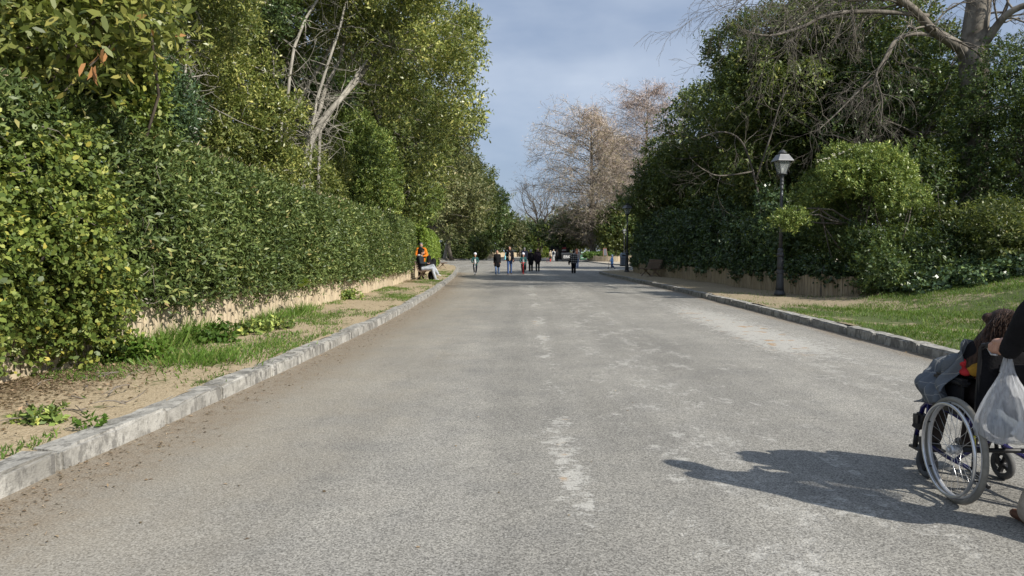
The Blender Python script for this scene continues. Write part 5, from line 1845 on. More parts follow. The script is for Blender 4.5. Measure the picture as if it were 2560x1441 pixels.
bn = bench()
pb_ = gnd(1052, 701, VZ)
bn.location = (pb_.x - 0.12, pb_.y + 0.75, VZ); bn.rotation_euler = (0, 0, 0.05)
tag(bn, 'brown slatted park bench the man in grey trousers sits on', 'bench', 'park benches')
b2 = copy_tree(bn); q = gnd(1102, 672, VZ); b2.location = (q.x - 0.05, q.y + 0.7, VZ); b2.rotation_euler = (0, 0, 0.12)
tag(b2, 'empty brown park bench beside the bright hedge block', 'bench', 'park benches')
b3 = copy_tree(bn); q = gnd(1647, 693.5, VZ); b3.location = (q.x - 0.22, q.y + 0.6, VZ); b3.rotation_euler = (0, 0, PI + 0.22)
tag(b3, 'empty brown park bench by the shaded right-hand fence', 'bench', 'park benches')


# ------------------------------------------------------------------ figures
def prim_cap(p0, p1, r0, r1, n=12):
    p0, p1 = Vector(p0), Vector(p1)
    d = p1 - p0
    L_ = d.length
    q = Vector((0, 0, 1)).rotation_difference(d.normalized()) if L_ > 1e-6 else Quaternion()
    prof = []
    for i in range(5):
        a = -PI / 2 + PI / 2 * i / 4
        prof.append((max(1e-4, r0 * math.cos(a)), r0 * math.sin(a)))
    for i in range(5):
        a = PI / 2 * i / 4
        prof.append((max(1e-4, r1 * math.cos(a)), L_ + r1 * math.sin(a)))
    vs = []
    for r, z in prof:
        for j in range(n):
            an = 2 * PI * j / n
            vs.append(p0 + q @ Vector((r * math.cos(an), r * math.sin(an), z)))
    k = len(prof)
    fs = [(i * n + j, i * n + (j + 1) % n, (i + 1) * n + (j + 1) % n, (i + 1) * n + j) for i in range(k - 1) for j in range(n)]
    fs += [tuple(reversed(range(n))), tuple((k - 1) * n + j for j in range(n))]
    return vs, fs


def prim_ell(c, r, rot=None, n=14):
    c = Vector(c)
    vs, fs = [], []
    m = 10
    for i in range(m + 1):
        a = -PI / 2 + PI * i / m
        for j in range(n):
            an = 2 * PI * j / n
            v = Vector((max(1e-3, math.cos(a)) * math.cos(an) * r[0], max(1e-3, math.cos(a)) * math.sin(an) * r[1], math.sin(a) * r[2]))
            if rot is not None: v = rot @ v
            vs.append(c + v)
    fs = [(i * n + j, i * n + (j + 1) % n, (i + 1) * n + (j + 1) % n, (i + 1) * n + j) for i in range(m) for j in range(n)]
    fs += [tuple(reversed(range(n))), tuple(m * n + j for j in range(n))]
    return vs, fs


def blob(name, prims, mat, parent=None, voxel=0.016, smooth=4):
    """one continuous skin over overlapping primitives"""
    m = MB()
    for vs, fs in prims: m.add(vs, fs)
    me = m.mesh('tmp')
    o = bpy.data.objects.new('tmp', me)
    COL.objects.link(o)
    md = o.modifiers.new('r', 'REMESH'); md.mode = 'VOXEL'; md.voxel_size = voxel; md.use_smooth_shade = True
    if smooth:
        ms = o.modifiers.new('s', 'SMOOTH'); ms.factor = 0.5; ms.iterations = smooth
    dg = bpy.context.evaluated_depsgraph_get()
    ne = bpy.data.meshes.new_from_object(o.evaluated_get(dg))
    bpy.data.objects.remove(o); bpy.data.meshes.remove(me)
    ne.name = name
    ne.materials.clear()
    return meshobj(name, ne, mat, parent)


cap, ell = prim_cap, prim_ell
HAND = {}


def hand_mesh(curl):
    if curl in HAND: return HAND[curl]
    pr = [ell((0, 0, -0.045), (0.040, 0.016, 0.05))]
    for i, (fx, ln) in enumerate(((-0.030, 0.066), (-0.010, 0.078), (0.011, 0.074), (0.031, 0.058))):
        p = Vector((fx, 0, -0.085)); d = Vector((fx * 0.25, 0.12, -1)).normalized()
        for s in range(3):
            q = p + d * ln * (0.45, 0.32, 0.25)[s]
            pr.append(cap(p, q, 0.0088 - 0.0008 * s, 0.0082 - 0.0008 * s, 8))
            p = q
            d = (Quaternion(Vector((1, 0, 0)), curl * 1.1) @ d)
    p = Vector((-0.034, 0.004, -0.03)); q = p + Vector((-0.030, 0.014, -0.026)); e = q + Vector((-0.006, 0.016, -0.028))
    pr += [cap(p, q, 0.012, 0.010, 8), cap(q, e, 0.0095, 0.008, 8)]
    pr.append(cap((0, 0, 0.02), (0, 0, -0.02), 0.026, 0.028, 10))
    o = blob('hand', pr, M['skin'], None, 0.0045, 1)
    me = o.data
    bpy.data.objects.remove(o)
    HAND[curl] = me
    return me


def J(H, stride=0.0, arm=(0.1, 0.1), elbow=(0.25, 0.25), child=0.0):
    """joint positions for a standing or walking figure of height H, facing +Y"""
    s = H / 1.72
    hs = s * (1 + child * 0.30)
    j = dict(s=s, hs=hs)
    j['head'] = Vector((0, 0.02 * s, H - 0.115 * hs))
    j['neck'] = Vector((0, 0.0, H - 0.27 * hs))
    top = H - 0.30 * hs
    leg = 0.50 * H * (1 - 0.06 * child)
    j['pel'] = Vector((0, 0, leg + 0.04 * s))
    j['chest'] = Vector((0, 0.01, leg + (top - leg) * 0.62))
    for k, sg in (('L', -1), ('R', 1)):
        st = stride * sg
        j['sh' + k] = Vector((sg * 0.165 * s, 0, top - 0.02 * s))
        j['hip' + k] = Vector((sg * 0.085 * s, 0, leg))
        kn = Vector((sg * 0.09 * s, 0.02 * s + st * 0.5, leg * 0.53))
        an = Vector((sg * 0.09 * s, -0.01 * s + st * 1.05, 0.085 * s + max(0, -st) * 0.18))
        j['kn' + k], j['an' + k] = kn, an
        i = 0 if k == 'L' else 1
        a = arm[i]; e = elbow[i]
        sw = -stride * sg * 0.8
        ua, fa = 0.285 * s, 0.245 * s
        el = j['sh' + k] + Vector((sg * math.sin(a) * ua, sw * ua - 0.02 * s, -math.cos(a) * ua))
        wr = el + Vector((sg * math.sin(a * 0.5) * fa * 0.6, math.sin(e) * fa + sw * fa * 0.6, -math.cos(e) * fa))
        j['el' + k], j['wr' + k] = el, wr
    return j


def figure(label, loc, rz, H, j, coat, hem, trousers, shoes, hair, hairstyle='short', coat_r=1.0, leg_r=1.0, group=None, voxel=0.018, extra=None, hands=True, coat_open=None, feet_dir=0.0, face=True, hood=None, name='person', collar=None, skin=None, hands_curl=0.55, sleeve=True, skirt=0.0, seated=False):
    s, hs = j['s'], j['hs']
    sk = skin or M['skin']
    hd = j['head']
    up = (hd - j['neck']).normalized()
    fw = j.get('face', Vector((0, 1, 0)))
    fw = (fw - up * fw.dot(up)).normalized()
    rt = fw.cross(up)
    hr = Matrix((rt, fw, up)).transposed()
    # body
    B = [ell(hd, (0.074 * hs, 0.093 * hs, 0.112 * hs), hr), ell(hd - up * 0.05 * hs + fw * 0.02 * hs, (0.058 * hs, 0.072 * hs, 0.07 * hs), hr),
         cap(j['neck'] - up * 0.04 * hs, hd - up * 0.05 * hs, 0.052 * hs, 0.05 * hs),
         cap(hd + fw * 0.088 * hs + up * 0.005 * hs, hd + fw * 0.108 * hs - up * 0.022 * hs, 0.009 * hs, 0.014 * hs, 8),
         cap(hd + fw * 0.085 * hs - up * 0.062 * hs - rt * 0.018 * hs, hd + fw * 0.085 * hs - up * 0.062 * hs + rt * 0.018 * hs, 0.010 * hs, 0.010 * hs, 8)]
    for q in (-1, 1): B.append(ell(hd + rt * 0.076 * hs * q - fw * 0.005 * hs - up * 0.01 * hs, (0.012 * hs, 0.02 * hs, 0.03 * hs), hr))
    B.append(cap(j['pel'], j['chest'], 0.10 * s, 0.11 * s)); B.append(cap(j['chest'], j['neck'], 0.10 * s, 0.05 * s))
    B.append(cap(j['shL'], j['shR'], 0.05 * s, 0.05 * s)); B.append(cap(j['hipL'], j['hipR'], 0.085 * s, 0.085 * s))
    for k in 'LR':
        B += [cap(j['sh' + k], j['el' + k], 0.045 * s, 0.036 * s), cap(j['el' + k], j['wr' + k], 0.036 * s, 0.026 * s)]
        B += [cap(j['hip' + k], j['kn' + k], 0.07 * s, 0.05 * s), cap(j['kn' + k], j['an' + k], 0.048 * s, 0.034 * s)]
    body = blob(name, B, sk, None, min(voxel, 0.013), 2)
    body.location = loc; body.rotation_euler = (0, 0, rz)
    tag(body, label, 'person', group)
    # trousers
    T = [cap(j['hipL'], j['hipR'], 0.10 * s, 0.10 * s), cap(j['pel'] + Vector((0, 0, 0.06 * s)), j['pel'], 0.115 * s, 0.125 * s)]
    for k in 'LR':
        T += [cap(j['hip' + k], j['kn' + k], 0.092 * s * leg_r, 0.068 * s * leg_r), cap(j['kn' + k], j['an' + k], 0.068 * s * leg_r, 0.058 * s * (leg_r ** 1.6))]
    blob('trousers', T, trousers, body, voxel)
    # coat
    cr = coat_r
    ax = (j['neck'] - j['pel']).normalized()
    c = [ell(j['chest'] + Vector((0, 0, 0.04 * s)), (0.175 * s * cr, 0.125 * s * cr, 0.19 * s)), cap(j['shL'], j['shR'], 0.072 * s * cr, 0.072 * s * cr),
         cap(j['pel'] + ax * 0.02, j['chest'], 0.135 * s * cr, 0.14 * s * cr), cap(j['chest'], j['neck'] - ax * 0.02 * s, 0.12 * s, 0.07 * s * cr)]
    if hem is not None and not seated:
        z = hem
        for qx in (-0.07, 0.07):
            c.append(cap(Vector((qx * s, 0.005, j['pel'].z + 0.05 * s)), Vector((qx * s * (1 + skirt), 0.005, z + 0.06 * s)), 0.12 * s * cr, 0.115 * s * cr * (1 + skirt)))
    if sleeve:
        for k in 'LR':
            c += [cap(j['sh' + k], j['el' + k], 0.072 * s * cr, 0.058 * s * cr), cap(j['el' + k], j['wr' + k], 0.057 * s * cr, 0.046 * s * cr)]
    blob('coat', c, coat, body, voxel)
    if collar:
        blob('collar', [cap(j['neck'] + up * 0.0 + Vector((-0.05 * s, 0, 0)), j['neck'] + Vector((0.05 * s, 0, 0)), 0.055 * s, 0.055 * s), ell(j['neck'] - fw * 0.06 * s, (0.09 * s, 0.06 * s, 0.06 * s))], collar, body, 0.016)
    if coat_open:      # the pale front of a garment showing between open coat halves
        f0 = j['chest'] + Vector((0, 0.095 * s * cr, 0.10 * s)); f1 = j['pel'] + Vector((0, 0.105 * s * cr, -0.02 * s))
        blob('shirt_front', [ell((f0 + f1) / 2, (0.085 * s, 0.05 * s, (f0 - f1).length * 0.62))], coat_open, body, 0.014)
    # shoes
    for k, sg in (('L', -1), ('R', 1)):
        a = j['an' + k]
        fd = j.get('toe' + k, Vector((sg * 0.12, 1, 0)).normalized())
        g = a + Vector((0, 0, -0.05 * s))
        blob('shoe', [cap(g - fd * 0.05 * s, g + fd * 0.13 * s - Vector((0, 0, 0.008 * s)), 0.036 * s, 0.028 * s), cap(a + Vector((0, 0, 0.01)), g - fd * 0.02 * s, 0.04 * s, 0.04 * s)], shoes, body, 0.011, 2)
    # hair
    hc = hd + up * 0.022 * hs - fw * 0.012 * hs
    if hairstyle != 'bald' and hair is not None:
        h_ = [ell(hc + up * 0.012 * hs - fw * 0.012 * hs, (0.084 * hs, 0.092 * hs, 0.098 * hs), hr), ell(hd - fw * 0.05 * hs - up * 0.01 * hs, (0.08 * hs, 0.055 * hs, 0.085 * hs), hr)]
        if hairstyle == 'long':
            for q in (-1, 1):
                h_.append(cap(hd + rt * 0.075 * hs * q - fw * 0.03 * hs + up * 0.03 * hs, j['neck'] + rt * 0.10 * s * q - up * 0.12 * s + Vector((0, 0.03 * q * s, 0)), 0.045 * hs, 0.05 * hs))
            h_.append(cap(hd - fw * 0.06 * hs, j['neck'] - fw * 0.09 * s - up * 0.14 * s, 0.07 * hs, 0.085 * hs))
        blob('hair', h_, hair, body, 0.013, 2)
    elif hair is not None:
        blob('hair', [cap(hd - fw * 0.06 * hs - rt * 0.06 * hs - up * 0.03 * hs, hd - fw * 0.06 * hs + rt * 0.06 * hs - up * 0.03 * hs, 0.03 * hs, 0.03 * hs)], hair, body, 0.011, 2)
    if hood is not None:
        blob('hood', [ell(hc - fw * 0.015 * hs, (0.105 * hs, 0.10 * hs, 0.125 * hs), hr), cap(hd - fw * 0.06 * hs - up * 0.05 * hs, j['neck'] - up * 0.03, 0.09 * hs, 0.10 * hs)], hood, body, 0.015)
    if face:
        for q in (-1, 1):
            e = MB(); vs, fs = ell(hd + fw * 0.083 * hs + rt * 0.032 * hs * q + up * 0.008 * hs, (0.012 * hs, 0.008 * hs, 0.007 * hs), hr, 8)
            e.add(vs, fs, True); e.build('eye', M['eye'], body)
    if hands:
        for k, sg in (('L', -1), ('R', 1)):
            wr = j['wr' + k]
            d = (wr - j['el' + k]).normalized()
            o = link(bpy.data.objects.new('hand', hand_mesh(hands_curl)), body)
            z = -d
            x = Vector((0, 1, 0)) if abs(d.y) < 0.8 else Vector((0, 0, 1))
            x = (x - z * x.dot(z)).normalized() * -1
            y = z.cross(x)
            mt = Matrix((x, y, z)).transposed().to_4x4()
            o.matrix_local = Matrix.Translation(wr) @ mt @ Matrix.Diagonal((s * 0.95, s * 0.95, s * 0.95, 1))
    return body


M['eye'] = plain('dark_eye', (0.02, 0.015, 0.012), 0.2)
M['jeans'] = cloth('blue_jeans', (0.055, 0.095, 0.21))
M['ltjeans'] = cloth('light_jeans', (0.17, 0.25, 0.42))
M['teal'] = cloth('teal_jacket', (0.028, 0.085, 0.085))
M['white'] = cloth('white_cloth', (0.62, 0.62, 0.62))
M['shoe_w'] = plain('white_shoe', (0.55, 0.54, 0.52), 0.5)
M['shoe_d'] = plain('dark_shoe', (0.03, 0.025, 0.022), 0.5)
M['shoe_b'] = plain('brown_boot', (0.10, 0.045, 0.028), 0.5)
M['hair_d'] = plain('dark_brown_hair', (0.022, 0.013, 0.009), 0.45, 0, 0.4, 30.0, 0.5)
M['hair_g'] = plain('grey_hair', (0.16, 0.16, 0.165), 0.6, 0, 0.3, 30.0, 0.4)
M['hair_r'] = plain('reddish_hair', (0.42, 0.17, 0.10), 0.5, 0, 0.3, 30.0, 0.4)
M['helmet'] = plain('pale_helmet_shell', (0.66, 0.66, 0.74), 0.25, 0, 0.05)
M['beige'] = cloth('beige_knit', (0.50, 0.38, 0.28))
M['plum'] = cloth('dark_plum_coat', (0.035, 0.026, 0.033))
M['grey_tr'] = cloth('dark_grey_trousers', (0.045, 0.043, 0.042))
M['orange'] = cloth('orange_jacket', (0.62, 0.18, 0.02))
M['sweat'] = cloth('light_grey_sweatpants', (0.36, 0.385, 0.42))
M['hoodgrey'] = cloth('pale_grey_hood', (0.42, 0.42, 0.43))
M['ltblue'] = cloth('light_blue_jacket', (0.22, 0.42, 0.78))
M['red'] = cloth('red_cloth', (0.42, 0.03, 0.035))
M['cream'] = cloth('cream_jacket', (0.62, 0.50, 0.36))
M['ltgrey'] = cloth('light_grey_jacket', (0.34, 0.33, 0.34))
M['aqua'] = plain('aqua_bag', (0.22, 0.52, 0.62), 0.5)
M['redpaint'] = plain('red_scooter_paint', (0.55, 0.03, 0.03), 0.35)
M['pinkplastic'] = plain('pink_plastic', (0.65, 0.2, 0.25), 0.4)
_b = NB('black_white_plaid')
_co = _b.obj(); _X, _Y, _Z = _b.xyz(_co)
_gx = _b.math('GREATER_THAN', _b.math('FRACT', _b.math('MULTIPLY', _X, 8.5)), 0.5)
_gz = _b.math('GREATER_THAN', _b.math('FRACT', _b.math('MULTIPLY', _Z, 8.0)), 0.5)
_pf = _b.math('MULTIPLY', _b.math('ADD', _gx, _gz), 0.5)
M['plaid'] = _b.done(_b.bsdf(_b.ramp(_pf, [(0.0, (0.02, 0.02, 0.022)), (0.5, (0.06, 0.06, 0.062)), (1.0, (0.42, 0.41, 0.40))]), 0.9, 0.1))


def scooter(label, loc, rz, sc, body_m, stem_m, lean=0.05):
    t = empty('kick_scooter', loc, rz, label, 'scooter', 'kick scooters of the children')
    m = MB(); m.box((-0.06, -0.30, 0.07), (0.06, 0.22, 0.095)); m.build('deck', body_m, t)
    for y in (-0.34, 0.33):
        w_ = empty('wheel', (0, y, 0.06), 0, parent=t)
        m = MB(); m.torus((0, 0, 0), 0.045, 0.016, 'x', 18, 6); m.build('tyre', M['rubber'], w_)
        m = MB(); m.torus((0, 0, 0), 0.02, 0.014, 'x', 12, 6); m.build('rim', body_m, w_)
    m = MB(); m.tube([(0, 0.22, 0.085), (0, 0.30, 0.14), (0, 0.33, 0.14)], 0.018, 7); m.tube([(0, 0.33, 0.06), (0, 0.31, 0.2)], 0.014, 7); m.build('fork', body_m, t)
    m = MB(); m.tube([(0, 0.315, 0.15), (0, 0.24, 0.80)], 0.016, 8); m.build('stem', stem_m, t)
    m = MB(); m.tube([(-0.19, 0.235, 0.80), (0.19, 0.235, 0.80)], 0.013, 8); m.build('handlebar', stem_m, t)
    for q in (-1, 1):
        m = MB(); m.tube([(0.13 * q, 0.235, 0.80), (0.21 * q, 0.235, 0.80)], 0.018, 8); m.build('grip', M['rubber'], t)
    t.scale = (sc, sc, sc)
    return t


def helmet(label, body, j, mat):
    hd, hs = j['head'], j['hs']
    o = blob('helmet', [ell(hd + Vector((0, -0.012, 0.042 * hs)), (0.098 * hs, 0.122 * hs, 0.092 * hs))], mat, None, 0.012, 2)
    o.location = body.location; o.rotation_euler = body.rotation_euler
    tag(o, label, 'helmet')
    m = MB()
    for q in (-1, 1): m.tube([hd + Vector((0.088 * q * hs, 0.0, 0.02)), hd + Vector((0.075 * q * hs, 0.02, -0.06 * hs)), hd + Vector((0, 0.045, -0.118 * hs))], 0.006, 5)
    m.build('strap', M['black'], o)
    return o


def stand_at(px, py): return gnd(px, py, 0.0)


def scooter_kid(label, px, py, H, coat, front, trs, shoes, seed, slabel, hlabel, sb, ss, rz=PI):
    j = J(H, 0.03, (0.25, 0.25), (1.05, 1.05), 1.0)
    s = j['s']
    for k, sg in (('L', -1), ('R', 1)):
        j['wr' + k] = Vector((sg * 0.16 * s, 0.24 * s, j['pel'].z + 0.10 * s))
        j['el' + k] = (j['sh' + k] + j['wr' + k]) / 2 + Vector((sg * 0.10 * s, -0.06 * s, -0.05 * s))
        j['an' + k] = Vector((sg * 0.05 * s, -0.06 * s + sg * 0.1, 0.10 + 0.075 * s)); j['kn' + k] = (j['hip' + k] + j['an' + k]) / 2 + Vector((sg * 0.02, 0.05 * s, 0))
    p = stand_at(px, py)
    b_ = figure(label, p, rz, H, j, coat, j['pel'].z - 0.10 * s, trs, shoes, M['hair_d'], 'short', 1.0, 1.0, None, 0.016, coat_open=front)
    helmet(hlabel, b_, j, M['helmet'])
    off = Vector((0, 0.02, 0)); off.rotate(Quaternion((0, 0, 1), rz))
    scooter(slabel, p + off, rz, (j['pel'].z + 0.10 * s) / 0.80, sb, ss)
    return b_


scooter_kid('child in white helmet and teal jacket riding a pale scooter', 1188, 688, 1.36, M['teal'], M['white'], M['navy'], M['shoe_w'], 1, 'pale silver kick scooter under the leftmost child', 'white helmet of the leftmost scooter child', M['alu'], M['alu'])
scooter_kid('child in lilac helmet and teal jacket riding a red scooter', 1308, 687, 1.36, M['teal'], M['ltgrey'], M['black'], M['shoe_d'], 2, 'red kick scooter under the child in the middle group', 'lilac helmet of the child on the red scooter', M['redpaint'], M['redpaint'])

j = J(1.52, 0.10, (0.12, 0.12), (0.35, 0.35), 0.4)
figure('young person in long black coat and light jeans walking nearer', stand_at(1243, 688), PI, 1.52, j, M['black'], 0.52, M['ltjeans'], M['shoe_w'], M['hair_d'], 'short', 1.18, 1.05, skirt=0.05)
j = J(1.75, 0.12, (0.18, 0.22), (0.5, 0.25))
pw = stand_at(1274, 687)
wm = figure('woman with long dark hair, beige top and blue jeans walking nearer', pw, PI, 1.75, j, M['black'], 0.86, M['jeans'], M['shoe_b'], M['hair_d'], 'long', 1.05, 0.95, coat_open=M['beige'])


def bag(name, label, prims, mat, strap, loc, rz, vox=0.012):
    o = blob(name, prims, mat, None, vox, 2)
    o.location = loc; o.rotation_euler = (0, 0, rz)
    tag(o, label, 'bag')
    if strap:
        m = MB()
        for st in strap: m.tube(st, 0.012, 6)
        m.build('strap', mat, o)
    return o


bag('shoulder_bag', 'aqua blue shoulder bag on the arm of the dark-haired woman', [ell((0.28, 0.04, 1.05), (0.06, 0.17, 0.15)), cap((0.28, -0.10, 0.95), (0.28, 0.18, 0.95), 0.05, 0.05)], M['aqua'], [[(0.28, -0.08, 1.15), (0.22, 0.02, 1.42), (0.28, 0.14, 1.15)]], pw, PI)
bag('crossbody_bag', 'small dark crossbody bag at the hip of the dark-haired woman', [ell((-0.25, 0.08, 0.87), (0.06, 0.11, 0.11))], M['navy'], [[(-0.22, 0.10, 0.95), (-0.05, 0.165, 1.2), (0.12, 0.10, 1.44), (0.10, -0.1, 1.42)]], pw, PI)

j = J(1.62, 0.08, (0.1, 0.1), (0.2, 0.2))
figure('woman in long black coat with pale lilac cap walking away', stand_at(1327, 680), 0, 1.56, J(1.56, -0.10, (0.1, 0.1), (0.2, 0.2)), M['black'], 0.56, M['black'], M['shoe_w'], plain('lilac_cap', (0.32, 0.32, 0.42), 0.8), 'short', 1.1, 1.15, skirt=0.08)
figure('bald man in dark plum jacket walking away beside the woman', stand_at(1344, 680), 0, 1.65, J(1.65, 0.08, (0.16, 0.16), (0.15, 0.15)), M['plum'], 0.70, M['grey_tr'], M['shoe_d'], M['hair_g'], 'bald', 1.28, 1.05)
figure('man in navy jacket walking away ahead of the helmeted child', stand_at(1311, 676), 0, 1.72, J(1.72, 0.08, (0.14, 0.14), (0.2, 0.2)), M['navy'], 0.78, M['black'], M['shoe_d'], M['hair_g'], 'short', 1.2, 1.0)
pp = stand_at(1434, 684)
figure('girl in black and white plaid coat with grey hood walking away', pp, 0, 1.52, J(1.52, 0.05, (0.2, 0.2), (0.3, 0.3), 0.3), M['plaid'], 0.66, M['black'], M['shoe_d'], M['hair_d'], 'short', 1.25, 1.2, collar=M['hoodgrey'])
bag('shoulder_bag', 'black shoulder bag hanging at the side of the plaid coat', [ell((-0.30, 0.0, 0.70), (0.06, 0.14, 0.16))], M['black'], [[(-0.29, 0.02, 0.82), (-0.18, -0.02, 1.22)]], pp, 0)
figure('red-haired woman in light grey jacket and blue jeans beyond the plaid coat', stand_at(1442, 671.5), 0, 1.66, J(1.66, 0.10, (0.2, 0.2), (0.3, 0.3)), M['ltgrey'], 0.84, M['ltjeans'], M['shoe_w'], M['hair_r'], 'long', 1.12, 1.15)
# hooded child on the dark scooter
j = J(1.16, 0.02, (0.2, 0.2), (1.0, 1.0), 1.0)
s = j['s']
for k, sg in (('L', -1), ('R', 1)):
    j['wr' + k] = Vector((sg * 0.15 * s, 0.26 * s, j['pel'].z + 0.10 * s))
    j['an' + k] = Vector((sg * 0.05 * s, -0.06 + sg * 0.07, 0.10 + 0.075 * s))
p = stand_at(1530, 672.5)
figure('small child in pale blue hooded jacket standing on a scooter', p, PI / 2 + 0.1, 1.16, j, M['ltblue'], 0.42, M['jeans'], M['shoe_w'], None, 'bald', 1.4, 1.35, hood=cloth('white_blue_hood', (0.55, 0.65, 0.78)), voxel=0.015)
scooter('black kick scooter under the child in the blue hood', p + Vector((-0.05, 0, 0)), PI / 2 + 0.1, 0.82, M['blackplastic'], M['blackplastic'])

# far strollers
for lab, px, Y, H, coat, trs, hr_, st, shoes in (
    ('left of two distant dark figures near the topiary', 1361, 160, 1.76, 'black', 'black', 'hair_d', 'short', 'shoe_d'),
    ('right of two distant dark figures near the topiary', 1367.5, 157, 1.80, 'black', 'black', 'hair_d', 'short', 'shoe_d'),
    ('distant figure in white trousers with a dark backpack', 1384, 97, 1.66, 'white', 'white', 'cream', 'short', 'shoe_w'),
    ('distant figure in black beside the one in white trousers', 1392, 97.5, 1.64, 'black', 'black', 'hair_d', 'short', 'shoe_d'),
    ('distant figure in cream jacket left of the white trousers', 1376.5, 101, 1.55, 'cream', 'beige', 'cream', 'short', 'shoe_w')):
    figure(lab, (at(px, 640, Y).x, Y, 0.0), 0, H, J(H, 0.06), M[coat], H * 0.46, M[trs], M[shoes], M[hr_], st, 1.15, 1.05, voxel=0.022)
j = J(0.98, 0.04, (0.2, 0.2), (0.6, 0.6), 1.0)
figure('distant small child in black top and red trousers', (at(1376, 640, 95.5).x, 95.5, 0.0), 0.5, 0.98, j, M['black'], 0.4, M['red'], M['shoe_d'], M['hair_d'], 'short', 1.1, 1.1, voxel=0.018)
bag('backpack', 'dark backpack worn by the distant figure in white trousers', [ell((0, -0.22, 1.18), (0.15, 0.11, 0.24))], M['navy'], None, (at(1384, 640, 97).x, 97, 0), 0, 0.016)
scooter('pink kick scooter beside the distant small child', (at(1371, 640, 95.4).x, 95.4, 0), 1.2, 0.7, M['pinkplastic'], M['pinkplastic'])

# ---- the two men by the left bench
# seated man: joints in world axes relative to the bench end; faces +X
bx, by = bn.location.x, bn.location.y - 0.42
j = dict(s=1.04, hs=1.04)
V = Vector
j.update(pel=V((0.16, 0, 0.52)), chest=V((0.04, 0, 0.90)), neck=V((0.06, 0, 1.10)), head=V((0.15, 0, 1.25)), face=V((1, -0.05, -0.25)),
         shL=V((0.05, 0.17, 1.05)), shR=V((0.05, -0.17, 1.05)), elL=V((0.12, 0.24, 0.78)), elR=V((0.10, -0.24, 0.78)), wrL=V((0.36, 0.10, 0.76)), wrR=V((0.36, -0.08, 0.76)),
         hipL=V((0.18, 0.09, 0.52)), hipR=V((0.18, -0.09, 0.52)), knL=V((0.64, 0.02, 0.66)), knR=V((0.62, -0.10, 0.54)), anL=V((0.86, -0.02, 0.30)), anR=V((0.76, -0.12, 0.085)),
         toeL=V((1, 0.0, -0.25)).normalized(), toeR=V((1, -0.1, 0)).normalized())
sm = figure('bearded man in dark jacket and light grey trousers sitting on the bench', (bx, by, VZ), 0.0, 1.75, j, cloth('charcoal_jacket', (0.022, 0.026, 0.032)), None, M['sweat'], M['shoe_w'], M['hair_d'], 'short', 1.08, 1.05, voxel=0.014, collar=M['hoodgrey'], seated=True)
blob('beard', [ell(j['head'] + V((0.065, 0, -0.075)), (0.045, 0.058, 0.045))], M['hair_d'], sm, 0.010, 2)
ph = MB(); ph.box((-0.035, -0.004, -0.07), (0.035, 0.004, 0.07))
o = ph.build('mobile_phone', M['blackplastic'])
o.location = (bx + 0.47, by + 0.02, VZ + 0.78); o.rotation_euler = (0.3, 0.5, 1.57)
tag(o, 'dark mobile phone in the hands of the man on the bench', 'phone')
# standing man in orange
q = Vector((at(1053, 640, 33.6).x, 33.6, VZ))
j = J(1.74, 0.0, (0.25, 0.25), (1.3, 1.3))
for k, sg in (('L', -1), ('R', 1)):
    j['wr' + k] = V((sg * 0.07, 0.27, 1.10)); j['el' + k] = V((sg * 0.29, 0.05, 1.10))
j['head'] = V((0, 0.06, 1.60)); j['face'] = V((0, 1, -0.35))
om = figure('grey-haired man in orange jacket standing behind the bench sitter', q, PI + 0.15, 1.74, j, M['orange'], 0.84, M['black'], M['shoe_d'], M['hair_g'], 'short', 1.2, 1.08, voxel=0.014)
blob('vest', [ell(j['chest'] + V((0, 0.055, 0.0)), (0.165, 0.15, 0.30)), cap((-0.12, 0.08, 1.42), (-0.10, 0.13, 1.0), 0.04, 0.045), cap((0.12, 0.08, 1.42), (0.10, 0.13, 1.0), 0.04, 0.045)], M['black'], om, 0.013)
blob('beard', [ell(j['head'] + V((0, 0.07, -0.07)), (0.05, 0.04, 0.04))], M['hair_g'], om, 0.010, 2)
bp = blob('backpack', [cap((0.20, 0.42, 0.58), (0.24, 0.42, 0.82), 0.15, 0.12), cap((0.0, 0.36, 0.56), (0.02, 0.36, 0.98), 0.14, 0.10), ell((0.1, 0.30, 0.62), (0.16, 0.12, 0.16)), cap((0.1, 0.4, 0.5), (0.28, 0.42, 0.48), 0.10, 0.09)], M['black'], None, 0.016)
bp.location = Vector((bn.location.x + 0.42, bn.location.y + 0.55, VZ + 0.06)) + Vector((-0.1, -0.5, 0))
tag(bp, 'bulky black rucksack on the bench beside the man in orange', 'backpack')
b4 = blob('backpack', [ell((0, 0, 0.2), (0.15, 0.13, 0.22)), cap((0, 0, 0.08), (0.08, 0, 0.08), 0.12, 0.1)], M['black'], None, 0.016)
b4.location = (bx + 0.52, by + 0.22, VZ)
tag(b4, 'black bag on the ground by the feet of the bench sitter', 'bag')

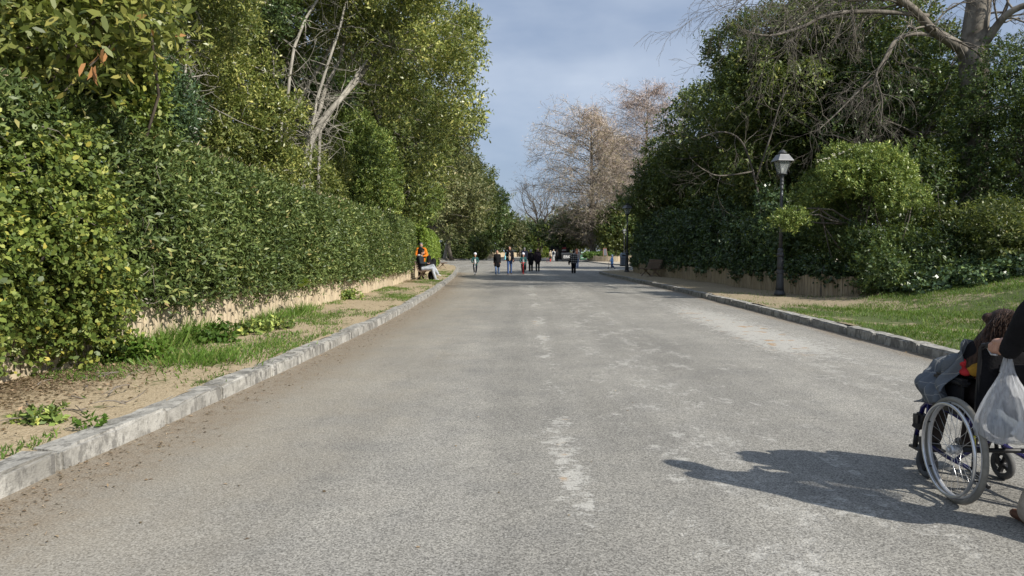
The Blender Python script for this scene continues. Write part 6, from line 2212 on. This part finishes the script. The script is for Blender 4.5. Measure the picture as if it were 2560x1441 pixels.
# ------------------------------------------------------------------ far street furniture
# dumpster
Y = 97.0
t = empty('dumpster', (at(1416.5, 640, Y).x, Y, 0.0), 0.0, 'dark grey wheeled dumpster with white letters beyond the plaid coat', 'dumpster')
M['bin_grey'] = plain('dark_bin_plastic', (0.035, 0.038, 0.042), 0.55, 0, 0.25)
m = MB()
a = [(-0.62, -0.45, 0.25), (0.62, -0.45, 0.25), (0.62, 0.45, 0.25), (-0.62, 0.45, 0.25), (-0.72, -0.55, 1.0), (0.72, -0.55, 1.0), (0.72, 0.55, 1.0), (-0.72, 0.55, 1.0)]
m.add(a, [(0, 3, 2, 1), (4, 5, 6, 7), (0, 1, 5, 4), (1, 2, 6, 5), (2, 3, 7, 6), (3, 0, 4, 7)]); m.build('body', M['bin_grey'], t)
m = MB(); m.add([(-0.76, -0.6, 1.003), (0.76, -0.6, 1.003), (0.76, 0.6, 1.003), (-0.76, 0.6, 1.003), (-0.70, -0.5, 1.12), (0.70, -0.5, 1.12), (0.70, 0.2, 1.26), (-0.70, 0.2, 1.26), (-0.70, 0.56, 1.18), (0.70, 0.56, 1.18)],
    [(0, 3, 2, 1), (0, 1, 5, 4), (4, 5, 6, 7), (7, 6, 9, 8), (3, 8, 9, 2), (0, 4, 7, 8, 3), (1, 2, 9, 6, 5)]); m.build('lid', M['bin_grey'], t)
for sx in (-0.5, 0.5):
    for sy in (-0.36, 0.36):
        m = MB(); m.torus((sx, sy, 0.1), 0.07, 0.03, 'x', 16, 6); m.tube([(sx, sy, 0.1), (sx, sy, 0.27)], 0.03, 6); m.build('wheel', M['rubber'], t)


def lettering(text, size, loc, rot, mat, parent, ext=0.004):
    c = bpy.data.curves.new('lettering', 'FONT')
    c.body = text; c.size = size; c.align_x = 'CENTER'; c.align_y = 'CENTER'; c.extrude = ext; c.offset = size * 0.02
    c.materials.append(mat)
    tmp = bpy.data.objects.new('tmp', c); COL.objects.link(tmp)
    me = bpy.data.meshes.new_from_object(tmp.evaluated_get(bpy.context.evaluated_depsgraph_get()))
    bpy.data.objects.remove(tmp)
    o = link(bpy.data.objects.new('lettering', me), parent)
    o.location = loc; o.rotation_euler = rot
    return o


M['paint_w'] = plain('white_paint', (0.75, 0.75, 0.74), 0.6)
lettering('EBK', 0.55, (0.0, -0.518, 0.66), (math.radians(97), 0, 0), M['paint_w'], t)
# info board on posts
Y = 108.0
t = empty('notice_board', (at(1410, 640, Y).x, Y, 0.1), 0, 'dark notice board with red header and white stripe behind the dumpster', 'sign')
m = MB(); m.box((-0.28, 0, 0.0), (-0.22, 0.06, 2.05)); m.build('post', M['iron'], t)
m = MB(); m.box((0.22, 0, 0.0), (0.28, 0.06, 2.05)); m.build('post', M['iron'], t)
m = MB(); m.box((-0.34, -0.05, 0.9), (0.34, -0.004, 2.0)); m.build('panel', plain('plum_panel', (0.07, 0.035, 0.045), 0.6), t)
m = MB(); m.box((-0.32, -0.058, 1.68), (0.32, -0.053, 1.92)); m.build('header', plain('red_header', (0.30, 0.05, 0.05), 0.6), t)
m = MB(); m.box((-0.33, -0.058, 1.46), (0.33, -0.053, 1.58)); m.build('stripe', M['paint_w'], t)
# kiosk shade behind: dark hut
Y = 112.0
t = empty('kiosk', (at(1400, 640, Y).x, Y, 0.1), 0, 'dark low kiosk in the shade behind the notice board', 'kiosk')
m = MB(); m.box((-1.5, -0.9, 0), (1.5, 0.9, 2.3)); m.build('wall', plain('dark_kiosk_paint', (0.03, 0.032, 0.034), 0.7), t)
m = MB(); m.box((-1.75, -1.2, 2.303), (1.75, 1.1, 2.42)); m.build('roof', M['iron'], t)
m = MB(); m.box((-1.0, -0.93, 1.0), (1.0, -0.903, 1.9)); m.build('shutter', plain('kiosk_shutter', (0.06, 0.06, 0.06), 0.5), t)
# green barrier sign
Y = 97.5
t = empty('barrier_sign', (at(1458, 640, Y).x, Y, 0.0), 0.0, 'metal crowd barrier carrying a green and white sign', 'barrier')
M['galv'] = plain('galvanised_steel', (0.45, 0.47, 0.47), 0.4, 0.5)
m = MB(); m.tube([(-0.55, 0, 0.12), (-0.55, 0, 1.05), (0.55, 0, 1.05), (0.55, 0, 0.12)], 0.022, 8, closed=True); m.build('frame', M['galv'], t)
for i in range(7):
    m = MB(); m.tube([(-0.42 + i * 0.14, 0, 0.12), (-0.42 + i * 0.14, 0, 1.05)], 0.01, 6); m.build('bar', M['galv'], t)
for sx in (-0.45, 0.45):
    m = MB(); m.tube([(sx, -0.3, 0.0), (sx, 0, 0.14), (sx, 0.3, 0.0)], 0.02, 6); m.build('foot', M['galv'], t)
m = MB(); m.tube([(-0.62, 0.03, 0.0), (-0.62, 0.03, 1.72)], 0.025, 8); m.build('pole', M['galv'], t)
m = MB(); m.box((-0.40, -0.05, 0.30), (0.44, -0.03, 0.98)); m.build('panel', plain('green_panel', (0.14, 0.33, 0.19), 0.5), t)
m = MB(); m.box((-0.28, -0.055, 1.16), (0.42, -0.03, 1.34)); m.build('plate', plain('pale_green_plate', (0.48, 0.68, 0.55), 0.5), t)
m = MB(); m.box((-0.26, -0.056, 0.50), (0.10, -0.051, 0.58)); m.build('stripe', M['paint_w'], t)
m = MB(); m.bar((-0.20, -0.04, 1.0), (-0.20, -0.04, 1.2), 0.03, 0.02); m.bar((0.34, -0.04, 1.0), (0.34, -0.04, 1.2), 0.03, 0.02); m.build('bracket', M['galv'], t)
# chalkboard on the planter
t = empty('chalkboard', (at(1512, 640, 91.5).x, 91.5, 0.78), 0.35, 'wooden framed chalkboard easel standing on the planter edge', 'sign')
M['easel'] = plain('reddish_wood', (0.28, 0.12, 0.08), 0.6)
for a, b_ in (((-0.30, -0.22, -0.1), (-0.20, 0, 1.05)), ((0.30, -0.22, -0.1), (0.20, 0, 1.05)), ((-0.30, 0.28, -0.1), (-0.20, 0, 1.05)), ((0.30, 0.28, -0.1), (0.20, 0, 1.05))):
    m = MB(); m.bar(a, b_, 0.05, 0.03, (0, 1, 0)); m.build('leg', M['easel'], t)
m = MB(); m.bar((-0.22, 0, 1.05), (0.22, 0, 1.05), 0.05, 0.05); m.build('top_rail', M['easel'], t)
m = MB(); m.add([(-0.25, -0.20, 0.12), (0.25, -0.20, 0.12), (0.20, -0.03, 0.98), (-0.20, -0.03, 0.98), (-0.25, -0.18, 0.12), (0.25, -0.18, 0.12), (0.20, -0.01, 0.98), (-0.20, -0.01, 0.98)], [(0, 1, 2, 3), (7, 6, 5, 4), (0, 4, 5, 1), (2, 6, 7, 3), (1, 5, 6, 2), (3, 7, 4, 0)])
m.build('slate', plain('chalk_slate', (0.09, 0.095, 0.11), 0.8, 0, 0.4, 6.0), t)
# recycling bin
p = gnd(1559, 666, 0.115)
t = empty('recycling_bin', p, 0.1, 'grey-blue recycling bin with rounded hood beside the second lamp post', 'bin')
M['bin_blue'] = plain('grey_blue_bin', (0.17, 0.22, 0.27), 0.4, 0, 0.12)
m = MB(); m.box((-0.30, -0.25, 0.0), (0.30, 0.25, 0.10)); m.build('plinth', M['bin_grey'], t)
m = MB(); m.box((-0.28, -0.23, 0.103), (0.28, 0.23, 0.78)); m.build('body', plain('bin_body', (0.10, 0.115, 0.14), 0.4), t)
m = MB()
prof = [(-0.30, 0.783), (-0.30, 1.0), (-0.26, 1.12), (-0.17, 1.2), (0.17, 1.2), (0.26, 1.12), (0.30, 1.0), (0.30, 0.783)]
vs = [(x, -0.26, z) for x, z in prof] + [(x, 0.26, z) for x, z in prof]
k = len(prof)
m.add(vs, [tuple(range(k)), tuple(reversed(range(k, 2 * k)))] + [(i, k + i, k + (i + 1) % k, (i + 1) % k) for i in range(k)]); m.build('hood', M['bin_blue'], t)
m = MB(); m.box((-0.2, -0.268, 0.88), (0.2, -0.262, 1.02)); m.build('slot', M['blackplastic'], t)
p = gnd(1573, 666.5, 0.115)
t = empty('water_bottles', p, 0, 'small pale plastic bottles left on the ground beside the recycling bin', 'bottles')
for i, dx in enumerate((-0.1, 0.12)):
    m = MB(); m.lathe([(0.04, 0), (0.045, 0.02), (0.045, 0.16), (0.035, 0.2), (0.014, 0.24), (0.016, 0.27)], 10, (dx, 0, 0)); m.build('bottle', plain('pale_bottle', (0.5, 0.55, 0.58), 0.2), t)

# ------------------------------------------------------------------ wheelchair, faces +Y
WX, WY = 2.80, 4.02
wc = empty('wheelchair', (WX, WY, 0.0), math.radians(-2), 'black wheelchair with blue frame and large spoked wheels at the right edge', 'wheelchair')
RW = 0.305
sp = MB(); sp.tube([(0, 0, 0.028), (0, 0, RW - 0.03)], 0.0016, 4); spoke_me = sp.mesh('spoke'); spoke_me.materials.append(M['chrome'])
for sx in (-1, 1):
    wl = empty('wheel', (sx * 0.315, 0, RW), 0, parent=wc)
    wl.rotation_euler = (0.1, 0, 0)
    m = MB(); m.torus((0, 0, 0), RW - 0.016, 0.016, 'x', 72, 10, 1.05); m.build('tyre', M['tyre'], wl)
    m = MB(); m.torus((0, 0, 0), RW - 0.036, 0.010, 'x', 72, 8, 1.35); m.build('rim', M['alu'], wl)
    m = MB(); m.torus((sx * 0.042, 0, 0), RW - 0.042, 0.0095, 'x', 72, 8); m.build('hand_rim', M['chrome'], wl)
    for k in range(6):
        a = 2 * PI * k / 6 + 0.3
        m = MB(); m.tube([(0, (RW - 0.036) * math.cos(a), (RW - 0.036) * math.sin(a)), (sx * 0.042, (RW - 0.042) * math.cos(a), (RW - 0.042) * math.sin(a))], 0.005, 5); m.build('hand_rim_clip', M['blackplastic'], wl)
    m = MB(); m.tube([(-0.03, 0, 0), (0.03, 0, 0)], 0.026, 14); m.tube([(sx * 0.03, 0, 0), (sx * 0.045, 0, 0)], 0.014, 10); m.build('hub', M['alu'], wl)
    for k in range(28):
        o = link(bpy.data.objects.new('spoke', spoke_me), wl)
        a = 2 * PI * k / 28
        skew = 0.62 if k % 2 else -0.62
        side = 0.02 if (k // 2) % 2 else -0.02
        p0 = Vector((side, 0.026 * math.sin(a + skew * 2.2), 0.026 * math.cos(a + skew * 2.2)))
        p1 = Vector((0, (RW - 0.036) * math.sin(a), (RW - 0.036) * math.cos(a)))
        d = p1 - p0
        o.rotation_mode = 'QUATERNION'
        o.rotation_quaternion = Vector((0, 0, 1)).rotation_difference(d.normalized())
        o.location = p0 - d.normalized() * 0.028
        o.scale = (1, 1, (d.length + 0.028) / (RW - 0.03))
for sx in (-1, 1):       # casters in front
    cs = empty('caster', (sx * 0.235, 0.44, 0.095), math.radians(6), parent=wc)
    m = MB(); m.torus((0, 0, 0), 0.075, 0.021, 'x', 28, 8); m.build('tyre', plain('caster_tyre', (0.09, 0.09, 0.09), 0.7) if 'caster_t' not in M else M['caster_t'], cs)
    m = MB()
    m.tube([(-0.02, 0, 0), (0.02, 0, 0)], 0.022, 10)
    for k in range(4):
        a = PI / 2 * k + 0.4
        m.bar((0, 0.015 * math.cos(a), 0.015 * math.sin(a)), (0, 0.06 * math.cos(a), 0.06 * math.sin(a)), 0.022, 0.022, (1, 0, 0))
    m.build('spoked_rim', M['blackplastic'], cs)
    m = MB()
    for q in (-0.032, 0.032): m.bar((q, 0, 0), (q, 0.025, 0.15), 0.03, 0.007, (1, 0, 0))
    m.bar((-0.036, 0.025, 0.155), (0.036, 0.025, 0.155), 0.035, 0.014, (0, 0, 1)); m.tube([(0, 0.025, 0.15), (0, 0.025, 0.24)], 0.018, 10)
    m.build('fork', M['blackplastic'], cs)
for sx in (-1, 1):
    m = MB()
    m.tube([(sx * 0.235, -0.02, 0.20), (sx * 0.235, 0.20, 0.20), (sx * 0.235, 0.44, 0.22)], 0.0125, 8)
    m.tube([(sx * 0.235, -0.03, 0.47), (sx * 0.235, 0.38, 0.49), (sx * 0.235, 0.45, 0.485), (sx * 0.24, 0.50, 0.44), (sx * 0.24, 0.54, 0.34), (sx * 0.24, 0.57, 0.24)], 0.0145, 10)
    m.tube([(sx * 0.235, 0.44, 0.20), (sx * 0.235, 0.44, 0.48)], 0.014, 8)
    m.build('side_frame', M['bluepaint'], wc)
    m = MB()
    m.tube([(sx * 0.225, -0.03, 0.18), (sx * 0.225, -0.04, 0.60), (sx * 0.225, -0.06, 0.90), (sx * 0.225, -0.08, 0.925), (sx * 0.225, -0.13, 0.93)], 0.0125, 8)
    m.build('back_post', M['blackplastic'], wc)
    m = MB(); m.tube([(sx * 0.225, -0.12, 0.93), (sx * 0.225, -0.24, 0.925)], 0.017, 10); m.build('push_handle', M['rubber'], wc)
    m = MB(); m.tube([(sx * 0.225, -0.12, 0.915), (sx * 0.235, -0.17, 0.885), (sx * 0.235, -0.22, 0.89)], 0.006, 6); m.build('brake_lever', M['alu'], wc)
    bm = bmesh.new(); bmesh.ops.create_cube(bm, size=1)
    for v in bm.verts: v.co = Vector((v.co.x * 0.065 + sx * 0.25, v.co.y * 0.30 + 0.17, v.co.z * 0.045 + 0.685))
    bmesh.ops.bevel(bm, geom=bm.edges[:], offset=0.015, segments=2, affect='EDGES')
    me = bpy.data.meshes.new('armrest'); bm.to_mesh(me); bm.free(); meshobj('armrest', me, M['blackplastic'], wc)
    m = MB(); m.box((sx * 0.262 - 0.006, 0.03, 0.49), (sx * 0.262 + 0.006, 0.34, 0.66)); m.build('skirt_guard', M['blackplastic'], wc)
    m = MB(); m.tube([(sx * 0.24, 0.565, 0.25), (sx * 0.23, 0.60, 0.16)], 0.016, 8); m.box((sx * 0.135 - 0.085, 0.56, 0.13), (sx * 0.135 + 0.085, 0.70, 0.145)); m.build('footrest', M['blackplastic'], wc)
    m = MB(); m.bar((sx * 0.24, 0.50, 0.40), (sx * 0.255, 0.53, 0.30), 0.045, 0.05); m.box((sx * 0.255 - 0.02, 0.49, 0.335), (sx * 0.255 + 0.02, 0.55, 0.39)); m.build('hanger_clamp', M['blackplastic'], wc)
m = MB(); m.tube([(-0.22, 0.16, 0.20), (0.22, 0.16, 0.47)], 0.0125, 8); m.build('cross_brace', M['bluepaint'], wc)
m = MB(); m.tube([(0.22, 0.19, 0.20), (-0.22, 0.19, 0.47)], 0.0125, 8); m.build('cross_brace', M['bluepaint'], wc)
m = MB(); m.tube([(-0.29, 0, RW), (0.29, 0, RW)], 0.014, 8); m.build('axle', M['blackplastic'], wc)
m = MB(); m.box((-0.232, -0.02, 0.47), (0.232, 0.42, 0.485)); m.build('seat_sling', M['black'], wc)
m = MB(); m.box((-0.23, 0.0, 0.487), (0.23, 0.42, 0.545)); m.build('cushion', M['black'], wc)
bk = MB()
for i in range(9):
    z = 0.47 + i * 0.055
    for k in range(7):
        x = -0.235 + 0.47 * k / 6
        bk.v.append((x, -0.045 - 0.02 * i / 8 - 0.035 * (1 - (x / 0.235) ** 2), z))
for i in range(8):
    for k in range(6): bk.f.append((i * 7 + k, i * 7 + k + 1, (i + 1) * 7 + k + 1, (i + 1) * 7 + k)); bk.sm.append(True)
o = bk.build('back_sling', M['black'], wc)
md = o.modifiers.new('thick', 'SOLIDIFY'); md.thickness = 0.018
m = MB(); m.tube([(-0.2, -0.10, 0.90), (-0.1, -0.12, 0.955), (0.1, -0.12, 0.955), (0.2, -0.10, 0.90)], 0.022, 8); m.build('head_roll', M['black'], wc)
m = MB(); m.box((-0.15, -0.17, 0.50), (0.17, -0.10, 0.82)); m.build('rear_pouch', M['black'], wc)
m = MB(); m.box((-0.236, -0.046, 0.30), (-0.226, -0.036, 0.40)); m.build('sticker', plain('yellow_sticker', (0.6, 0.55, 0.05), 0.5), wc)
for sx in (-1, 1):
    m = MB(); m.tube([(sx * 0.235, 0.02, 0.20), (sx * 0.235, -0.10, 0.185), (sx * 0.235, -0.19, 0.15)], 0.012, 7); m.build('tipping_lever', M['blackplastic'], wc)

# seated woman, leaning to her left
o3 = Vector((WX, WY, 0))
j = dict(s=0.96, hs=0.96)
j.update(pel=V((0.0, 0.10, 0.60)), chest=V((-0.02, 0.06, 0.78)), neck=V((-0.03, 0.07, 0.91)), head=V((-0.01, 0.11, 1.01)), face=V((0.45, 0.9, -0.25)),
         shL=V((-0.17, 0.07, 0.87)), shR=V((0.14, 0.07, 0.90)), elL=V((-0.22, 0.20, 0.72)), elR=V((0.22, 0.12, 0.70)), wrL=V((-0.06, 0.36, 0.66)), wrR=V((0.10, 0.34, 0.64)),
         hipL=V((-0.09, 0.12, 0.60)), hipR=V((0.09, 0.12, 0.60)), knL=V((-0.11, 0.50, 0.60)), knR=V((0.11, 0.50, 0.60)), anL=V((-0.12, 0.60, 0.22)), anR=V((0.12, 0.60, 0.22)),
         toeL=V((0, 1, 0)), toeR=V((0, 1, 0)))
M['hair_w'] = None
_b = NB('long_brown_hair')
_co = _b.obj()
_n = _b.noise(_b.scaled(_co, (60, 60, 9)), 2.0, 4.0, 0.6)
M['hair_w'] = _b.done(_b.bsdf(_b.mix(_b.mapr(_n, 0.3, 0.7), (0.014, 0.008, 0.006), (0.075, 0.042, 0.028)), 0.55, 0.25, 0, _b.bump(_n, 0.8, 0.01)))
pwm = figure('woman with long brown hair slumped in the wheelchair', o3, math.radians(-2), 1.6, j, M['black'], None, cloth('dark_taupe_trousers', (0.05, 0.04, 0.038)), M['shoe_d'], None, 'bald', 1.0, 1.0, voxel=0.014, seated=True)
hp = [ell((-0.012, 0.085, 1.025), (0.088, 0.10, 0.094)), ell((-0.03, 0.045, 0.985), (0.088, 0.07, 0.09)), ell((-0.08, 0.12, 1.06), (0.035, 0.04, 0.03)),
      cap((-0.06, 0.03, 1.01), (-0.13, 0.04, 0.90), 0.07, 0.078), cap((-0.13, 0.04, 0.90), (-0.185, 0.06, 0.80), 0.075, 0.055), cap((-0.07, -0.0, 0.96), (-0.11, 0.0, 0.82), 0.055, 0.045),
      cap((-0.17, 0.06, 0.82), (-0.205, 0.08, 0.755), 0.045, 0.018), cap((-0.11, 0.0, 0.84), (-0.12, 0.01, 0.76), 0.045, 0.016), cap((-0.14, 0.03, 0.84), (-0.165, 0.03, 0.75), 0.04, 0.014)]
blob('hair', hp, M['hair_w'], pwm, 0.008, 3)
rng = np.random.default_rng(9)
m = MB()
for i in range(620):
    u, v_ = rng.random(), rng.normal() * 0.3
    a = Vector((-0.012 + rng.normal() * 0.05, -0.005 + rng.normal() * 0.02, 1.06 + rng.normal() * 0.025))
    e = Vector((-0.09 - 0.13 * u, -0.05 + 0.11 * u + rng.normal() * 0.012, 0.75 + rng.random() * 0.09))
    mid = a.lerp(e, 0.5) + Vector((-0.035 + rng.normal() * 0.012, -0.05 + 0.02 * u + rng.normal() * 0.012, 0.03))
    pts_ = [(a * (1 - t_) ** 2 + mid * 2 * t_ * (1 - t_) + e * t_ * t_) + Vector(rng.normal(size=3)) * 0.003 for t_ in (0, 0.2, 0.4, 0.6, 0.8, 1.0)]
    m.tube(pts_, [0.0016, 0.002, 0.002, 0.0019, 0.0016, 0.001], 3, cap=False)
o = m.build('hair_strands', M['hair_w'], pwm); o['kind'] = 'stuff'
m = MB(); m.torus((0, 0, 0), 0.009, 0.005, 'z', 16, 6); o = m.build('hair_tie', plain('white_hair_tie', (0.42, 0.34, 0.28), 0.7), pwm)
o.location = (-0.02, -0.012, 1.07); o.rotation_euler = (0.9, -0.5, 0)
sc_ = blob('scarf', [cap((-0.20, 0.08, 0.82), (-0.195, 0.04, 0.76), 0.036, 0.036), cap((-0.17, 0.0, 0.80), (-0.14, -0.01, 0.74), 0.035, 0.02), cap((-0.20, 0.02, 0.78), (-0.17, 0.0, 0.72), 0.03, 0.012), cap((-0.20, 0.12, 0.83), (-0.05, 0.14, 0.88), 0.03, 0.04)], cloth('mustard_scarf', (0.34, 0.19, 0.03)), None, 0.009, 2)
sc_.location = o3; sc_.rotation_euler = (0, 0, math.radians(-2))
tag(sc_, 'mustard yellow scarf showing under the long brown hair', 'scarf')
o = blob('red_patch', [ell((-0.235, 0.10, 0.80), (0.03, 0.05, 0.03)), ell((-0.225, 0.08, 0.745), (0.03, 0.045, 0.025))], M['red'], sc_, 0.008, 2)
# checked blanket draped over lap and armrest: a cloth sheet over a bumpy form
_b = NB('grey_check_blanket')
_co = _b.obj(); _X, _Y, _Z = _b.xyz(_co)
_u = _b.attr('cu'); _v = _b.attr('cv')
_l1 = _b.math('LESS_THAN', _b.math('FRACT', _b.math('MULTIPLY', _u, 1.0)), 0.045)
_l2 = _b.math('LESS_THAN', _b.math('FRACT', _b.math('MULTIPLY', _v, 1.0)), 0.045)
_ln = _b.math('MAXIMUM', _l1, _l2)
_w = _b.noise(_co, 160.0, 2.0)
M['blanket'] = _b.done(_b.bsdf(_b.mix(_b.math('MULTIPLY', _ln, 0.8), _b.mix(_w, (0.10, 0.115, 0.13), (0.155, 0.17, 0.19)), (0.33, 0.325, 0.31)), 0.95, 0.1, 0, _b.bump(_w, 0.3, 0.004)))
nu, nv = 44, 60
m = MB(); cu, cv = [], []
for i in range(nv + 1):
    v = i / nv                               # along the chair, back (0) to knees (1)
    for k in range(nu + 1):
        u = k / nu                           # across: lap (0) to outside hem (1)
        yb = 0.08 + 0.40 * v
        if u < 0.45:
            q = u / 0.45
            x = 0.16 - 0.40 * q
            z = 0.735 + 0.05 * math.sin(q * 3.0) + 0.07 * (1 - v) * q
        else:
            q = (u - 0.45) / 0.55
            x = -0.24 - 0.05 * math.sin(min(1, q * 1.6) * PI / 2) - 0.01 * q
            z = 0.735 + 0.05 * math.sin(3.0) + 0.07 * (1 - v) - 0.24 * q * (0.75 + 0.25 * math.sin(v * PI)) - 0.02
        fold = 0.030 * math.sin(v * 13 + u * 7.0 + 1.5 * math.sin(v * 5)) * (0.35 + u) + 0.012 * math.sin(v * 33 - u * 11) + 0.016 * math.sin(u * 15 + v * 4)
        x += fold * (-1 if u > 0.4 else -0.3)
        z += fold * (0.9 if u < 0.55 else 0.25)
        z -= 0.12 * max(0, v - 0.78) / 0.22 * (1 if u < 0.6 else 0.55)
        y = yb + 0.03 * math.sin(u * 9 + v * 5)
        if v < 0.2 and u > 0.35: z += 0.13 * (0.2 - v) / 0.2 * max(0, 1 - abs(u - 0.5) * 2.2)
        m.v.append((x, y, z)); cu.append(u * 6.4 + 0.3); cv.append(v * 5.0 + 0.4)
for i in range(nv):
    for k in range(nu): m.f.append((i * (nu + 1) + k, i * (nu + 1) + k + 1, (i + 1) * (nu + 1) + k + 1, (i + 1) * (nu + 1) + k)); m.sm.append(True)
bl = m.build('blanket', M['blanket'])
set_attr(bl.data, 'cu', cu); set_attr(bl.data, 'cv', cv)
md = bl.modifiers.new('thick', 'SOLIDIFY'); md.thickness = 0.007
bl.location = o3; bl.rotation_euler = (0, 0, math.radians(-2))
tag(bl, 'grey check blanket draped over the lap and armrest of the wheelchair', 'blanket')

# person pushing
j = dict(s=1.0, hs=1.0)
px0 = V((2.86, 3.32, 0))
j.update(pel=V((0.0, -0.02, 0.92)), chest=V((0, 0.04, 1.24)), neck=V((0, 0.08, 1.44)), head=V((0, 0.12, 1.58)), face=V((-0.1, 1, -0.2)),
         shL=V((-0.19, 0.06, 1.38)), shR=V((0.19, 0.06, 1.38)), elL=V((-0.285, 0.28, 1.13)), elR=V((0.27, 0.26, 1.12)), wrL=V((-0.275, 0.43, 0.925)), wrR=V((0.20, 0.44, 0.96)),
         hipL=V((-0.09, -0.02, 0.88)), hipR=V((0.09, -0.02, 0.88)), knL=V((-0.14, 0.20, 0.50)), knR=V((0.11, -0.02, 0.48)), anL=V((-0.19, 0.32, 0.09)), anR=V((0.11, -0.32, 0.14)),
         toeL=V((-0.1, 1, 0)).normalized(), toeR=V((0, 1, -0.3)).normalized())
pu = figure('person in black coat and beige trousers pushing the wheelchair', px0, 0, 1.70, j, M['black'], 0.62, cloth('beige_trousers', (0.38, 0.33, 0.27)), M['shoe_b'], M['hair_d'], 'short', 1.15, 1.25, voxel=0.016, hands=False, skirt=0.05)
# her hands closed on the handles
for sx, wr in ((-1, j['wrL']), (1, j['wrR'])):
    h0 = V((WX + sx * 0.225, WY - 0.19, 0.925)) - px0
    pr = []
    kn0 = h0 + V((-sx * 0.0, 0.01, 0.035))
    pr.append(cap(wr, h0 + V((0, -0.05, 0.03)), 0.030, 0.034)); pr.append(ell(h0 + V((0, -0.015, 0.034)), (0.036, 0.046, 0.020)))
    for f in range(4):
        yy = 0.030 - f * 0.021
        a = h0 + V((-sx * -0.02 if False else sx * 0.022, yy, 0.034)); rad = 0.027
        pts_ = [h0 + V((sx * math.sin(t_) * rad, yy, math.cos(t_) * rad)) for t_ in (0.3, 1.1, 2.0, 2.9, 3.6)]
        for a_, b2_ in zip(pts_[:-1], pts_[1:]): pr.append(cap(a_, b2_, 0.0098, 0.0092, 8))
    tp = [h0 + V((-sx * math.sin(t_) * 0.028, 0.0 + 0.012 * t_, math.cos(t_) * 0.028)) for t_ in (0.5, 1.4, 2.3)]
    for a_, b2_ in zip(tp[:-1], tp[1:]): pr.append(cap(a_, b2_, 0.012, 0.0105, 8))
    blob('hand', pr, M['skin'], pu, 0.0045, 1)

# translucent carrier bag hanging from the hand
_b = NB('thin_white_plastic')
_co = _b.obj()
_n = _b.noise(_b.scaled(_co, (26, 26, 3)), 2.0, 4.0, 0.6)
_p = _b.bsdf((0.72, 0.74, 0.78), 0.28, 0.5, 0, _b.bump(_n, 0.5, 0.01))
_tl = _b.n('ShaderNodeBsdfTranslucent'); _tl.inputs[0].default_value = (0.75, 0.77, 0.8, 1)
_tp = _b.n('ShaderNodeBsdfTransparent')
_m1 = _b.n('ShaderNodeMixShader'); _m1.inputs[0].default_value = 0.45
_b.l(_p.outputs[0], _m1.inputs[1]); _b.l(_tl.outputs[0], _m1.inputs[2])
_m2 = _b.n('ShaderNodeMixShader'); _b.put(_m2.inputs[0], _b.mapr(_n, 0.3, 0.7, 0.30, 0.62))
_b.l(_tp.outputs[0], _m2.inputs[1]); _b.l(_m1.outputs[0], _m2.inputs[2])
M['bagplastic'] = _b.done(_m2)
hb = V((WX - 0.225, WY - 0.24, 0.0))
m = MB()
prof = [(0.012, 0.86), (0.022, 0.82), (0.045, 0.76), (0.075, 0.70), (0.105, 0.63), (0.128, 0.56), (0.138, 0.50), (0.130, 0.455), (0.10, 0.432), (0.05, 0.424), (0.004, 0.422)]
n_ = 56
r = random.Random(3)
ph_ = [r.uniform(0, 6.28) for _ in range(4)]
for i, (rad, z) in enumerate(prof):
    for k in range(n_):
        a = 2 * PI * k / n_
        g = 1 + (0.10 * math.sin(9 * a + ph_[0]) + 0.07 * math.sin(15 * a + ph_[1])) * (1 - i / 11) + 0.06 * math.sin(3 * a + ph_[2])
        m.v.append((rad * g * math.cos(a) * 1.12, rad * g * math.sin(a) * 0.85, z + 0.008 * math.sin(5 * a + ph_[3])))
for i in range(len(prof) - 1):
    for k in range(n_): m.f.append((i * n_ + k, (i + 1) * n_ + k, (i + 1) * n_ + (k + 1) % n_, i * n_ + (k + 1) % n_)); m.sm.append(True)
cb = m.build('carrier_bag', M['bagplastic'])
cb.location = hb + V((0.02, 0, 0.0))
tag(cb, 'translucent white plastic carrier bag hanging from the wheelchair handle', 'bag')
m = MB()
for q in (-0.012, 0.012): m.tube([(q * 2.2, 0, 0.80), (q, 0.0, 0.88), (q * 0.5, 0.03, 0.955), (q * 0.5, 0.06, 0.93)], [0.016, 0.010, 0.006, 0.006], 7)
m.build('handle_loop', M['bagplastic'], cb)
t = MB(); t.box((-0.05, -0.012, 0.0), (0.05, 0.012, 0.085)); o = t.build('white_carton', M['paint_w'])
o.location = cb.location + V((0.02, -0.075, 0.455)); o.rotation_euler = (0.1, 0.6, 0.2)
tag(o, 'small white carton inside the plastic carrier bag', 'carton')
t = blob('shopping', [ell((0, 0.01, 0.50), (0.085, 0.06, 0.06)), ell((-0.03, 0.02, 0.53), (0.05, 0.05, 0.07))], cloth('grey_bundle', (0.16, 0.18, 0.20)), None, 0.012)
t.location = cb.location
tag(t, 'greyish bundle lying at the bottom of the carrier bag', 'bundle')
print('all built')
